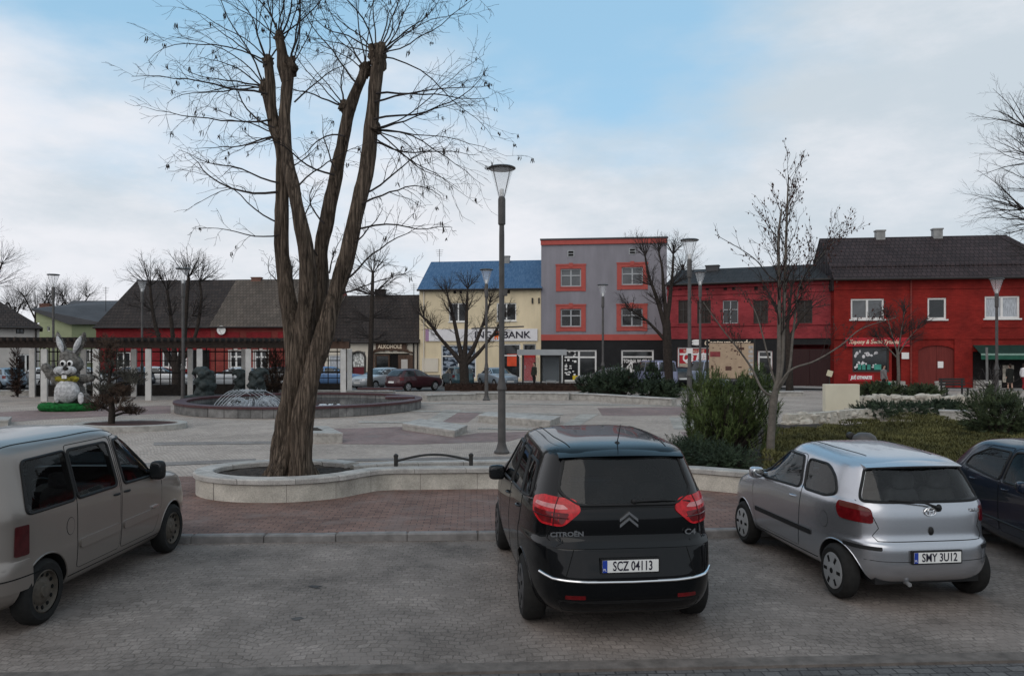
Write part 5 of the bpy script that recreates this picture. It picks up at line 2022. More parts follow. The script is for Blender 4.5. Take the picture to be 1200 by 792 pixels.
for i in range(12):
    for k in range(5):
        k2 = (k + 1) % 5
        fs.append((i * 5 + k, i * 5 + k2, (i + 1) * 5 + k2, (i + 1) * 5 + k))
fs += [(4, 3, 2, 1, 0), tuple(12 * 5 + k for k in range(5))]
mb.add(vs, fs)
mb.build("spoiler", MT["paint_silver"], yr.root, recalc=True)
for m in "LR":
    o_ = rounded([(1.30, .37), (2.47, .37), (2.52, .60), (2.56, 1.02), (1.86, 1.42), (1.34, 1.42), (1.24, 1.0), (1.27, .6)], .05)
    dd_ = yr.panel("door", rounded([(1.30, .37), (2.47, .37), (2.52, .60), (2.55, .965), (1.25, 1.01), (1.24, 1.0), (1.27, .6)], .03), m, MT["paint_silver"], off=.003, step=.09)
    yr.line("door_gap", o_, m, r=.005, parent=dd_, closed=True)
    handle(yr, 1.42, .93, m, MT["paint_silver"], parent=dd_)
    yr.panel("side_moulding", rounded([(.98, .565), (2.46, .55), (2.46, .605), (.98, .62)], .015), m, MT["plastic"], off=.011, step=.1)
    yr.line("sill_seam", [(.90, .335), (2.52, .325)], m, r=.006)
    sg = 1 if m == "L" else -1
    mirror_part(yr, 2.30, 1.04, sg, MT["paint_silver"], .17, .14)
    yr.panel("tail_light", rounded([(sg * .76, .86), (sg * 1.02, .868), (sg * 1.22, .875), (sg * 1.28, .98), (sg * 1.25, 1.05), (sg * .98, 1.045), (sg * .79, 1.01)], .05), "W", MT["tail_red"], off=.012, step=.07, rim=.02, vstep=.05)
    yr.panel("indicator_lens", rounded([(sg * .80, .98), (sg * .98, .99), (sg * 1.22, .995), (sg * 1.23, 1.04), (sg * .98, 1.037), (sg * .81, 1.005)], .02), "W", MT["tail_amber"], off=.0145, step=.07, rim=.003, vstep=.05)
    yr.panel("bumper_strip", rounded([(sg * .66, .60), (sg * 1.14, .605), (sg * 1.14, .642), (sg * .66, .64)], .014), "W", MT["plastic"], off=.007, step=.07)
yr.panel("fuel_flap", [(.72 + .07 * cos(2 * pi * k / 20), .80 + .085 * sin(2 * pi * k / 20)) for k in range(20)], "L", MT["paint_silver"], off=.002, step=.05)
yr.line("fuel_flap_gap", [(.72 + .072 * cos(2 * pi * k / 20), .80 + .087 * sin(2 * pi * k / 20)) for k in range(20)], "L", r=.003, closed=True)
yr.line("tailgate_gap", [(-.685, 1.08), (-.60, .96), (-.545, .82), (-.60, .74), (-.56, .69), (.56, .69), (.60, .74), (.545, .82), (.60, .96), (.685, 1.08)], "B", r=.005)
yr.line("bumper_crease", [(-.68, .50), (0, .49), (.68, .50)], "B", r=.004)
p, n_ = yr.hit("B", 0, .55)
yr.plate("SMY 3U12", p.x - .022, 0.0, .545)
p, n_ = yr.hit("B", 0, .985)
mb = MB()
mb.smooth = True
tor = lambda rx, rz, dz=0, ry=0: [(p.x - .012, ry + rx * cos(2 * pi * k / 20), .985 + dz + rz * sin(2 * pi * k / 20)) for k in range(21)]
mb.tube(tor(.062, .042), .007, 6)
mb.tube(tor(.022, .040), .006, 6)
mb.tube(tor(.042, .016, .02), .006, 6)
mb.build("badge", MT["chrome"], yr.root)
mb = MB()
mb.smooth = True
p2, _ = yr.hit("B", 0, .79)
mb.ball((p2.x - .006, 0, .79), (.02, .028, .045), 10, 6)
mb.build("tailgate_lock", MT["plastic"], yr.root)
p2, _ = yr.hit("B", -.5, .99)
lettering("YARIS", .05, (p2.x - .012, -.50, .985), MT["chrome"], yr.root, rot=(radians(90), 0, radians(-90)), ext=.003, bold=.001)
mb = MB()
mb.smooth = True
p0, _ = yr.hit("B", -.10, 1.02)
q0, _ = yr.hit("B", .42, 1.10)
mb.ball(p0 + Vector((-.015, 0, 0)), (.03, .03, .04), 10, 6)
mb.tube([p0 + Vector((-.03, 0, 0)), p0.lerp(q0, .3) + Vector((-.035, 0, .03)), q0 + Vector((-.025, 0, 0))], [.018, .012, .008], 6)
mb.build("rear_wiper", MT["plastic"], yr.root)
for sg in (1, -1):
    yr.line("roof_seam", [(.62, sg * .38), (1.2, sg * .43), (1.75, sg * .42)], "T", r=.006)
mb = MB()
mb.smooth = True
for sg in (1,):
    mb.tube([(.45, .25, .27), (.1, .25, .26), (.04, .25, .25)], .022, 8)
mb.build("exhaust", MT["steel"], yr.root)
yaw = radians(6.7)
PL = gp(978, 698, 0)
yr.place(PL.x + .735 * cos(yaw) + .05, PL.y + .06, yaw)

# ================================================================== sand coloured van at the left
K = [(.23, .22, 3.90, .70), (.30, .06, 4.03, .80), (.40, .01, 4.08, .845), (.55, .0, 4.10, .86), (.66, .012, 4.10, .864), (.70, .05, 4.09, .862), (.80, .058, 4.05, .862), (.92, .064, 3.97, .862), (1.00, .068, 3.80, .860),
     (1.06, .072, 3.45, .857), (1.10, .076, 3.22, .852), (1.16, .08, 3.10, .84), (1.30, .092, 2.92, .802), (1.50, .115, 2.66, .748), (1.64, .14, 2.45, .708), (1.70, .17, 2.34, .675), (1.745, .22, 2.24, .61), (1.78, .32, 2.10, .50),
     (1.80, .5, 1.9, .34), (1.81, .8, 1.6, .12)]
bg_ = Car("parked_van", "dusty sand coloured passenger van cut by the left edge of the photo", "van", K, 4.10, MT["paint_sand"], 2.69, .62, .315, .755, n_rear=9.0, n_front=4.6)
bg_.wheels("steel", .18)
bg_.arch_lips(r=.010)
bg_.open_cabin(.64, 1.72, [("side_window", rounded([(2.07, 1.12), (2.84, 1.095), (2.44, 1.60), (2.07, 1.60)], .06)), ("side_window", rounded([(1.15, 1.12), (1.90, 1.12), (1.90, 1.60), (1.16, 1.60)], .06)), ("side_window", rounded([(.36, 1.12), (1.09, 1.12), (1.10, 1.60), (.44, 1.585)], .06))],
               [rounded([(sg * .06, 1.12), (sg * .66, 1.12), (sg * .61, 1.59), (sg * .06, 1.60)], .07) for sg in (1, -1)], rounded([(-.68, 1.18), (.68, 1.18), (.58, 1.58), (-.58, 1.58)], .06), MT["glass_mid"])
for m in "RL":
    o_ = rounded([(1.98, .40), (2.78, .40), (2.96, .72), (2.98, 1.10), (2.48, 1.66), (2.02, 1.66)], .05)
    d1 = bg_.panel("door", rounded([(1.98, .40), (2.78, .40), (2.96, .72), (2.97, 1.055), (2.0, 1.075)], .03), m, MT["paint_sand"], off=.003, step=.09)
    bg_.line("door_gap", o_, m, r=.005, parent=d1, closed=True)
    handle(bg_, 2.10, 1.02, m, MT["plastic"], .13, parent=d1)
    o_ = rounded([(1.12, .40), (1.95, .40), (1.985, 1.66), (1.12, 1.66)], .05)
    d2 = bg_.panel("door", rounded([(1.12, .40), (1.95, .40), (1.965, 1.075), (1.12, 1.075)], .03), m, MT["paint_sand"], off=.003, step=.09)
    bg_.line("door_gap", o_, m, r=.005, parent=d2, closed=True)
    handle(bg_, 1.88, 1.02, m, MT["plastic"], .13, parent=d2)
    for a, b in ((1.15, 1.93), (2.02, 2.88)):
        bg_.panel("side_moulding", rounded([(a, .60), (b, .60), (b, .69), (a, .69)], .03), m, MT["paint_sand"], off=.022, step=.1, rim=.03)
    bg_.line("sill_seam", [(1.0, .345), (2.95, .335)], m, r=.006)
    sg = 1 if m == "L" else -1
    mirror_part(bg_, 2.78, 1.13, sg, MT["plastic"], .17, .23, .12, "car_glass")
    bg_.panel("tail_light", rounded([(sg * .98, .74), (sg * 1.14, .74), (sg * 1.14, 1.02), (sg * .99, 1.02)], .02), "W", MT["tail_dark"], off=.012, step=.05, rim=.02)
    bg_.panel("bumper_cap", rounded([(sg * .70, .42), (sg * 1.20, .42), (sg * 1.17, .70), (sg * .70, .70)], .03), "W", MT["paint_sand"], off=.014, step=.09, rim=.02)
    bg_.line("roof_rail_seam", [(.3, sg * .60), (1.2, sg * .62), (2.2, sg * .60)], "T", r=.007)
    bg_.line("bumper_crease", [(sg * .5, .545), (sg * 1.36, .55)], "W", r=.006, off=.014)
bg_.panel("fuel_flap", [(1.0 + .065 * cos(2 * pi * k / 20), .86 + .085 * sin(2 * pi * k / 20)) for k in range(20)], "R", MT["paint_sand"], off=.003, step=.05)
bg_.line("fuel_flap_gap", [(1.0 + .067 * cos(2 * pi * k / 20), .86 + .087 * sin(2 * pi * k / 20)) for k in range(20)], "R", r=.004, closed=True)
bg_.panel("door_badge", rounded([(2.68, .70), (2.84, .70), (2.84, .725), (2.68, .725)], .008), "R", MT["chrome"], off=.024, step=.05)
bg_.line("door_join", [(0, .30), (0, 1.68)], "B", r=.006)
PR = gp(59, 730, 0)
bg_.place(PR.x - .755 - .13, PR.y + .02, radians(-1.5))

# ================================================================== dark navy car facing the camera, right edge
K = [(.20, .25, 3.95, .70), (.28, .07, 4.08, .80), (.40, .01, 4.14, .845), (.52, .0, 4.16, .86), (.66, .03, 4.15, .866), (.80, .07, 4.02, .866), (.90, .09, 3.75, .86), (.97, .11, 3.3, .85), (1.02, .16, 2.95, .832), (1.10, .26, 2.78, .80),
     (1.22, .42, 2.52, .75), (1.34, .62, 2.20, .69), (1.40, .78, 2.0, .645), (1.43, .90, 1.88, .59), (1.455, 1.05, 1.75, .48), (1.468, 1.2, 1.6, .34), (1.474, 1.35, 1.48, .12)]
nv = Car("parked_car", "dark navy car parked nose out beside the silver hatchback at the right edge", "car", K, 4.16, MT["paint_navy"], 2.55, .72, .30, .765, n_rear=5, n_front=4.6)
nv.wheels("hubcap", .19)
nv.arch_lips(r=.009)
nv.open_cabin(.62, 1.40, [("side_window", rounded([(1.85, 1.0), (2.64, .985), (2.12, 1.345), (1.85, 1.35)], .05)), ("side_window", rounded([(.84, 1.07), (1.74, 1.0), (1.75, 1.345), (1.28, 1.33), (.94, 1.20)], .06))],
              [rounded([(-.60, 1.08), (.60, 1.08), (.49, 1.345), (-.49, 1.345)], .06)], rounded([(-.64, 1.04), (.64, 1.04), (.53, 1.36), (-.53, 1.36)], .06), MT["glass_mid"])
for m in "RL":
    o_ = rounded([(1.78, .36), (2.72, .36), (2.80, .95), (2.14, 1.40), (1.80, 1.40)], .05)
    d1 = nv.panel("door", rounded([(1.78, .36), (2.72, .36), (2.80, .94), (1.78, .955)], .03), m, MT["paint_navy"], off=.003, step=.09)
    nv.line("door_gap", o_, m, r=.005, parent=d1, closed=True)
    o_ = rounded([(1.0, .40), (1.755, .36), (1.775, 1.40), (1.24, 1.38), (.92, 1.0)], .05)
    d2 = nv.panel("door", rounded([(1.0, .40), (1.755, .36), (1.755, .955), (.93, 1.01)], .03), m, MT["paint_navy"], off=.003, step=.09)
    nv.line("door_gap", o_, m, r=.005, parent=d2, closed=True)
    handle(nv, 1.92, .90, m, MT["paint_navy"], parent=d1)
    handle(nv, 1.12, .92, m, MT["paint_navy"], parent=d2)
    sg = 1 if m == "L" else -1
    mirror_part(nv, 2.55, 1.0, sg, MT["paint_navy"], .2, .15)
    nv.panel("tail_light", rounded([(sg * .80, .72), (sg * 1.2, .74), (sg * 1.22, .94), (sg * .86, .92)], .04), "W", MT["tail_red"], off=.01, step=.07)
    nv.panel("headlight", rounded([(sg * .45, .66), (sg * .70, .68), (sg * .72, .80), (sg * .48, .76)], .03), "F", MT["lens_clear"], off=.008, step=.06)
    nv.line("side_moulding", [(.95, .50), (2.78, .48)], m, MT["plastic"], r=.014, off=.004)
nv.panel("radiator_grille", rounded([(-.35, .46), (.35, .46), (.30, .64), (-.30, .64)], .03), "F", MT["plastic"], off=.006, step=.08)
nv.place(7.13, 10.95, radians(180 - 4.5))

# ================================================================== cars far off in the street
HATCH = [(.22, .2, 3.85, .68), (.34, .02, 4.0, .80), (.55, .0, 4.05, .83), (.72, .06, 4.0, .83), (.86, .10, 3.75, .82), (.94, .12, 3.1, .81), (1.0, .16, 2.85, .785), (1.25, .42, 2.3, .68), (1.36, .58, 2.0, .62), (1.42, .8, 1.8, .5), (1.45, 1.1, 1.5, .15)]
ESTATE = [(.22, .2, 4.05, .68), (.34, .02, 4.2, .80), (.55, .0, 4.25, .83), (.72, .05, 4.2, .83), (.86, .08, 3.95, .82), (.94, .09, 3.3, .81), (1.0, .11, 3.05, .785), (1.25, .24, 2.5, .69), (1.38, .33, 2.2, .63), (1.44, .5, 2.0, .5), (1.47, 1.0, 1.6, .15)]
SALOON = [(.22, .2, 4.15, .68), (.34, .02, 4.3, .80), (.55, .0, 4.35, .83), (.72, .04, 4.3, .83), (.86, .08, 4.05, .82), (.93, .16, 3.4, .81), (.97, .66, 3.15, .79), (1.05, .78, 2.95, .76), (1.25, 1.15, 2.5, .67), (1.34, 1.36, 2.25, .61), (1.39, 1.6, 2.05, .48), (1.41, 1.8, 1.9, .15)]
VANK = [(.25, .2, 4.5, .75), (.4, .02, 4.6, .88), (.7, .0, 4.62, .92), (1.0, .03, 4.5, .92), (1.15, .05, 4.1, .91), (1.3, .07, 3.9, .89), (1.6, .1, 3.5, .84), (1.85, .14, 3.2, .78), (1.92, .3, 3.0, .65), (1.95, .8, 2.4, .2)]


def far_car(label, px, y, yaw, keys, col, cat="car", glass="car_glass_lit", metal=.3):
    L = keys[4][2] + .2
    van = keys is VANK
    mat = paint("far_car_paint", col, metal, .4)
    zt = keys[-1][0]
    c = Car("parked_van" if van else "parked_car", label, cat, keys, L, mat, L * .60, L * .19, .30 if not van else .33, .74 if not van else .80, nseg=48, nz=26,
            group="cars parked along the far street")
    zb = .98 if not van else 1.2
    ztop = zt - .11
    x0, _, _ = interp(keys, zb)
    x1, f1_, _ = interp(keys, ztop)
    _, f0, _ = interp(keys, zb)
    for m in "LR":
        mid = (x1 + f1_) / 2 + .1
        c.panel("side_window", [(x0 + .28, zb), (mid - .05, zb), (mid - .05, ztop), (x1 + .22, ztop)], m, MT[glass], off=.008, step=.15)
        c.panel("side_window", [(mid + .05, zb), (f0 - .22, zb), (f1_ - .12, ztop), (mid + .05, ztop)], m, MT[glass], off=.008, step=.15)
        sg = 1 if m == "L" else -1
        c.panel("tail_light", [(sg * .85, .72), (sg * 1.15, .72), (sg * 1.15, .92), (sg * .85, .92)], "W", MT["tail_red"], off=.01, step=.12)
        c.panel("headlight", [(sg * .45, .62), (sg * .70, .64), (sg * .70, .76), (sg * .45, .75)], "F", MT["lens_clear"], off=.008, step=.12)
        c.line("door_gap", [(mid, .35), (mid, zb)], m, r=.008)
    wv = interp(keys, ztop)[2] - .1
    wb_ = interp(keys, zb)[2] - .1
    c.panel("windscreen", [(-wb_, zb + .02), (wb_, zb + .02), (wv, ztop), (-wv, ztop)], "F", MT[glass], off=.007, step=.15)
    c.panel("rear_window", [(-wb_, zb + .02), (wb_, zb + .02), (wv, ztop), (-wv, ztop)], "B", MT[glass], off=.007, step=.15)
    c.panel("number_plate", [(-.26, .56), (.26, .56), (.26, .67), (-.26, .67)], "B", MT["plate_white"], off=.01, step=.2)
    c.panel("number_plate", [(-.26, .42), (.26, .42), (.26, .53), (-.26, .53)], "F", MT["plate_white"], off=.01, step=.2)
    c.panel("radiator_grille", [(-.4, .56), (.4, .56), (.4, .70), (-.4, .70)], "F", MT["plastic"], off=.006, step=.2)
    c.wheels("hubcap", .18, holes=5)
    # centre of the car stands at px
    a = pi / 2 + yaw
    cx = (px - 600) / F * y
    o = Vector((cos(a), sin(a))) * (L / 2)
    c.root.location = (cx - o.x, y - o.y, 0)
    c.root.rotation_euler = (0, 0, a)
    return c


R_ = radians
far_car("silver hatchback with its nose towards the square in front of the wine shop", 443, 53.5, R_(148), HATCH, (.42, .44, .46))
far_car("maroon hatchback seen from behind beside the low wall, right of the silver one", 485, 51.0, R_(-40), HATCH, (.045, .008, .012))
far_car("dark teal car behind the tree in front of the bank", 536, 56.5, R_(18), ESTATE, (.03, .07, .085))
far_car("pale blue grey saloon with its nose out, right of the tree at the bank", 583, 56.0, R_(205), SALOON, (.30, .35, .40))
far_car("lilac grey van behind the dark junipers in front of the grey house", 767, 54.0, R_(14), VANK, (.28, .29, .42), "van")
far_car("grey car half hidden behind the junipers below a street lamp", 709, 55.0, R_(75), HATCH, (.12, .12, .12))
far_car("dark car behind the trunk between the grey and the middle red house", 796, 57.0, R_(-4), HATCH, (.012, .012, .014))
far_car("white and blue van half hidden behind the information board", 831, 55.0, R_(30), VANK, (.34, .40, .52), "van")
far_car("dark car low behind the right post of the information board", 880, 53.5, R_(-70), HATCH, (.02, .02, .022))
far_car("grey blue car at the left edge behind the pergola trellis", 2, 54.0, R_(60), HATCH, (.18, .24, .30))
far_car("white hatchback behind the pergola left of the rabbit", 44, 55.0, R_(75), HATCH, (.56, .57, .58))
far_car("silver estate car behind the rabbit decoration", 105, 55.0, R_(-80), ESTATE, (.38, .39, .40))
far_car("dark navy hatchback behind the pergola under the red house window", 148, 55.5, R_(80), HATCH, (.015, .02, .035))
far_car("white car behind the trunk of the pollarded tree", 190, 56.5, R_(-82), ESTATE, (.58, .58, .58))
far_car("silver hatchback side on behind the fountain sculptures", 272, 55.0, R_(85), HATCH, (.46, .48, .50))
far_car("dark grey car between the fountain sculptures and the old tree", 318, 56.0, R_(80), HATCH, (.05, .055, .06))
far_car("bright blue car behind the last pergola pillar", 393, 56.5, R_(-85), ESTATE, (.10, .19, .36))
# ------------------------------------------------------------------ trees
def rot_about(d, axis, a):
    return Matrix.Rotation(a, 3, axis) @ d


def perp(d, rng):
    r = Vector((rng.uniform(-1, 1), rng.uniform(-1, 1), rng.uniform(-1, 1)))
    p = r - d * r.dot(d)
    return p.normalized() if p.length > 1e-4 else Vector((1, 0, 0))


def grow(mb, p, d, L, r, lev, rng, P, tips=None):
    """one branch as a tapering tube, with side branches; P: list of per-level dicts"""
    q = P[lev]
    n = q.get("n", 5)
    pts, rad = [p.copy()], [r]
    d = d.normalized()
    cur = p.copy()
    kids = []
    for i in range(n):
        d = d + perp(d, rng) * q.get("wander", .15) + Vector((0, 0, 1)) * q.get("up", 0.0) * (1 if i < n * .7 else q.get("endk", 1))
        d.normalize()
        cur = cur + d * (L / n)
        pts.append(cur.copy())
        rad.append(max(r * (1 - (1 - q.get("tip", .35)) * (i + 1) / n), .0025))
        kids.append((cur.copy(), d.copy(), rad[-1], (i + 1) / n))
    mb.tube(pts, rad, q.get("sides", 4), cap=False)
    if tips is not None and lev == len(P) - 1:
        tips.append((pts[-1], d))
    if lev + 1 < len(P):
        k = P[lev].get("kids", 5)
        k = k + rng.randint(-1, 1) if k > 2 else k
        for j in range(k):
            t = q.get("k0", .25) + (1 - q.get("k0", .25)) * (j + rng.random()) / max(k, 1)
            i = min(n - 1, int(t * n))
            f = t * n - i
            b = pts[i].lerp(pts[min(i + 1, n)], f)
            dr = (pts[min(i + 1, n)] - pts[i]).normalized()
            ang = q.get("ang", .8) + rng.uniform(-.25, .25)
            nd_ = rot_about(dr, perp(dr, rng), ang)
            if q.get("flat"):
                nd_.z *= q["flat"]
            grow(mb, b, nd_, L * q.get("ratio", .5) * rng.uniform(.65, 1.2) * (1.15 - .5 * t), max(rad[i] * q.get("rr", .55), .0035), lev + 1, rng, P, tips)


def limb_pts(px_list, y0, y1=None):
    """traced limb: list of (px, py[, depth offset]) at distance y0"""
    out = []
    for q in px_list:
        out.append(pp(q[0], q[1], y0 + (q[2] if len(q) > 2 else 0)))
    return out


def smoothline(pts, k=4):
    out = []
    n = len(pts)
    for i in range(n - 1):
        p0, p1, p2, p3 = pts[max(i - 1, 0)], pts[i], pts[i + 1], pts[min(i + 2, n - 1)]
        for j in range(k):
            t = j / k
            out.append(.5 * ((2 * p1) + (p2 - p0) * t + (2 * p0 - 5 * p1 + 4 * p2 - p3) * t * t + (3 * p1 - p0 - 3 * p2 + p3) * t ** 3))
    out.append(pts[-1])
    return out


def local(pts, o):
    return [p - o for p in pts]


# ---- the old pollarded tree
TY = 14.2
base = Vector(((341 - 600) / F * TY, TY, .38))
old = thing("old_tree", "big bare pollarded tree with four upright stems and hanging seed bunches in the round planter", "tree", base)
pxm = TY / F
stems = {
    "a": ([(332, 562, -.05), (334, 520), (340, 480), (346, 430), (341, 375, .05), (330, 299, .1), (331, 225, .1), (330, 180, .1), (324, 155, .1), (317, 128, .15), (311, 104, .2)],
          [18, 15, 13, 10.6, 10.4, 8.4, 8, 7.5, 7, 6.2, 5.8]),
    "b": ([(342, 557, .1), (346, 500, .1), (352, 430, .05), (359, 360, -.1), (359, 299, -.2), (347, 235, -.25), (337, 185, -.1), (334, 140), (337, 100), (338, 80)],
          [17, 13.8, 12.3, 10.5, 8.8, 7.2, 6.8, 6.6, 6.6, 6.5]),
    "c": ([(346, 556, .2), (350, 500, .25), (362, 430, .3), (371, 370, .35), (376, 320, .4), (377, 295, .4), (386, 240, .4), (397, 189, .35), (406, 145, .3), (413, 118, .3), (424, 92, .2), (428, 82, .2)],
          [17, 14, 12, 10.5, 9.5, 8.6, 8, 7.6, 7, 6.6, 6, 6]),
    "d": ([(353, 561, -.15), (354, 505, -.18), (365, 440, -.18), (382, 385, -.12), (396, 335), (407, 299), (419, 240, .05), (431, 189, .1), (435, 150, .1), (439, 110, .1), (442, 78, .1), (443, 62, .1)],
          [16.5, 13, 11.4, 11.2, 10.2, 9, 9, 8.6, 8.5, 8, 7.5, 7.2]),
}
mb = MB()
mb.smooth = True
sp_ = {}
for k, (pl_, rad) in stems.items():
    P_ = smoothline(local(limb_pts(pl_, TY), base), 6)
    R0 = [r * pxm for r in rad]
    R2 = []
    for i in range(len(rad) - 1):
        for j in range(6):
            R2.append(R0[i] + (R0[i + 1] - R0[i]) * j / 6)
    R2.append(R0[-1])
    sp_[k] = (P_, R2)
    mb.tube(P_, R2, 26, wob=.22, ws=3.2)
# root flare
rg = random.Random(7)
for k in range(11):
    a = 2 * pi * k / 11 + rg.uniform(-.2, .2)
    e = Vector((cos(a) * .54, sin(a) * .44, -.06))
    mb.tube(smoothline([Vector((cos(a) * .10 + .06, sin(a) * .10, .95)), Vector((cos(a) * .20 + .03, sin(a) * .2, .42)), Vector((cos(a) * .33 + .01, sin(a) * .30, .12)), e], 4),
            [.08, .09, .10, .105, .11, .115, .115, .11, .10, .09, .07, .05, .03], 10, wob=.3, ws=4)


def knob(px, py, r, dy=0.0, sz=1.25):
    c = pp(px, py, TY + dy) - base
    r *= .82
    mb.ball(c, (r * pxm, r * pxm, r * pxm * sz), 14, 11, lump=.6, ls=7)
    return c


knobs = [knob(311, 103, 9, .2), knob(314, 73, 7.5, .1), knob(339, 79, 11, 0, 1.3), knob(327, 44, 6.5, -.1), knob(428, 82, 9, .2), knob(443, 66, 13, .1, 1.5), knob(436, 152, 10, .1, 1.3), knob(403, 125, 7, .3),
         knob(330, 160, 9, .05)]
# short forks that carry knobs
for a, b, r0, r1 in (((322, 150, .1), (314, 72, .1), 6.5, 6.0), ((336, 95), (327, 44, -.1), 6.5, 5.0), ((410, 130, .3), (403, 124, .3), 6, 5.5)):
    A, B = pp(a[0], a[1], TY + (a[2] if len(a) > 2 else 0)) - base, pp(b[0], b[1], TY + (b[2] if len(b) > 2 else 0)) - base
    mb.tube([A, A.lerp(B, .33) + Vector((-.03, 0, 0)), A.lerp(B, .66), B], [r0 * pxm, r0 * pxm * .95, r1 * pxm, r1 * pxm], 12, wob=.2)
mb.build("trunk", MT["bark_big"], old, sharp=80)

cr_ = MB()
cr_.smooth = True
rng = random.Random(21)
tips = []
PT = [dict(n=10, wander=.19, up=.01, kids=7, ang=.75, ratio=.36, rr=.5, sides=5, tip=.18, k0=.22),
      dict(n=5, wander=.2, up=-.03, kids=4, ang=.7, ratio=.5, rr=.6, sides=3, tip=.3, k0=.2),
      dict(n=3, wander=.25, up=-.06, sides=3, tip=.4)]


def shoot(c, ang, L, r, dep=None, droop=-.02, lev0=None):
    """ang: degrees in the picture plane from straight up, clockwise"""
    a = radians(ang)
    d = Vector((sin(a), dep if dep is not None else rng.uniform(-.55, .55), cos(a)))
    PT[0]["up"] = droop
    grow(cr_, c, d, L, r, 0, rng, PT, tips)


# crowns of shoots on the knobs: (knob, from angle, to angle, how many, length, droop)
for c, a0, a1, n_, L, dr_ in ((knobs[0], -95, -25, 6, 1.9, -.02), (knobs[1], -65, 35, 6, 2.2, -.01), (knobs[2], -40, 60, 6, 2.3, -.01), (knobs[3], -60, 60, 7, 1.9, 0.0),
                              (knobs[4], -60, 10, 5, 2.3, -.01), (knobs[5], -50, 88, 14, 2.4, -.03), (knobs[6], 62, 118, 6, 2.2, -.03), (knobs[7], -75, -10, 4, 1.7, -.02),
                              (knobs[8], -105, -40, 4, 1.7, -.015)):
    for k in range(n_):
        shoot(c, a0 + (a1 - a0) * (k + rng.uniform(.1, .9)) / n_, L * rng.uniform(.7, 1.2), rng.uniform(.012, .021), droop=dr_)
# side branches along the stems: (px, py, angle, length, radius, depth)
for px, py, an, L, r, dep in (
        (322, 150, -72, 1.9, .028, .1), (313, 110, -76, 2.1, .030, -.2), (318, 140, -100, 2.1, .026, .3), (329, 215, -70, 1.7, .026, -.1), (326, 225, -84, 2.4, .034, .2), (328, 262, -55, 1.6, .022, .2),
        (330, 275, -95, 1.5, .02, -.3), (352, 262, 20, .9, .02, .4), (346, 225, 38, 1.6, .024, -.3), (380, 262, -52, 1.3, .024, .3), (392, 205, -72, 1.6, .028, -.2), (394, 200, -40, 1.2, .024, .2), (372, 300, -35, 1.0, .02, -.4),
        (404, 160, -60, 1.5, .024, .3), (417, 245, 66, 2.0, .03, -.2), (425, 228, 74, 1.9, .028, .2), (414, 270, 85, 2.0, .028, .1), (409, 290, 58, 1.3, .024, -.2), (434, 165, 96, 2.0, .026, .2), (437, 140, 80, 2.4, .03, -.1),
        (440, 110, 70, 2.2, .03, .2), (438, 120, 92, 2.3, .028, -.3), (436, 160, 118, 1.7, .022, .1), (402, 330, 62, 1.8, .030, .1), (398, 345, 88, 1.5, .024, -.3), (337, 340, -60, 1.1, .02, .3), (386, 320, 15, .8, .022, .3),
        (345, 120, 62, 1.5, .022, -.3), (330, 200, 55, 1.1, .02, .3), (312, 76, -70, 1.7, .024, .2), (420, 100, -50, 1.7, .026, -.2)):
    c = pp(px, py, TY) - base
    shoot(c, an, L * rng.uniform(.95, 1.1), r * .75, dep=dep, droop=-.012 if abs(an) < 80 else .03)
cr_.build("crown", MT["twig"], old)
pd = MB()
for p, d in tips:
    if rng.random() < .085:
        for k in range(rng.randint(2, 5)):
            q = p + Vector((rng.uniform(-.03, .03), rng.uniform(-.03, .03), 0))
            l = rng.uniform(.05, .12)
            s_ = rng.uniform(.006, .012)
            pd.tube([q, q - Vector((rng.uniform(-.015, .015), 0, l * .5)), q - Vector((rng.uniform(-.03, .03), 0, l))], [s_ * .4, s_, s_ * .3], 4)
tag(pd.build("seed_pods", MT["pod"], old), kind="stuff")

# ---- young tree in the planter bed by the silver car
YY = 15.6
base = gp(902, 540, .36)
YY = base.y
yt = thing("young_tree", "slender young bare tree with red brown buds beside the pine bush", "tree", base)
mb = MB()
mb.smooth = True
mb.tube(smoothline(local(limb_pts([(902, 548), (903, 520), (905, 490), (907, 462)], YY), base), 4), [.098, .092, .09, .087, .086, .085, .082, .08, .08, .08, .082, .084, .09], 14, wob=.1)
st = [([(906, 464), (912, 440), (913, 395), (913, 330), (912, 280), (916, 245)], [5, 4.6, 4.2, 3.4, 2.6, 1.8]),
      ([(908, 464), (916, 430), (918, 380), (920, 320), (922, 255, .1), (924, 205, .1)], [4.5, 4, 3.8, 3.2, 2.3, 1.2]),
      ([(908, 462), (924, 435), (929, 395), (935, 345, -.1), (942, 325, -.1), (962, 300, -.1), (985, 275, -.1)], [4.2, 3.5, 3.2, 2.6, 2.2, 1.5, .9]),
      ([(905, 464), (893, 456), (880, 430, .2), (862, 405, .2), (846, 385, .2), (824, 354, .2)], [3.6, 3.4, 3.0, 2.4, 2, 1.2]),
      ([(908, 460), (926, 434, -.2), (955, 423, -.2), (985, 405, -.3), (1010, 385, -.3), (1050, 372, -.3)], [3.4, 3, 2.4, 2, 1.5, .9]),
      ([(910, 455), (903, 430), (893, 390), (885, 365), (876, 350)], [3, 2.6, 2, 1.6, 1])]
pxm = YY / F
ends = []
for pl_, rad in st:
    P_ = smoothline(local(limb_pts(pl_, YY), base), 5)
    R2 = []
    for i in range(len(rad) - 1):
        for j in range(5):
            R2.append((rad[i] + (rad[i + 1] - rad[i]) * j / 5) * pxm * (.62 - .12 * i / len(rad)) * (1.0 if pl_[1][0] in (912, 916) else .72))
    R2.append(rad[-1] * pxm * .45)
    mb.tube(P_, R2, 9)
    ends.append((P_, R2))
mb.build("trunk", MT["bark_pale"], yt, sharp=80)
cr_ = MB()
cr_.smooth = True
tips = []
rng = random.Random(5)
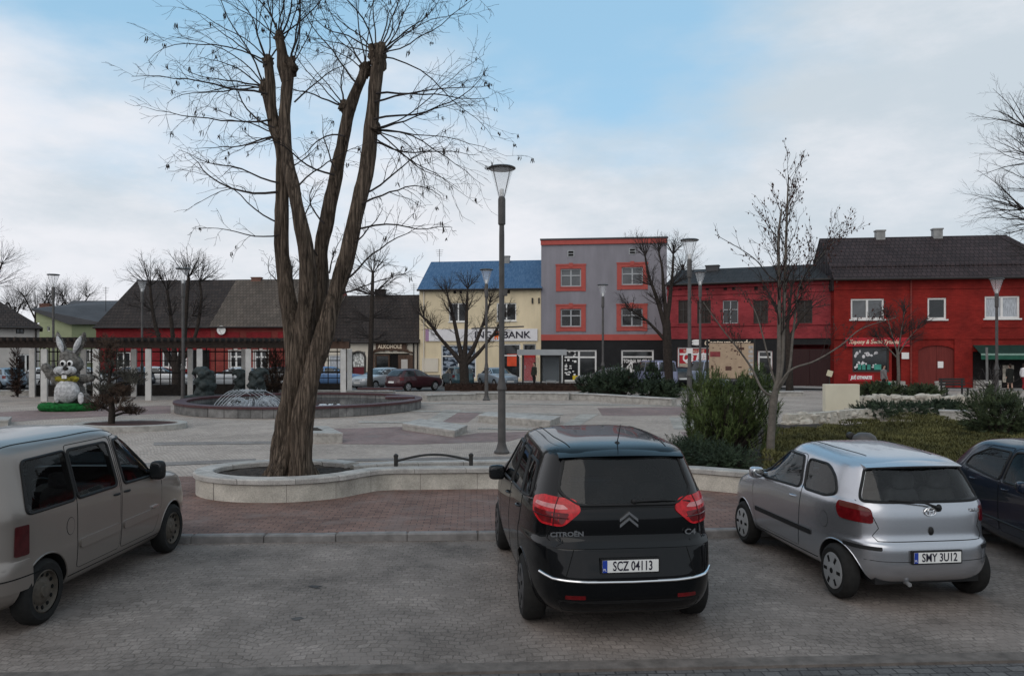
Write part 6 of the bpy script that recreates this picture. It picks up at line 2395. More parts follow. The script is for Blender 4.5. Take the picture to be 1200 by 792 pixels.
PY = [dict(n=6, wander=.09, up=.05, kids=5, ang=.55, ratio=.45, rr=.5, sides=4, tip=.25, k0=.25), dict(n=4, wander=.12, up=.06, kids=2, ang=.5, ratio=.5, sides=3, tip=.4), dict(n=3, wander=.1, up=.05, sides=3, tip=.5)]
for (P_, R2), n_, lo, L in zip(ends, (22, 28, 22, 10, 10, 8), (.40, .36, .40, .5, .35, .4), (1.15, 1.2, 1.2, .8, .8, .7)):
    for k in range(n_):
        t = lo + (1 - lo) * (k + rng.random()) / n_
        i = min(len(P_) - 2, int(t * (len(P_) - 1)))
        d = (P_[i + 1] - P_[i]).normalized()
        nd_ = rot_about(d, perp(d, rng), rng.uniform(.45, .75))
        nd_.z = abs(nd_.z) * .8 + .2
        grow(cr_, P_[i], nd_, L * rng.uniform(.6, 1.1) * (1.2 - .6 * t), max(.0055, R2[i] * .4), 0, rng, PY, tips)
# arching side branch that the photo shows low on the left: from (893,398) out to (838,275)
P_ = smoothline(local(limb_pts([(911, 330), (900, 322, .1), (886, 305, .2), (868, 292, .3), (838, 275, .3)], YY), base), 4)
cr_.tube(P_, [.016 - .011 * i / (len(P_) - 1) for i in range(len(P_))], 5)
for k in range(9):
    i = rng.randint(4, len(P_) - 2)
    d = (P_[i + 1] - P_[i]).normalized()
    grow(cr_, P_[i], rot_about(d, perp(d, rng), .5), rng.uniform(.3, .6), .006, 1, rng, PY, tips)
cr_.build("crown", MT["twig"], yt)
pd = MB()
pd.smooth = True
for p, d in tips:
    for k in range(2):
        if rng.random() < .42:
            pd.ball(p - d * rng.uniform(0, .28) + Vector((rng.uniform(-.02, .02), rng.uniform(-.02, .02), 0)), (.012, .012, .024), 5, 4)
tag(pd.build("buds", MT["bud"], yt), kind="stuff")


# ---- bare trees in the street
def bare_tree(name, label, px, y, stemline, rad, seeds, P, group=None, mat=None, heads=None, z0=0.0, twigs=10, sides=9):
    """stemline: list of traced stems [(px, py)...]; heads: (px, py, n, L, spread from, to)"""
    b0 = Vector(((px - 600) / F * y, y, z0))
    t = thing(name, label, "tree", b0, 0, group)
    rng = random.Random(seeds)
    m1, m2 = MB(), MB()
    m1.smooth = m2.smooth = True
    k_ = y / F
    for pl_, rr in zip(stemline, rad):
        P_ = smoothline(local(limb_pts(pl_, y), b0), 4)
        if pl_[0][1] > 440:
            P_[0].z = min(P_[0].z, -.05)
        R2 = []
        for i in range(len(rr) - 1):
            for j in range(4):
                R2.append((rr[i] + (rr[i + 1] - rr[i]) * j / 4) * k_ * .74)
        R2.append(rr[-1] * k_ * .7)
        m1.tube(P_, R2, sides, wob=.15, ws=1.5)
        if pl_ is not stemline[0]:             # twigs all along the limbs
            for j in range(twigs):
                u_ = .35 + .65 * (j + rng.random()) / twigs
                i = min(len(P_) - 2, int(u_ * (len(P_) - 1)))
                dr = (P_[i + 1] - P_[i]).normalized()
                P[0]["up"] = .03
                grow(m2, P_[i], rot_about(dr, perp(dr, rng), rng.uniform(.5, 1.0)), 20 * k_ * rng.uniform(.6, 1.2), .018, 0, rng, P)
    for hx, hy, n_, L, a0, a1, up in heads or ():
        c = pp(hx, hy, y) - b0
        n_ = int(n_ * 1.5)
        for j in range(n_):
            a = radians(a0 + (a1 - a0) * (j + rng.random()) / n_)
            d = Vector((sin(a), rng.uniform(-.7, .7), cos(a)))
            P[0]["up"] = up
            grow(m2, c + Vector((0, rng.uniform(-.1, .1), 0)), d, L * rng.uniform(.65, 1.15), rng.uniform(.020, .036), 0, rng, P)
    m1.build("trunk", mat or MT["bark_dark"], t, sharp=80)
    m2.build("crown", MT["twig"], t)
    return t


PB = [dict(n=6, wander=.12, up=.02, kids=8, ang=.65, ratio=.42, rr=.55, sides=4, tip=.3, k0=.25), dict(n=4, wander=.18, up=.01, kids=3, ang=.6, ratio=.5, rr=.6, sides=3, tip=.4), dict(n=3, wander=.2, sides=3, tip=.5)]
bare_tree("pollarded_tree", "dark pollarded tree with two bushy heads in front of the crimson house", 208, 52, [
    [(206, 463), (207, 440), (206, 425)], [(206, 432), (196, 415), (186, 395), (179, 365), (176, 335)], [(207, 430), (214, 410), (217, 380), (219, 350), (221, 325)], [(206, 430), (203, 400), (200, 370), (196, 340)],
    [(207, 428), (222, 410), (231, 385), (236, 350), (234, 330)]],
    [[8, 7, 7.5], [5, 4, 3.2, 2.5, 2], [5, 4.2, 3.5, 3, 2.6], [4.5, 3.5, 2.6, 2], [4.2, 3.3, 2.6, 2.2, 1.8]], 3, PB,
    heads=[(176, 335, 12, 2.0, -80, 50, .03), (179, 365, 6, 1.8, -90, -20, .05), (221, 325, 12, 1.9, -50, 60, .04), (234, 330, 10, 1.7, -40, 85, .03), (196, 340, 8, 1.9, -40, 40, .05), (225, 370, 7, 1.7, 20, 95, .05), (200, 372, 5, 1.4, -30, 40, .05), (188, 392, 5, 1.5, -100, -40, .05)])
bare_tree("street_tree", "slim bare tree with one straight dark trunk in front of the low cream house", 434, 50, [[(433, 460), (434, 430), (435, 390), (436, 350), (437, 318)]], [[5.2, 4.4, 4, 3.2, 2.2]], 9, PB,
          heads=[(437, 320, 10, 2.0, -60, 60, .03), (436, 345, 8, 2.1, -100, -40, .02), (436, 345, 8, 2.3, 40, 100, .02), (435, 375, 6, 2.0, -105, -60, .03), (435, 372, 6, 2.3, 60, 105, .03), (435, 395, 4, 1.7, -100, -60, .04), (435, 400, 4, 1.6, 60, 100, .04)])
bare_tree("street_tree", "bare tree with a wide rounded fan of branches in front of the bank", 544, 50.5, [
    [(545, 461), (544, 440), (543, 425)], [(543, 428), (530, 412), (515, 395), (503, 378), (496, 372)], [(543, 426), (537, 400), (531, 370), (524, 345)], [(544, 426), (546, 395), (547, 360), (548, 338)],
    [(544, 427), (556, 405), (566, 380), (574, 355)], [(545, 428), (562, 412), (578, 392), (590, 372)]],
    [[9, 7.5, 7.5], [4.6, 3.4, 2.6, 1.8, 1.2], [4.4, 3.4, 2.4, 1.5], [4.6, 3.2, 2.2, 1.4], [4.4, 3.3, 2.3, 1.5], [4, 3, 2.2, 1.4]], 13, PB,
    heads=[(496, 372, 6, 1.3, -70, 20, .03), (510, 388, 6, 1.5, -70, 30, .05), (524, 345, 7, 1.3, -60, 30, .03), (531, 372, 6, 1.5, -60, 20, .05), (548, 338, 7, 1.2, -45, 45, .03), (547, 365, 6, 1.4, -40, 40, .05), (574, 355, 7, 1.3, -20, 60, .03),
           (566, 382, 6, 1.4, 0, 70, .05), (590, 372, 6, 1.2, 0, 80, .03), (578, 394, 5, 1.4, 10, 85, .05)])
bare_tree("street_tree", "bare tree with a thick leaning crown of upright branches before the grey house's right corner", 783, 52, [
    [(784, 459), (783, 430), (782, 400), (781, 375)], [(782, 392), (776, 370), (768, 345), (760, 322), (756, 300)], [(781, 380), (785, 350), (788, 320), (789, 298)], [(782, 402), (770, 388), (757, 375), (742, 365)],
    [(782, 378), (778, 345), (776, 315), (772, 296)]],
    [[8.5, 7.5, 7, 6], [4.5, 3.6, 2.8, 2, 1.2], [4.2, 3.2, 2.2, 1.4], [3, 2.4, 1.8, 1.2], [4, 3, 2, 1.2]], 17, PB,
    heads=[(756, 300, 8, 1.5, -60, 30, .03), (765, 335, 8, 1.7, -80, 0, .05), (789, 298, 8, 1.4, -40, 50, .03), (787, 335, 7, 1.7, 0, 70, .05), (742, 365, 7, 1.4, -90, -20, .04), (772, 296, 7, 1.3, -40, 30, .03), (757, 376, 5, 1.4, -90, -30, .05), (776, 360, 6, 1.5, -70, 0, .05)])
bare_tree("street_tree", "small bare tree with a fan of thin twigs before the flower shop", 1052, 46, [[(1053, 461), (1053, 435), (1052, 412)], [(1052, 415), (1046, 395), (1040, 372)], [(1052, 414), (1056, 390), (1060, 365)], [(1052, 418), (1062, 400), (1075, 385)], [(1052, 420), (1038, 405), (1028, 395)]],
          [[3.0, 2.5, 2.3], [1.2, .9, .5], [1.2, .9, .5], [1.1, .8, .5], [1.1, .7, .5]], 23, PB,
          heads=[(1040, 372, 5, .9, -50, 30, .02), (1060, 365, 5, .9, -30, 40, .02), (1075, 385, 5, .95, 10, 80, .02), (1028, 395, 5, .9, -90, -10, .02), (1047, 398, 5, 1.2, -60, 30, .03), (1057, 392, 5, 1.2, -10, 70, .03)], mat=MT["bark_pale"], sides=7, twigs=16)
bare_tree("street_tree", "dark bare tree behind the information board and the young tree, before the dark gate", 924, 50, [[(925, 462), (925, 435), (924, 410), (922, 385)], [(923, 400), (934, 380), (948, 362)], [(923, 395), (914, 372), (904, 350)], [(922, 388), (925, 360), (928, 335)]],
          [[6.5, 5.5, 5, 4], [3, 2.2, 1.4], [3, 2.2, 1.4], [3, 2.2, 1.4]], 29, PB,
          heads=[(948, 362, 5, 1.5, 0, 80, .02), (904, 350, 5, 1.5, -70, 10, .02), (928, 335, 6, 1.5, -40, 50, .02)])
bare_tree("street_tree", "bare tree mostly hidden behind the stems of the old tree", 352, 52, [[(352, 461), (352, 420), (352, 380)], [(352, 385), (345, 350), (342, 325)], [(352, 385), (362, 350), (366, 320)]],
          [[6, 5, 4.5], [3, 2.4, 1.6], [3, 2.4, 1.6]], 31, PB, heads=[(342, 325, 8, 1.6, -60, 40, .03), (366, 320, 8, 1.6, -40, 60, .03), (352, 370, 6, 1.7, -80, 80, .04)])
PW = [dict(n=8, wander=.12, up=.015, kids=7, ang=.6, ratio=.45, rr=.5, sides=5, tip=.2, k0=.2), dict(n=5, wander=.16, up=.01, kids=4, ang=.55, ratio=.5, rr=.6, sides=3, tip=.35), dict(n=3, wander=.18, sides=3, tip=.5)]
bare_tree("street_tree", "large bare tree at the right edge whose branches reach into the sky over the roof", 1290, 32, [[(1290, 480), (1288, 400), (1282, 330), (1274, 270), (1262, 220)], [(1280, 330), (1250, 290), (1225, 265), (1200, 245)], [(1276, 280), (1245, 230), (1222, 190), (1205, 150)], [(1286, 380), (1250, 330), (1225, 300)]],
          [[12, 10, 9, 7, 5], [3.4, 2.5, 1.7, 1.1], [3.4, 2.5, 1.7, 1.1], [3, 2.2, 1.3]], 37, PW,
          heads=[(1200, 245, 6, 2.2, -100, -30, .0), (1222, 262, 5, 2.2, -110, -60, .0), (1205, 150, 6, 2.0, -80, 20, .0), (1222, 190, 6, 2.3, -95, -30, .0), (1240, 225, 5, 2.2, -90, -40, 0), (1225, 300, 4, 1.8, -90, -50, 0), (1262, 220, 5, 2.2, -50, 40, .0)])
bare_tree("background_tree", "bare tree at the left edge behind the white house", -22, 74, [[(-20, 450), (-20, 380), (-19, 340)], [(-19, 360), (-8, 335), (2, 310)], [(-19, 350), (-24, 320), (-26, 295)]], [[6, 5, 4], [3, 2, 1.2], [3, 2, 1.2]], 41, PW,
          heads=[(2, 310, 8, 3.0, -40, 80, .02), (-8, 335, 6, 3.0, 20, 95, .02), (-26, 295, 6, 3, -60, 60, .02)])
for i, (px, top, wd, sd_, lab) in enumerate(((42, 330, 20, 43, "hazy bare tree behind the green house, left of the street lamp"), (88, 330, 22, 47, "dense round bare tree behind the green house's roof, right of the street lamp"),
                                      (66, 345, 16, 53, "low bare tree between two taller ones behind the green house"), (18, 345, 16, 59, "low bare tree over the white house's roof ridge"))):
    bare_tree("background_tree", lab, px, 100, [[(px, 440), (px, 400), (px, 365)], [(px, 375), (px - wd * .5, 355), (px - wd * .8, top + 14)], [(px, 372), (px + wd * .5, 355), (px + wd * .8, top + 14)]],
              [[3.2, 2.6, 2], [1.4, 1, .6], [1.4, 1, .6]], sd_, PW,
              heads=[(px, 365, 9, 4.0, -50, 50, .02), (px - wd * .6, top + 18, 9, 2.4, -85, 40, .01), (px + wd * .6, top + 18, 9, 2.4, -40, 85, .01), (px, 362, 6, 3.2, -85, 85, .02)])
bare_tree("background_tree", "bare tree top showing over the flat roof of the grey house", 737, 82, [[(737, 440), (737, 350), (737, 290)]], [[4, 3, 2]], 61, PW, heads=[(737, 292, 10, 1.6, -60, 60, .02)])
bare_tree("background_tree", "bare tree rising behind the middle red house's roof", 800, 74, [[(801, 440), (801, 360), (800, 310)]], [[4, 3, 2.4]], 67, PW, heads=[(800, 318, 12, 2.6, -75, 75, .02), (800, 340, 6, 2.4, -80, 80, .02)])


# ---- foliage
def needles(mb, p, d, L, n, rng, w_=.012, spread=.9, nl=.10):
    """a shoot with needles standing off it"""
    d = d.normalized()
    for i in range(n):
        t = i / n
        q = p + d * L * t
        s_ = perp(d, rng)
        e = (d * (.5 + t * .6) + s_ * spread).normalized() * nl * rng.uniform(.7, 1.2)
        b = d.cross(e)
        if b.length < 1e-5:
            continue
        b = b.normalized() * w_ * .5
        mb.add([q - b, q + b, q + e], [(0, 1, 2)])


def blob_points(rng, n, rx, ry, rz, lobes=7):
    """points in an uneven heap: several lobes, mostly near the surface"""
    L = []
    for k in range(lobes):
        a = rng.uniform(0, 2 * pi)
        r = rng.uniform(.15, .62)
        L.append((Vector((cos(a) * r * rx, sin(a) * r * ry, rz * rng.uniform(.32, .62))), rng.uniform(.36, .52)))
    out = []
    while len(out) < n:
        c, k = rng.choice(L)
        d = Vector((rng.gauss(0, 1), rng.gauss(0, 1), rng.gauss(0, 1))).normalized()
        r = rng.uniform(.55, 1.0) ** .5
        q = c + Vector((d.x * rx * k, d.y * ry * k, d.z * rz * k)) * r
        if q.z > .02:
            out.append((q, d))
    return out


MT["pine"] = M("pine_needles", (0.050, 0.080, 0.026), .75, var=.45, scale=2.6, col2=(0.125, 0.165, 0.052))
MT["pine_core"] = M("dark_inner_twigs", (0.012, 0.014, 0.008), .95, var=.3)
MT["juniper"] = M("juniper_leaves", (0.030, 0.046, 0.024), .8, var=.5, scale=1.6, col2=(0.075, 0.098, 0.042))
MT["juniper_blue"] = M("dark_juniper_leaves", (0.020, 0.036, 0.024), .8, var=.5, scale=1.4, col2=(0.055, 0.080, 0.045))
MT["heather"] = M("olive_heather", (0.062, 0.064, 0.024), .9, var=.55, scale=1.3, col2=(0.150, 0.140, 0.052), detail=9)
MT["brown_hedge"] = M("brown_hedge_twigs", (0.045, 0.026, 0.020), .9, var=.4, scale=3)
MT["dry_conifer"] = M("dry_brown_conifer", (0.055, 0.035, 0.026), .9, var=.5, scale=2.5, col2=(0.11, 0.072, 0.052))
MT["grey_conifer"] = M("grey_green_conifer", (0.045, 0.042, 0.034), .9, var=.5, scale=2.5, col2=(0.10, 0.092, 0.075))


def core(mb_, pts, rx, ry, rz):
    pass


def shrub(name, label, loc, rx, ry, rz, n, mat, seed, cat="shrub", up=.6, L=.22, nn=16, w_=.012, nl=.09, lobes=7, group=None, spread=.9, trunkr=.05):
    rng = random.Random(seed)
    t = thing(name, label, cat, loc, 0, group)
    mb = MB()
    br = MB()
    for q, d in blob_points(rng, n, rx, ry, rz, lobes):
        dd_ = (d * (1 - up) + Vector((0, 0, up)) + perp(Vector((0, 0, 1)), rng) * .25).normalized()
        needles(mb, q, dd_, L * rng.uniform(.6, 1.2), nn, rng, w_, spread, nl)
        if rng.random() < .12:
            br.tube([Vector((q.x * .12, q.y * .12, 0)), Vector((q.x * .55, q.y * .55, q.z * .45)), q], [trunkr * .5, trunkr * .3, trunkr * .1], 4, cap=False)
    mb.build("foliage", mat, t)
    br.build("stem", MT["bark_dark"], t)
    return t


b_ = gp(872, 545, .36)
shrub("pine_bush", "bushy olive green dwarf pine with upright shoots beside the young tree trunk", (b_.x + .08, b_.y + 1.45, .34), 1.02, .85, 1.80, 1500, MT["pine"], 11, up=.75, L=.26, nn=26, w_=.014, nl=.10, lobes=13)
b_ = gp(1172, 520, .36)
shrub("juniper_bush", "dense dark green juniper bush behind the navy car at the right edge", (b_.x + .55, b_.y + .9, .30), 1.0, .95, 1.25, 1000, MT["juniper"], 12, up=.35, L=.3, nn=24, w_=.017, nl=.085, lobes=12)
for i, (px, py, rx, ry, rz, sd_, lab) in enumerate(((812, 546, .7, .55, .42, 14, "low dark creeping juniper between the black car and the pine bush"), (848, 551, .7, .5, .34, 15, "flat creeping juniper in front of the pine bush at the planter wall"),
                                                (828, 533, .6, .5, .30, 16, "low creeping juniper behind the black car's right rear corner"))):
    b_ = gp(px, py, .36)
    shrub("creeping_juniper", lab, (b_.x, b_.y + .35, .32), rx, ry, rz, 420, MT["juniper_blue"], sd_, up=.2, L=.26, nn=20, w_=.015, nl=.07, group="creeping junipers in the planter bed")
for px, py, rx, rz, sd_, lab in ((705, 464, 1.5, .95, 71, "dark low juniper at the left end of the row before the grey house"), (735, 466, 1.9, 1.35, 72, "tall rounded dark juniper in the middle of the row before the grey house"),
                             (772, 467, 1.3, .75, 73, "small dark juniper at the right end of the row before the grey house")):
    b_ = gp(px, py, .1)
    shrub("far_juniper", lab, (b_.x, b_.y + .9, .1), rx, 1.0, rz, 420, MT["juniper_blue"], sd_, up=.45, L=.4, nn=18, w_=.05, nl=.16, group="dark junipers before the grey house")
b_ = gp(768, 464, .1)
shrub("young_conifer", "narrow dark young conifer between the junipers and the lilac van", (b_.x, b_.y, .1), .55, .5, 1.6, 220, MT["juniper_blue"], 74, up=.7, L=.35, nn=18, w_=.04, nl=.14, lobes=6)
for px, py, rx, rz, sd_, lab in ((1052, 468, 1.5, .62, 76, "spreading green juniper on the back rock wall, left half"), (1095, 468.5, 1.3, .55, 77, "spreading green juniper on the back rock wall, right half")):
    b_ = gp(px, py, .4)
    shrub("rock_juniper", lab, (b_.x, b_.y + 1.6, .35), rx, 1.0, rz, 420, MT["juniper"], sd_, up=.25, L=.26, nn=18, w_=.04, nl=.14)
for px, py, rx, rz, sd_, lab in ((1045, 487, 1.15, .34, 78, "dark creeping juniper between the two rock walls beside the beige block"), (1085, 486.5, 1.3, .36, 79, "dark creeping juniper between the two rock walls, middle"),
                             (1125, 485.5, 1.1, .36, 80, "dark creeping juniper between the two rock walls, right end")):
    b_ = gp(px, py, .3)
    shrub("creeping_juniper", lab, (b_.x, b_.y + 1.0, .25), rx, .9, rz, 380, MT["juniper_blue"], sd_, up=.15, L=.22, nn=18, w_=.03, nl=.11)


def cover(name, label, poly, z, amp, mat, n, seed, bl=.16, cat="ground cover"):
    """low ground cover: an uneven mat with many small sprigs"""
    rng = random.Random(seed)
    xs, ys = [p[0] for p in poly], [p[1] for p in poly]

    def inside(x, y):
        c = False
        for i in range(len(poly)):
            x1, y1 = poly[i][0], poly[i][1]
            x2, y2 = poly[i - 1][0], poly[i - 1][1]
            if (y1 > y) != (y2 > y) and x < (x2 - x1) * (y - y1) / (y2 - y1) + x1:
                c = not c
        return c
    mb = MB()
    k = 0
    while k < n:
        x, y = rng.uniform(min(xs), max(xs)), rng.uniform(min(ys), max(ys))
        if not inside(x, y):
            continue
        h_ = z + amp * (fbm((x, y, seed), .55) + .5 * fbm((x, y, seed), 1.9))
        for j in range(3):
            a = rng.uniform(0, 2 * pi)
            d = Vector((cos(a), sin(a), rng.uniform(.6, 2.2))).normalized() * bl * rng.uniform(.6, 1.3)
            b = Vector((-sin(a), cos(a), 0)) * bl * .16
            q = Vector((x + rng.uniform(-.1, .1), y + rng.uniform(-.1, .1), h_ - .03))
            mb.add([q - b, q + b, q + d], [(0, 1, 2)])
        k += 1
    o = mb.build(name, mat)
    return tag(o, label, cat, kind="stuff")


cov = [gp(a, b, .55) for a, b in ((893, 549), (898, 505), (945, 497), (1010, 492), (1088, 487), (1150, 492), (1200, 494), (1215, 530), (1215, 562), (1000, 572))]
pl_ = [(p.x, p.y) for p in cov]
soil_patch("heather_ground", pl_, .40, MT["heather"], .07, .3)
cover("heather_bed", "olive brown carpet of low heather filling the bed behind the silver car", pl_, .50, .16, MT["heather"], 26000, 5, .085, "heather")
# ------------------------------------------------------------------ street lamps
MT["lamp_glass"] = bpy.data.materials.new("clear_lamp_glass")
MT["lamp_glass"].use_nodes = True
_t = MT["lamp_glass"].node_tree
_p = _t.nodes["Principled BSDF"]
_p.inputs["Base Color"].default_value = (.95, .97, 1, 1)
_p.inputs["Roughness"].default_value = .04
_p.inputs["Alpha"].default_value = .22
_p.inputs["Specular IOR Level"].default_value = .8


def street_lamp(label, px, y, h, z0=PZ):
    t = thing("street_lamp", label, "street lamp", ((px - 600) / F * y, y, z0), 0, "conical glass street lamps round the square")
    h -= z0
    mb = MB()
    mb.smooth = True
    mb.lathe([(.19, 0), (.19, .05), (.15, .09), (.125, .16), (.105, .24), (.098, .3), (.092, 1.55), (.12, 1.57), (.125, 1.62), (.105, 1.66), (.085, 1.78), (.068, 1.9), (.066, h - 1.7), (.060, h - 1.45)], 16)
    mb.build("pole", MT["lamp_metal"], t)
    mb = MB()
    mb.smooth = True
    mb.lathe([(.062, h - 1.46), (.092, h - 1.43), (.092, h - .82), (.08, h - .77), (.05, h - .74)], 16)
    mb.build("collar", MT["lamp_metal"], t)
    mb = MB()
    mb.smooth = True
    mb.lathe([(.085, h - .77), (.11, h - .68), (.17, h - .48), (.235, h - .24), (.29, h - .075)], 24, cap=False)
    mb.build("glass_cone", MT["lamp_glass"], t)
    mb = MB()
    mb.smooth = True
    mb.lathe([(.10, h - .085), (.31, h - .08), (.345, h - .06), (.345, h - .04), (.30, h - .015), (.1, h)], 28)
    mb.build("lid", MT["lamp_top"], t)
    mb = MB()
    for k in range(4):
        a = pi / 4 + k * pi / 2
        mb.tube([(.085 * cos(a), .085 * sin(a), h - .76), (.30 * cos(a), .30 * sin(a), h - .075)], .008, 4)
    mb.build("rib", MT["lamp_metal"], t)
    mb = MB()
    mb.smooth = True
    mb.lathe([(.05, h - .76), (.06, h - .6), (.045, h - .56), (.0, h - .55)], 12)
    mb.build("burner", MT["white_paint"], t)
    return t


m_ = gp(588, 531)
ml = street_lamp("tall dark street lamp standing just behind the planter bed and left of the black car", 588, m_.y, H + (410 - 195) * m_.y / F)
# two small brackets on the big lamp
mb = MB()
for px, py, w_ in ((597, 343, .0),):
    z = H + (410 - 343) * m_.y / F - PZ
    mb.box((.08, -.02, z), (.12, .1, .16))
    z2 = H + (410 - 384) * m_.y / F - PZ
    mb.tube([(-.75, 0, z2 - .02), (.55, 0, z2 + .03)], .02, 6)
mb.build("bracket", MT["lamp_metal"], ml)
y_ = gp(808, 490).y
l2 = street_lamp("street lamp left of the information board, the nearer one of a close pair", 808, y_, H + (410 - 280) * y_ / F)
mb = MB()
mb.box((-.02, -.1, H - (411 - 410) * y_ / F - PZ), (.22, .06, .2))
mb.build("notice", MT["white_paint"], l2)
y_ = gp(821, 464).y
street_lamp("farther, shorter looking one of two street lamps left of the information board", 820.5, y_, H + (410 - 318) * y_ / F)
y_ = gp(570, 469).y
street_lamp("street lamp between the bank tree and the main lamp, standing by the long low wall", 570, y_, H + (410 - 315) * y_ / F)
street_lamp("street lamp rising from the dark junipers before the grey house", 706.5, 48.5, H + (410 - 333) * 48.5 / F)
street_lamp("street lamp behind the rabbit, in front of the green house", 62.5, 45.5, H + (410 - 321) * 45.5 / F)
street_lamp("street lamp at the left side of the pollarded tree before the crimson house", 166.5, 50, H + (410 - 328) * 50 / F, .0)
y_ = gp(215, 471).y
street_lamp("street lamp beside the carved stone figure at the left end of the fountain", 214.5, y_, H + (410 - 314) * y_ / F)
y_ = gp(1168, 470).y
street_lamp("street lamp in front of the green awning on the bright red house", 1168, y_, H + (410 - 326) * y_ / F)

# ------------------------------------------------------------------ pergola behind the fountain
fpx = [(-8, 471), (52, 470), (113, 470), (174, 469), (234, 468.5), (291, 468), (346, 467), (402, 466.5)]
bpx = [(38, 465), (98, 465), (157, 464.5), (223, 464), (286, 463.5), (345, 463), (409.5, 462.5)]
pg = thing("pergola", "long dark timber pergola on pale square pillars with a dark trellis, behind the fountain", "pergola", gp(200, 469))
po = pg.location.copy()
ftop, btop = [], []
for k, (px, py) in enumerate(fpx):
    p = gp(px, py)
    z = 2.62
    q = p - po
    mb = MB()
    mb.bbox((q.x, q.y, z / 2 - .02), (.27, .27, z), .02, rz=.3)
    mb.build("pillar", MT["pillar"], pg)
    mb = MB()
    mb.smooth = True
    mb.lathe([(.06, z - .02), (.06, z + .10)], 8, (q.x, q.y, 0))
    mb.build("pin", MT["iron"], pg)
    ftop.append(q)
for k, (px, py) in enumerate(bpx):
    p = gp(px, py)
    q = p - po
    mb = MB()
    mb.bbox((q.x, q.y, 1.29), (.27, .27, 2.62), .02, rz=.3)
    mb.build("pillar", MT["pillar"], pg)
    btop.append(q)
for line, dz in ((ftop, 2.82), (btop, 2.82)):
    mb = MB()
    for i in range(len(line) - 1):
        a, b = line[i], line[i + 1]
        d = b - a
        c = (a + b) / 2
        mb.box((c.x, c.y, dz), (d.length + .1, .14, .34), rz=atan2(d.y, d.x))
    mb.build("beam", MT["beam"], pg)
mb = MB()
n_ = 56
for i in range(n_):
    t_ = i / (n_ - 1) * (len(ftop) - 1)
    j = min(int(t_), len(ftop) - 2)
    a = ftop[j].lerp(ftop[j + 1], t_ - j)
    s_ = i / (n_ - 1) * (len(btop) - 1)
    j = min(int(s_), len(btop) - 2)
    b = btop[j].lerp(btop[j + 1], s_ - j)
    d = b - a
    a, b = a - d * .14, b + d * .14
    c = (a + b) / 2
    mb.box((c.x, c.y, 3.085), ((b - a).length, .09, .18), rz=atan2(d.y, d.x))
mb.build("rafter", MT["beam"], pg)
q = gp(407, 464) - po
mb = MB()
mb.box((q.x - .6, q.y - 2.0, 2.80), (2.2, .22, .36), rz=.05)
mb.build("end_beam", MT["brown_wood"], pg)
mb = MB()
for i in range(len(btop) - 1):
    a, b = btop[i] + Vector((0, .35, 0)), btop[i + 1] + Vector((0, .35, 0))
    d = b - a
    r_ = atan2(d.y, d.x)
    for z, hh in ((2.45, .07), (1.95, .05), (1.28, .09), (.95, .04)):
        c = (a + b) / 2
        mb.box((c.x, c.y, z), (d.length, .05, hh), rz=r_)
    c = (a + b) / 2
    mb.box((c.x, c.y, .32), (d.length, .06, .62), rz=r_)
    for k in range(6):
        c = a.lerp(b, (k + .5) / 6)
        mb.box((c.x, c.y + .012, 1.5), (.05, .045, 2.4), rz=r_)
mb.build("trellis", MT["trellis"], pg)

# ------------------------------------------------------------------ fountain
FC, FR = Vector((-9.15, 34.2, PZ)), 5.15
ft = thing("fountain", "round fountain basin of grey granite with a dark maroon rim and arching water jets", "fountain", FC)


def ringmesh(mb, r0, r1, z0, z1, n=72):
    mb.lathe([(r0, z0), (r1, z0), (r1, z1), (r0, z1), (r0, z0)], n, cap=False)


mb = MB()
ringmesh(mb, FR - .42, FR, -.05, .34)
mb.smooth = False
mb.build("basin_wall", paving("granite_slabs", (.13, .128, .126), (.20, .195, .19), (.075, .072, .07), .42, 1.2, .014, axes="AZ", stain=.4, stain_scale=3, bump=.4), ft)
mb = MB()
ringmesh(mb, FR - .46, FR + .05, .342, .43)
mb.build("rim", MT["maroon_stone"], ft)
mb = MB()
for sg, (px, py), L_ in ((1, (468, 478), 1.5),):
    p = gp(px, py) - FC
    mb.box((p.x, p.y + .25, .19), (1.15, 1.0, .44), rz=.12)
mb.build("end_block", MT["granite"], ft)
mb = MB()
p = gp(468, 478) - FC
mb.box((p.x, p.y + .25, .46), (1.27, 1.1, .09), rz=.12)
p2 = gp(462, 464) - FC
mb.box((p2.x - .6, p2.y - 1, .47), (2.4, .5, .10), rz=.0)
mb.build("end_slab", MT["maroon_stone"], ft)
mb = MB()
mb.lathe([(FR - .44, .20), (0.001, .20)], 48, cap=False)
wm = M("dark_fountain_water", (.02, .028, .03), .08, var=.3, scale=2, bump=.5, bscale=9, bdist=.03)
o = mb.build("water", wm, ft)
if o.data.polygons[0].normal.z < 0:
    o.data.flip_normals()
MT["foam"] = M("water_spray", (.45, .48, .51), .35, var=.1, scale=8)
rng = random.Random(12)
jets, drops = MB(), MB()
jets.smooth = True


def jet(a, b, top, r):
    n_ = 9
    P_ = []
    for k in range(n_ + 1):
        t_ = k / n_
        P_.append(a.lerp(b, t_) + Vector((0, 0, 4 * top * t_ * (1 - t_))))
    # a jet breaks up as it falls: short lengths with gaps
    for k in range(n_):
        if k > 3 and rng.random() < .28:
            continue
        jets.tube([P_[k], P_[k].lerp(P_[k + 1], .5), P_[k + 1]], [r * rng.uniform(.7, 1.1), r * rng.uniform(.7, 1.2), r * rng.uniform(.6, 1)], 4)
    for k in range(7):
        t_ = rng.uniform(.35, 1)
        q = a.lerp(b, t_) + Vector((rng.gauss(0, .06), rng.gauss(0, .06), 4 * top * t_ * (1 - t_) + rng.gauss(0, .05)))
        drops.ball(q, rng.uniform(.008, .02), 5, 3)


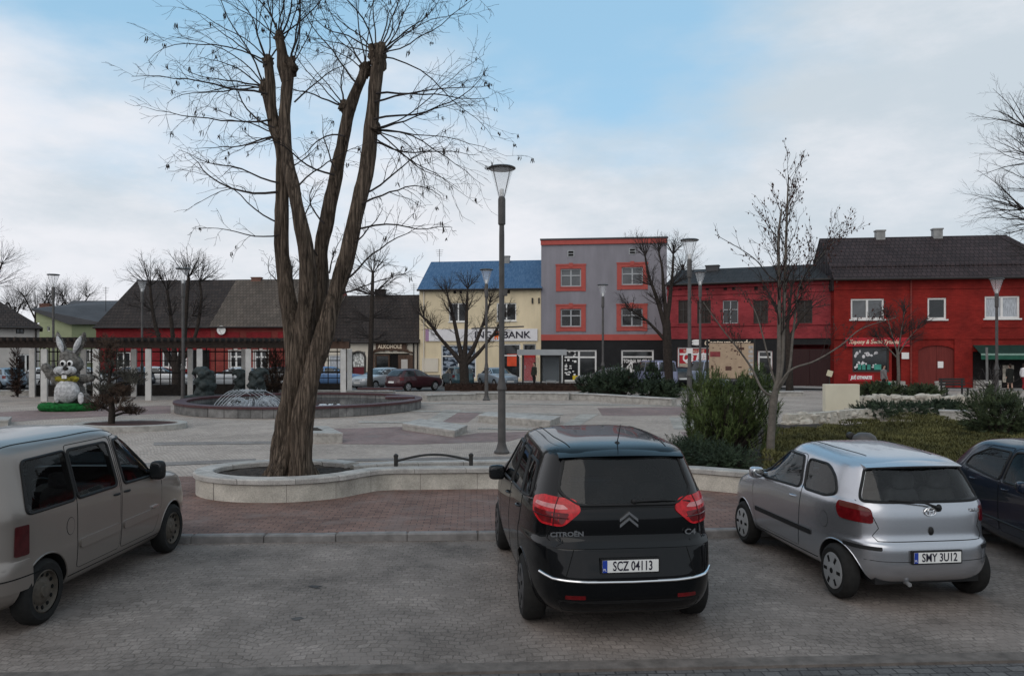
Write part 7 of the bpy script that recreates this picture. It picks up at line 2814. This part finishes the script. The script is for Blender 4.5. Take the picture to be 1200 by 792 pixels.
jc = gp(297, 480, .3) - FC
jc.z = .22
for k in range(84):
    a = rng.uniform(0, 2 * pi)
    big = k % 3 == 0
    rr = rng.uniform(1.1, 1.6) if big else rng.uniform(.5, 1.35)
    jet(jc + Vector((cos(a) * .12, sin(a) * .12, 0)), jc + Vector((cos(a) * rr, sin(a) * rr, -.02)), rng.uniform(.34, .50) if big else rng.uniform(.15, .42), rng.uniform(.006, .015))
for k in range(6):
    jet(jc + Vector((-1.5 + .12 * k, -.5, 0)), jc + Vector((.25 + .2 * k, .3, 0)), .78, .013)
tag(jets.build("water_jets", MT["foam"], ft), kind="stuff")
tag(drops.build("water_drops", MT["foam"], ft), kind="stuff")
mb = MB()
for k in range(30):
    q = gp(rng.uniform(375, 400), rng.uniform(474, 478), .3) - FC
    mb.ball((q.x, q.y, .21), (rng.uniform(.04, .12), rng.uniform(.04, .12), .04), 6, 4)
tag(mb.build("foam", MT["foam"], ft), kind="stuff")


# carved stone figures: hunched forms with a beak-like overhang, on low black plinths
def carved(label, px, y, sc, seed, flip=1, plinth=True):
    p = Vector(((px - 600) / F * y, y, PZ))
    t = thing("stone_figure", label, "sculpture", p)
    if plinth:
        mb = MB()
        mb.bbox((0, 0, .12), (1.5 * sc, 1.1 * sc, .50), .04)
        mb.build("plinth", MT["dark_stone"], t)
    mb = MB()
    f = flip
    z0 = .3
    for x_, z_, r in ((0, .15, .50), (.05, .45, .46), (.10, .75, .42), (.08, 1.02, .38), (-.05, 1.22, .34), (-.26, 1.30, .22), (-.44, 1.24, .14), (-.54, 1.12, .09), (.28, .9, .3), (.3, .5, .34), (.34, 1.14, .2)):
        mb.ball((x_ * f * sc, 0, z0 + z_ * sc), (r * sc, r * .85 * sc, r * sc * .8), 12, 8, lump=.25, ls=4 + seed)
    for x_, y_, z_, r in ((-.2, -.3, .75, .2), (.15, -.35, .55, .24), (.0, -.3, 1.05, .18), (.3, -.22, 1.2, .14)):
        mb.ball((x_ * f * sc, y_ * sc, z0 + z_ * sc), r * sc, 10, 6, lump=.3, ls=5)
    remeshed(mb, "figure", MT["dark_stone"], t, .045, 2)
    return t


carved("dark carved stone figure with a beak like overhang at the fountain's left end", 239, 38.0, .98, 1, 1)
carved("dark carved stone figure behind the water jets, left of the old tree", 303, 39.8, .92, 2, -1)
carved("small dark carved stone figure half hidden by the old tree's trunk", 283, 41.0, .85, 3, 1)

# ------------------------------------------------------------------ Easter rabbit made of tinsel greenery
rp = gp(80, 481)
rb = thing("rabbit_decoration", "large grey and white tinsel Easter rabbit sitting on a green garland ring", "decoration", rp)
k_ = rp.y / F


def rz_(py):
    return H - (py - YH) * k_ - PZ


def rx_(px):
    return (px - 80) * k_


def fuzzy(name, c, c2):
    return M(name, c, .9, var=.5, scale=9, bump=1.0, bscale=26, col2=c2, bdist=.08)


MT["tinsel_grey"] = fuzzy("grey_tinsel", (.085, .077, .07), (.27, .255, .235))
MT["tinsel_white"] = fuzzy("white_tinsel", (.62, .62, .63), (.80, .80, .80))
MT["tinsel_green"] = fuzzy("green_tinsel", (.008, .10, .018), (.02, .22, .05))
MT["tinsel_yellow"] = fuzzy("yellow_tinsel", (.20, .17, .02), (.42, .36, .05))
MT["tinsel_dark"] = fuzzy("dark_tinsel", (.02, .018, .018), (.05, .045, .04))
rng = random.Random(2)


def tufts(parent, name, mat, balls, n, L=.09):
    """spiky tinsel standing off the shapes"""
    mb = MB()
    for c, r in balls:
        c = Vector(c)
        m = int(n * (r[0] * r[2]) * 9) + 10
        for i in range(m):
            d = Vector((rng.gauss(0, 1), rng.gauss(0, 1), rng.gauss(0, 1))).normalized()
            q = c + Vector((d.x * r[0], d.y * r[1], d.z * r[2])) * .98
            e = (d + perp(d, rng) * .6).normalized() * L * rng.uniform(.6, 1.3)
            b = perp(e.normalized(), rng) * L * .14
            mb.add([q - b, q + b, q + e], [(0, 1, 2)])
    return tag(mb.build(name, mat, parent), kind="stuff")


body = [((0, .12, rz_(460)), (.62, .5, .62)), ((0, .12, rz_(446)), (.48, .4, .42)), ((rx_(82), .08, rz_(427)), (.50, .42, .42)), ((rx_(78), .1, rz_(419)), (.34, .32, .34)),
        ((rx_(66), .1, rz_(445)), (.30, .22, .22)), ((rx_(58), .08, rz_(438)), (.24, .18, .24)), ((rx_(53), .06, rz_(431)), (.20, .17, .22)),
        ((rx_(96), .1, rz_(444)), (.32, .22, .20)), ((rx_(104), .06, rz_(443)), (.24, .18, .18)), ((rx_(76), -.25, rz_(465)), (.22, .3, .30)), ((rx_(103), -.2, rz_(467)), (.18, .28, .26))]
ears = []
for x0, x1 in ((74, 66), (87, 97)):
    for i in range(9):
        t_ = i / 8
        ears.append(((rx_(x0 + (x1 - x0) * t_ ** 1.1), .1, rz_(416 - 23 * t_)), (.10 + .09 * sin(pi * min(1, t_ * 1.05)), .08, .16)))
mb = MB()
for c, r in body + ears:
    mb.ball(c, r, 14, 10)
remeshed(mb, "body", MT["tinsel_grey"], rb, .05, 3)
tufts(rb, "tinsel", MT["tinsel_grey"], body + ears, 55)
mb = MB()
mb.smooth = True
for x0, x1 in ((74.5, 67.5), (87, 95.5)):
    P_ = [(rx_(x0 + (x1 - x0) * i / 6), -.04, rz_(413 - 19 * i / 6)) for i in range(7)]
    mb.tube(P_, [.04, .08, .11, .12, .11, .08, .03], 8)
mb.build("inner_ear", MT["tinsel_white"], rb)
mb = MB()
mb.smooth = True
for c, r in (((rx_(84), -.34, rz_(458)), (.50, .34, .50)), ((rx_(76), -.33, rz_(434)), (.27, .2, .19)), ((rx_(87), -.33, rz_(434)), (.27, .2, .19)), ((rx_(81.5), -.30, rz_(437)), (.3, .2, .14))):
    mb.ball(c, r, 16, 10)
mb.build("white_fur", MT["tinsel_white"], rb)
for px in (79.5, 87.5):
    mb = MB()
    mb.smooth = True
    mb.ball((rx_(px), -.36, rz_(425.5)), (.13, .06, .13), 12, 8)
    e = mb.build("eye", MT["white_paint"], rb)
    mb = MB()
    mb.smooth = True
    mb.ball((rx_(px), -.41, rz_(426)), (.075, .03, .085), 10, 7)
    mb.build("pupil", MT["seam"], e)
mb = MB()
mb.smooth = True
mb.ball((rx_(85), -.52, rz_(431.5)), (.12, .08, .08), 10, 7)
mb.build("nose", MT["tinsel_dark"], rb)
mb = MB()
mb.smooth = True
mb.tube([(rx_(74), -.50, rz_(436)), (rx_(79), -.56, rz_(439)), (rx_(84), -.58, rz_(437.5)), (rx_(89), -.55, rz_(439)), (rx_(92), -.50, rz_(436))], .02, 5)
mb.build("mouth", MT["tinsel_dark"], rb)
mb = MB()
for px in (82.5, 85.5):
    mb.bbox((rx_(px), -.55, rz_(441)), (.085, .04, .15), .01)
mb.build("tooth", MT["white_paint"], rb)
mb = MB()
for x_, y_, z_ in ((76, -.36, 443.5), (84, -.42, 444.5), (92, -.36, 443.5)):
    mb.ball((rx_(x_), y_, rz_(z_)), (.22, .12, .12), 12, 8, lump=.3, ls=5)
mb.smooth = True
mb.build("bow_tie", MT["tinsel_yellow"], rb)
for px, py in ((75.5, 464), (103, 465.5)):
    mb = MB()
    mb.smooth = True
    mb.ball((rx_(px), -.54, rz_(py)), (.13, .06, .25), 12, 8)
    mb.build("foot_sole", MT["tinsel_white"], rb)
gr = thing("garland_ring", "thick bright green tinsel garland ring on the paving under the rabbit", "garland", rp)
mb = MB()
mb.smooth = True
P_ = [(1.03 * cos(2 * pi * k / 32), .62 * sin(2 * pi * k / 32), .16) for k in range(33)]
mb.tube(P_, .17, 10, wob=.35, ws=5)
mb.build("garland", MT["tinsel_green"], gr)
tufts(gr, "tinsel", MT["tinsel_green"], [(Vector(p), (.17, .17, .17)) for p in P_[:-1]], 200, .06)

# cloud pruned conifer in a low round bed, left
bp_ = gp(142, 497, .3)
bed = thing("round_bed", "low round stone edged bed behind the van holding the pruned conifer", "flower bed", (bp_.x - .05, bp_.y + .75, PZ))
line = [(1.62 * cos(radians(a)), 1.12 * sin(radians(a))) for a in range(0, 360, 8)]
wallstrip(bed, line, .28, -.05, .18, MT["ledge"], "wall", closed=True)
mb = MB()
mb.prism([(x * .95, y * .95) for x, y in line], -.04, .15)
mb.build("soil", M("red_brown_mulch", (.06, .03, .026), .95, var=.4, scale=9, bump=.8), bed)
cf = thing("pruned_conifer", "dry brown cloud pruned conifer with tiered pads in the round bed", "tree", (bp_.x, bp_.y + .75, .24))
k_ = (bp_.y + .75) / F


def lx(px):
    return (px - 600) * k_ - bp_.x


def lz(py):
    return H - (py - YH) * k_ - .24


mb = MB()
mb.smooth = True
mb.tube(smoothline([Vector((lx(130), 0, 0)), Vector((lx(131), 0, lz(478))), Vector((lx(129), 0, lz(462))), Vector((lx(128), 0, lz(445))), Vector((lx(132), 0, lz(425))), Vector((lx(130), 0, lz(408)))], 4), [.11 - .0045 * i for i in range(21)], 9, wob=.25)
pads = [(130, 404, .38, .34, 0), (124, 420, .42, .26, 0), (136, 430, .50, .30, 1), (120, 441, .42, .22, 1), (150, 441, .55, .16, 1), (160, 448, .40, .13, 1), (125, 455, .50, .2, 1), (148, 458, .42, .14, 0), (118, 470, .55, .18, 0), (140, 470, .5, .2, 0),
        (112, 478, .45, .15, 0), (150, 480, .4, .14, 0), (131, 414, .3, .3, 0), (155, 484, .35, .1, 0)]
f1_, f2_ = MB(), MB()
rng = random.Random(31)
for px, py, r, h_, cl in pads:
    r *= .84
    c = Vector((lx(px), rng.uniform(-.25, .25), lz(py)))
    mb.tube([Vector((lx(130), 0, c.z - .12)), c.lerp(Vector((lx(130), 0, c.z)), .5), c], [.05, .035, .02], 5)
    for i in range(int(130 * r / .45)):
        d = Vector((rng.gauss(0, 1), rng.gauss(0, 1), rng.gauss(0, 1))).normalized() * rng.uniform(.3, 1)
        q = c + Vector((d.x * r, d.y * r * .8, d.z * h_))
        needles(f2_ if cl else f1_, q, Vector((d.x, d.y, .5)), .16, 14, rng, .016, .9, .075)
mb.build("trunk", MT["bark_dark"], cf, sharp=80)
f1_.build("crown", MT["dry_conifer"], cf)
f2_.build("crown", MT["grey_conifer"], cf)

p = gp(322, 464)
shrub("dry_shrub", "tall brown dry shrub behind the fountain beside the old tree's trunk", (p.x, p.y, .1), .85, .7, 2.5, 330, MT["dry_conifer"], 91, up=.5, L=.35, nn=20, w_=.03, nl=.11, lobes=9)
p = gp(21, 465)
shrub("climbing_plant", "dark leafless climbing plant wound up a pergola pillar near the left edge", (p.x, p.y, .1), .33, .3, 2.7, 240, MT["brown_hedge"], 92, up=.5, L=.35, nn=16, w_=.03, nl=.12, lobes=9)

# ------------------------------------------------------------------ hedge, bus shelter, board, block, rock walls
a_, b_ = gp(520, 457.8, .1), gp(738, 458.6, .1)
hd = thing("hedge", "long low clipped brown leafless hedge in front of the cars by the bank", "hedge", (a_.x, a_.y + 1.2, .1), atan2(b_.y - a_.y, b_.x - a_.x))
Lh = (b_ - a_).length
mb = MB()
rng = random.Random(6)
for i in range(9000):
    q = Vector((rng.uniform(0, Lh), rng.uniform(-.35, .35), rng.uniform(.02, .36)))
    d = Vector((rng.gauss(0, 1), rng.gauss(0, 1), abs(rng.gauss(0, 1)) + .3)).normalized() * rng.uniform(.1, .22)
    b = perp(d.normalized(), rng) * .018
    mb.add([q - b, q + b, q + d], [(0, 1, 2)])
mb.build("twigs", MT["brown_hedge"], hd)
mb = MB()
mb.bx(0, Lh, -.28, .28, -.05, .32)
mb.build("inner_mass", MT["brown_hedge"], hd)

y_ = 54.5
bs = thing("bus_shelter", "bus shelter with a flat grey roof and dark posts before the red bank door", "bus shelter", ((634 - 600) / F * y_, y_, 0))
k_ = y_ / F
X = lambda px: (px - 634) * k_
Z = lambda py: H - (py - YH) * k_
boxpart(bs, "roof", MT["grey_frame"], (X(606), X(663), -.9, .9, Z(416), Z(409.5)))
for px in (606.5, 612.5, 634.5, 655.5, 661.5):
    for yy in ((-.75,) if px in (612.5, 655.5) else (.75,)):
        boxpart(bs, "post", MT["iron"], (X(px) - .06, X(px) + .06, yy - .05, yy + .05, 0, Z(416)))
gl = bpy.data.materials.new("shelter_glass")
gl.use_nodes = True
g_ = gl.node_tree.nodes["Principled BSDF"]
g_.inputs["Base Color"].default_value = (.5, .55, .58, 1)
g_.inputs["Alpha"].default_value = .16
g_.inputs["Roughness"].default_value = .05
for a, b in ((607, 634), (635, 661)):
    pn = boxpart(bs, "pane", gl, (X(a) + .08, X(b) - .08, .74, .76, .35, Z(419)))
boxpart(bs, "bench", MT["grey_frame"], (X(640), X(652), .2, .6, .45, .52), (X(640), X(640) + .06, .25, .55, 0, .449), (X(652) - .06, X(652), .25, .55, 0, .449))


y_ = 46.5
ib = thing("information_board", "large pale wooden town map board on two dark posts", "information board", ((856 - 600) / F * y_, y_, PZ))
k_ = y_ / F
X = lambda px: (px - 856) * k_
Z = lambda py: H - (py - YH) * k_ - PZ
for px in (829, 884.5):
    mb = MB()
    mb.smooth = True
    mb.lathe([(.10, 0), (.10, .06), (.065, .08), (.06, Z(397))], 10, (X(px), .05, 0))
    mb.build("post", MT["iron"], ib)
o = boxpart(ib, "panel", M("pale_map_board", (.40, .29, .20), .6, var=.14, scale=2.5, col2=(.46, .34, .235)), (X(831), X(883), -.02, .04, Z(443), Z(402.5)))
rng = random.Random(9)
boxpart(ib, "panel_frame", MT["brown_wood"], (X(830.4), X(883.6), -.03, .05, Z(444), Z(443.05)), (X(830.4), X(883.6), -.03, .05, Z(402.4), Z(401.6)))
rd_ = M("map_dark_ink", (.10, .05, .04), .7, var=.4)
rr_ = M("map_red_ink", (.22, .045, .05), .7, var=.3)
wh_ = M("map_side_column", (.38, .36, .35), .7, var=.4, scale=6)
boxpart(ib, "map_label", rr_, (X(832), X(844), -.026, -.018, Z(418), Z(412)))
boxes = [(X(a), X(b), -.025, -.018, Z(d), Z(c)) for a, b, c, d in ((850, 857, 429, 434), (838, 844, 437, 441), (865, 869, 429.5, 431), (833, 836, 428, 432), (865, 868, 440, 442), (841, 843, 432, 434), (866, 872, 407, 410), (860, 863, 410, 412))]
for k in range(26):
    a, b = rng.uniform(834, 872), rng.uniform(405, 440)
    l = rng.uniform(.8, 3)
    boxes.append((X(a), X(a + l), -.0245 - k * .0001, -.018, Z(b), Z(b - rng.uniform(.3, 1.0))))
boxpart(ib, "map_drawing", rd_, *boxes)
boxpart(ib, "map_column", wh_, *[(X(877), X(882.5), -.026, -.018, Z(405 + 5.2 * k + 3.6), Z(405 + 5.2 * k)) for k in range(7)])

p = gp(988, 485)
kb = thing("stone_block", "tall plain beige stone block standing on the front rock wall", "monument", (p.x + .42, p.y + 1.2, .12), .0)
k_ = (p.y + 1.2) / F
mb = MB()
mb.bbox((0, 0, (H - (450 - YH) * k_ - .12) / 2), (40 * k_, .30, H - (450 - YH) * k_ - .12), .015)
mb.build("block", MT["beige_block"], kb)


def rock_wall(label, line, h_, seed, big=.34):
    rng = random.Random(seed)
    p0 = line[0]
    t = thing("rock_wall", label, "wall", (p0.x, p0.y, PZ))
    mb = MB()
    L_ = 0
    for i in range(len(line) - 1):
        a, b = line[i], line[i + 1]
        d = (b - a)
        n_ = int(d.length / (big * .62))
        for r in range(max(1, int(h_ / (big * .5)))):
            for k in range(n_):
                q = a.lerp(b, (k + rng.uniform(.1, .9)) / n_) - p0
                s_ = big * rng.uniform(.38, .72)
                q.z = (r + .5) * big * .5 + rng.uniform(-.05, .05)
                q.y += rng.uniform(-.12, .12)
                mb.ball((q.x, q.y, q.z), (s_ * rng.uniform(.8, 1.2), s_ * .8, s_ * rng.uniform(.5, .8)), 7, 5, lump=.45, ls=5)
    mb.build("stones", MT["rock"], t)
    mb = MB()
    for i in range(len(line) - 1):
        a, b = line[i] - p0, line[i + 1] - p0
        d = b - a
        c = (a + b) / 2
        mb.box((c.x, c.y, h_ / 2 - .03), (d.length, .26, h_), rz=atan2(d.y, d.x))
    mb.build("backing", MT["rock"], t)
    return t


rock_wall("pale rough rock wall in front, from the pine bush past the beige block", [gp(920, 499), gp(950, 497.5), gp(1000, 492), gp(1060, 490.5), gp(1104, 490)], .42, 3)
rock_wall("pale rough rock wall farther back under the junipers", [gp(1005, 477), gp(1060, 476.5), gp(1110, 477.5), gp(1152, 479)], .52, 4)
p0, p1 = gp(1102, 496), gp(1146, 497.5)
lw = thing("low_wall", "short smooth pale wall end beside the dark green juniper bush", "wall", (p0.x, p0.y, PZ), atan2(p1.y - p0.y, p1.x - p0.x))
mb = MB()
mb.bbox(((p1 - p0).length / 2, .2, .18), ((p1 - p0).length, .4, .44), .02)
mb.build("wall", MT["ledge"], lw)
mb = MB()
mb.bbox(((p1 - p0).length / 2, .2, .43), ((p1 - p0).length + .06, .46, .06), .015)
mb.build("coping", MT["coping"], lw)

# small notice on a stake
p = gp(972, 462)
nt_ = thing("notice_stake", "small tilted cream notice on a thin stake left of the bright red house", "sign", (p.x, p.y, PZ))
k_ = p.y / F
mb = MB()
mb.tube([(0, 0, 0), (.02, 0, 1.3)], .025, 6)
mb.build("stake", MT["iron"], nt_)
mb = MB()
mb.box((.0, -.04, H - (437.5 - YH) * k_ - PZ), (.32, .03, .34), ry=.3)
mb.build("board", M("cream_notice", (.55, .50, .36), .6, var=.06), nt_)
# dark slatted bench
p = gp(1120, 463.5)
bn = thing("bench", "dark slatted bench behind the junipers before the dark red gate", "bench", (p.x, p.y, PZ), .05)
for k, z in enumerate((.44, .44, .44)):
    boxpart(bn, "seat_slat", MT["iron"], (-.75, .75, -.2 + k * .16, -.07 + k * .16, .41, .45))
for k in range(3):
    boxpart(bn, "back_slat", MT["iron"], (-.75, .75, .30 + k * .03, .33 + k * .03, .55 + k * .15, .66 + k * .15))
for sg in (-1, 1):
    boxpart(bn, "leg", MT["iron"], (sg * .6 - .04, sg * .6 + .04, -.18, -.10, 0, .409), (sg * .6 - .04, sg * .6 + .04, .345, .40, 0, .95))
p = gp(1112, 462)
sb = thing("litter_bin", "small pale concrete litter bin beside the dark slatted bench", "bin", (p.x - .35, p.y + .3, PZ))
mb = MB()
mb.smooth = True
mb.lathe([(.20, 0), (.25, .05), (.26, .62), (.29, .64), (.29, .72), (.2, .74)], 14)
mb.build("drum", MT["ledge"], sb)
# dark dome of a ground floodlight and its small neighbour in the heather bed
p = pp(1013, 516, 15.2)
dm = thing("ground_lamp", "dark dome shaped ground lamp in the heather just behind the silver car's roof", "lamp", (p.x, p.y, .40))
mb = MB()
mb.smooth = True
zt_ = H - (506.5 - YH) * 15.2 / F - .40
mb.lathe([(.16, -.05), (.16, zt_ - .22), (.225, zt_ - .20), (.235, zt_ - .16), (.20, zt_ - .07), (.11, zt_ - .01), (.001, zt_)], 20)
mb.build("dome", MT["lamp_metal"], dm)
p = pp(997, 515, 15.4)
dm = thing("ground_spotlight", "small dark spotlight on a bracket left of the dome shaped ground lamp", "lamp", (p.x, p.y, .40))
mb = MB()
mb.smooth = True
zt_ = H - (507 - YH) * 15.4 / F - .40
mb.tube([(0, 0, -.05), (0, 0, zt_ - .1)], .02, 6)
mb.build("stem", MT["iron"], dm)
mb = MB()
mb.smooth = True
mb.lathe([(.05, -.06), (.07, -.05), (.075, .06), (.05, .08)], 12, (0, 0, zt_ - .06), "Y")
mb.build("housing", MT["iron"], dm)
# withered sapling tied to a stake, right
p = gp(1160, 478)
sp_t = thing("staked_sapling", "scraggly leafless sapling tied to a grey stake before the green awning shop", "tree", (p.x, p.y, PZ))
k_ = p.y / F
mb = MB()
mb.smooth = True
mb.tube([(-.05, .1, 0), (-.06, .1, 1.6), (-.08, .1, H - (407 - YH) * k_ - PZ)], .05, 8)
mb.build("stake", M("grey_stake", (.16, .155, .15), .9, var=.2), sp_t)
mb = MB()
mb.smooth = True
rng = random.Random(77)
mb.tube([(.05, 0, -.05), (.06, 0, .5), (.0, 0, 1.0)], [.22, .16, .10], 8, wob=.4)
mb.build("trunk", MT["bark_dark"], sp_t)
mb = MB()
for k in range(20):
    a = rng.uniform(0, 2 * pi)
    grow(mb, Vector((rng.uniform(-.1, .2), 0, rng.uniform(.3, 1.1))), Vector((cos(a), sin(a), rng.uniform(.5, 1.6))), rng.uniform(.8, 1.4), .02, 0, rng,
         [dict(n=5, wander=.18, kids=4, ang=.6, ratio=.5, sides=4, tip=.3), dict(n=3, wander=.2, sides=3)])
mb.build("crown", MT["twig"], sp_t)
mb = MB()
for z in (.55, 1.1):
    mb.bx(-.14, .12, -.03, .16, z, z + .05)
mb.build("tie", MT["white_wall"], sp_t)

# ------------------------------------------------------------------ people


def person(label, px, y, h_, yaw, top, legs, hair, stride=.18, skirt=False, lean=0.0, barelegs=False, arm=.0):
    t = thing("person", label, "person", ((px - 600) / F * y, y, 0.06 if y > 50 else PZ), yaw)
    s_ = h_ / 1.7
    skin = MT["skin"]
    V_ = lambda x, yy, z: Vector((x * s_, (yy + lean * z) * s_, z * s_))
    mb = MB()
    mb.tube([V_(0, 0, .92), V_(0, 0, 1.15), V_(0, 0, 1.38), V_(0, 0, 1.45)], [.14 * s_, .13 * s_, .15 * s_, .07 * s_], 12)
    mb.tube([V_(0, 0, 1.40), V_(0, -.01, 1.53)], [.055 * s_, .052 * s_], 10)
    mb.ball(V_(0, -.015, 1.605), (.075 * s_, .092 * s_, .112 * s_), 14, 10)
    mb.ball(V_(0, -.11, 1.59), (.014 * s_, .02 * s_, .02 * s_), 6, 4)
    for sg in (-1, 1):
        st_ = stride * sg
        mb.ball(V_(sg * .075, 0, 1.6), (.012 * s_, .02 * s_, .03 * s_), 6, 4)
        mb.tube([V_(sg * .09, 0, .95), V_(sg * .095, -st_ * .5, .50), V_(sg * .095, -st_ * .7 + (.06 if sg * stride < 0 else 0), .09)], [.088 * s_, .062 * s_, .042 * s_], 10)
        mb.ball(V_(sg * .1, -st_ * .7 - .05, .04), (.045 * s_, .12 * s_, .04 * s_), 10, 6)
        el = V_(sg * .235, -arm * .3 + st_ * .25, 1.12)
        hd_ = V_(sg * .23, -arm + st_ * .45 - .04, .88)
        mb.tube([V_(sg * .17, 0, 1.38), el, hd_], [.055 * s_, .043 * s_, .032 * s_], 8)
        mb.ball(hd_ + V_(0, -.01, -.05), (.024 * s_, .04 * s_, .05 * s_), 8, 6)
        for f in range(4):
            mb.tube([hd_ + V_(0, -.03 + .02 * f, -.08), hd_ + V_(-sg * .015, -.03 + .02 * f, -.14)], [.009 * s_, .007 * s_], 5)
        mb.tube([hd_ + V_(0, -.04, -.03), hd_ + V_(-sg * .01, -.065, -.08)], [.010 * s_, .008 * s_], 5)
    remeshed(mb, "body", skin, t, .016, 2)
    mb = MB()                      # jacket
    mb.tube([V_(0, 0, .84), V_(0, 0, 1.0), V_(0, 0, 1.2), V_(0, 0, 1.38), V_(0, 0, 1.46)], [.185 * s_, .18 * s_, .178 * s_, .185 * s_, .075 * s_], 14)
    for sg in (-1, 1):
        st_ = stride * sg
        mb.tube([V_(sg * .16, 0, 1.40), V_(sg * .235, -arm * .3 + st_ * .25, 1.12), V_(sg * .23, -arm + st_ * .45 - .04, .90)], [.078 * s_, .062 * s_, .05 * s_], 10)
    remeshed(mb, "jacket", top, t, .02, 3)
    mb = MB()
    if skirt:
        mb.tube([V_(0, 0, .98), V_(0, 0, .75), V_(0, 0, .50)], [.18 * s_, .21 * s_, .22 * s_], 14)
    else:
        mb.tube([V_(0, 0, .98), V_(0, 0, .86)], [.165 * s_, .17 * s_], 12)
        for sg in (-1, 1):
            st_ = stride * sg
            mb.tube([V_(sg * .085, 0, .92), V_(sg * .095, -st_ * .5, .50), V_(sg * .095, -st_ * .7 + (.06 if sg * stride < 0 else 0), .07)], [.105 * s_, .08 * s_, .062 * s_], 10)
    remeshed(mb, "skirt" if skirt else "trousers", legs, t, .02, 3)
    for sg in (-1, 1):
        mb = MB()
        mb.smooth = True
        mb.ball(V_(sg * .1, -stride * sg * .7 - .05, .042), (.052 * s_, .128 * s_, .046 * s_), 10, 6)
        mb.build("shoe", MT["rubber"], t)
    mb = MB()
    mb.ball(V_(0, .015, 1.645), (.088 * s_, .10 * s_, .095 * s_), 14, 9, lump=.1, ls=6)
    mb.ball(V_(0, .055, 1.57), (.075 * s_, .06 * s_, .09 * s_), 12, 8)
    remeshed(mb, "hair", hair, t, .016, 2)
    for sg in (-1, 1):
        mb = MB()
        mb.ball(V_(sg * .03, -.096, 1.615), (.012 * s_, .008 * s_, .009 * s_), 6, 4)
        mb.build("eye", MT["seam"], t)
    mb = MB()
    mb.box(V_(0, -.098, 1.545), (.04 * s_, .012, .010 * s_))
    mb.build("mouth", MT["tail_dark"], t)
    return t


MT["skin"] = M("skin", (.46, .29, .22), .6, var=.1, scale=6)
gj = M("grey_jacket", (.16, .15, .15), .85, var=.2, scale=5)
dk = M("dark_cloth", (.015, .014, .016), .9, var=.2, scale=5)
bc = M("black_coat", (.014, .015, .013), .85, var=.2)
lt_ = M("light_stockings", (.50, .40, .34), .7, var=.1)
hb = M("dark_brown_hair", (.025, .017, .012), .7, var=.2)
ol = M("dark_olive_jacket", (.03, .032, .026), .9, var=.2)
y_ = F * (H - .1) / (464 - YH)
person("person in grey jacket and dark trousers walking past the flower shop", 1036, 46.0, 1.66, radians(78), gj, dk, hb, .22, lean=.02)
bgm = M("green_bag_film", (.03, .22, .14), .5, var=.2)
bgo = thing("shopping_bag", "green shopping bag carried by the person in the grey jacket", "bag", ((1040.5 - 600) / F * 45.7, 45.7, .58))
mb = MB()
mb.bbox((0, 0, 0), (.30, .14, .38), .03, rz=.2)
mb.build("bag_body", bgm, bgo)
mb = MB()
mb.tube([(-.08, 0, .18), (-.05, 0, .30), (.05, 0, .30), (.08, 0, .18)], .008, 5)
mb.build("handle", bgm, bgo)
person("person in a long black coat with light legs under the green awning", 1183.5, 50.5, 1.66, radians(180), bc, bc, hb, .06, skirt=True)
person("person in dark clothes standing behind the hedge beside the bus shelter", 626, 53.0, 1.72, radians(-60), ol, dk, hb, .08)
person("person in a white jacket and red trousers at the right edge by the awning shop", 1200, 50.0, 1.66, radians(100), MT["sign_white"], M("red_cloth", (.25, .02, .025), .9, var=.2), hb, .15)
# roof aerials
for fac, px, t0, b0, lab, back in ((fa, 485, 332, 348, "thin tall rooftop aerial at the right end of the low cream house's roof", 4.6), (f3, 124, 336, 358, "thin rooftop aerial over the left end of the crimson house's roof", 6.0), (fb, 515, 292, 308, "small rooftop aerial on the blue roof of the bank", 4.4)):
    u_, z1_ = fac.uz(px, t0, back)
    _, z0_ = fac.uz(px, b0, back)
    p = fac.world(u_, z0_ - .9, -back)
    t = thing("roof_aerial", lab, "aerial", p, fac.rz)
    hh = z1_ - z0_ + .9
    mb = MB()
    mb.tube([(0, 0, 0), (0, 0, hh)], .025, 5)
    mb.build("mast", MT["iron"], t)
    mb = MB()
    for k in range(4):
        mb.tube([(-.35 + .04 * k, 0, hh - .1 - .16 * k), (.35 - .04 * k, 0, hh - .1 - .16 * k)], .012, 4)
    mb.build("elements", MT["iron"], t)
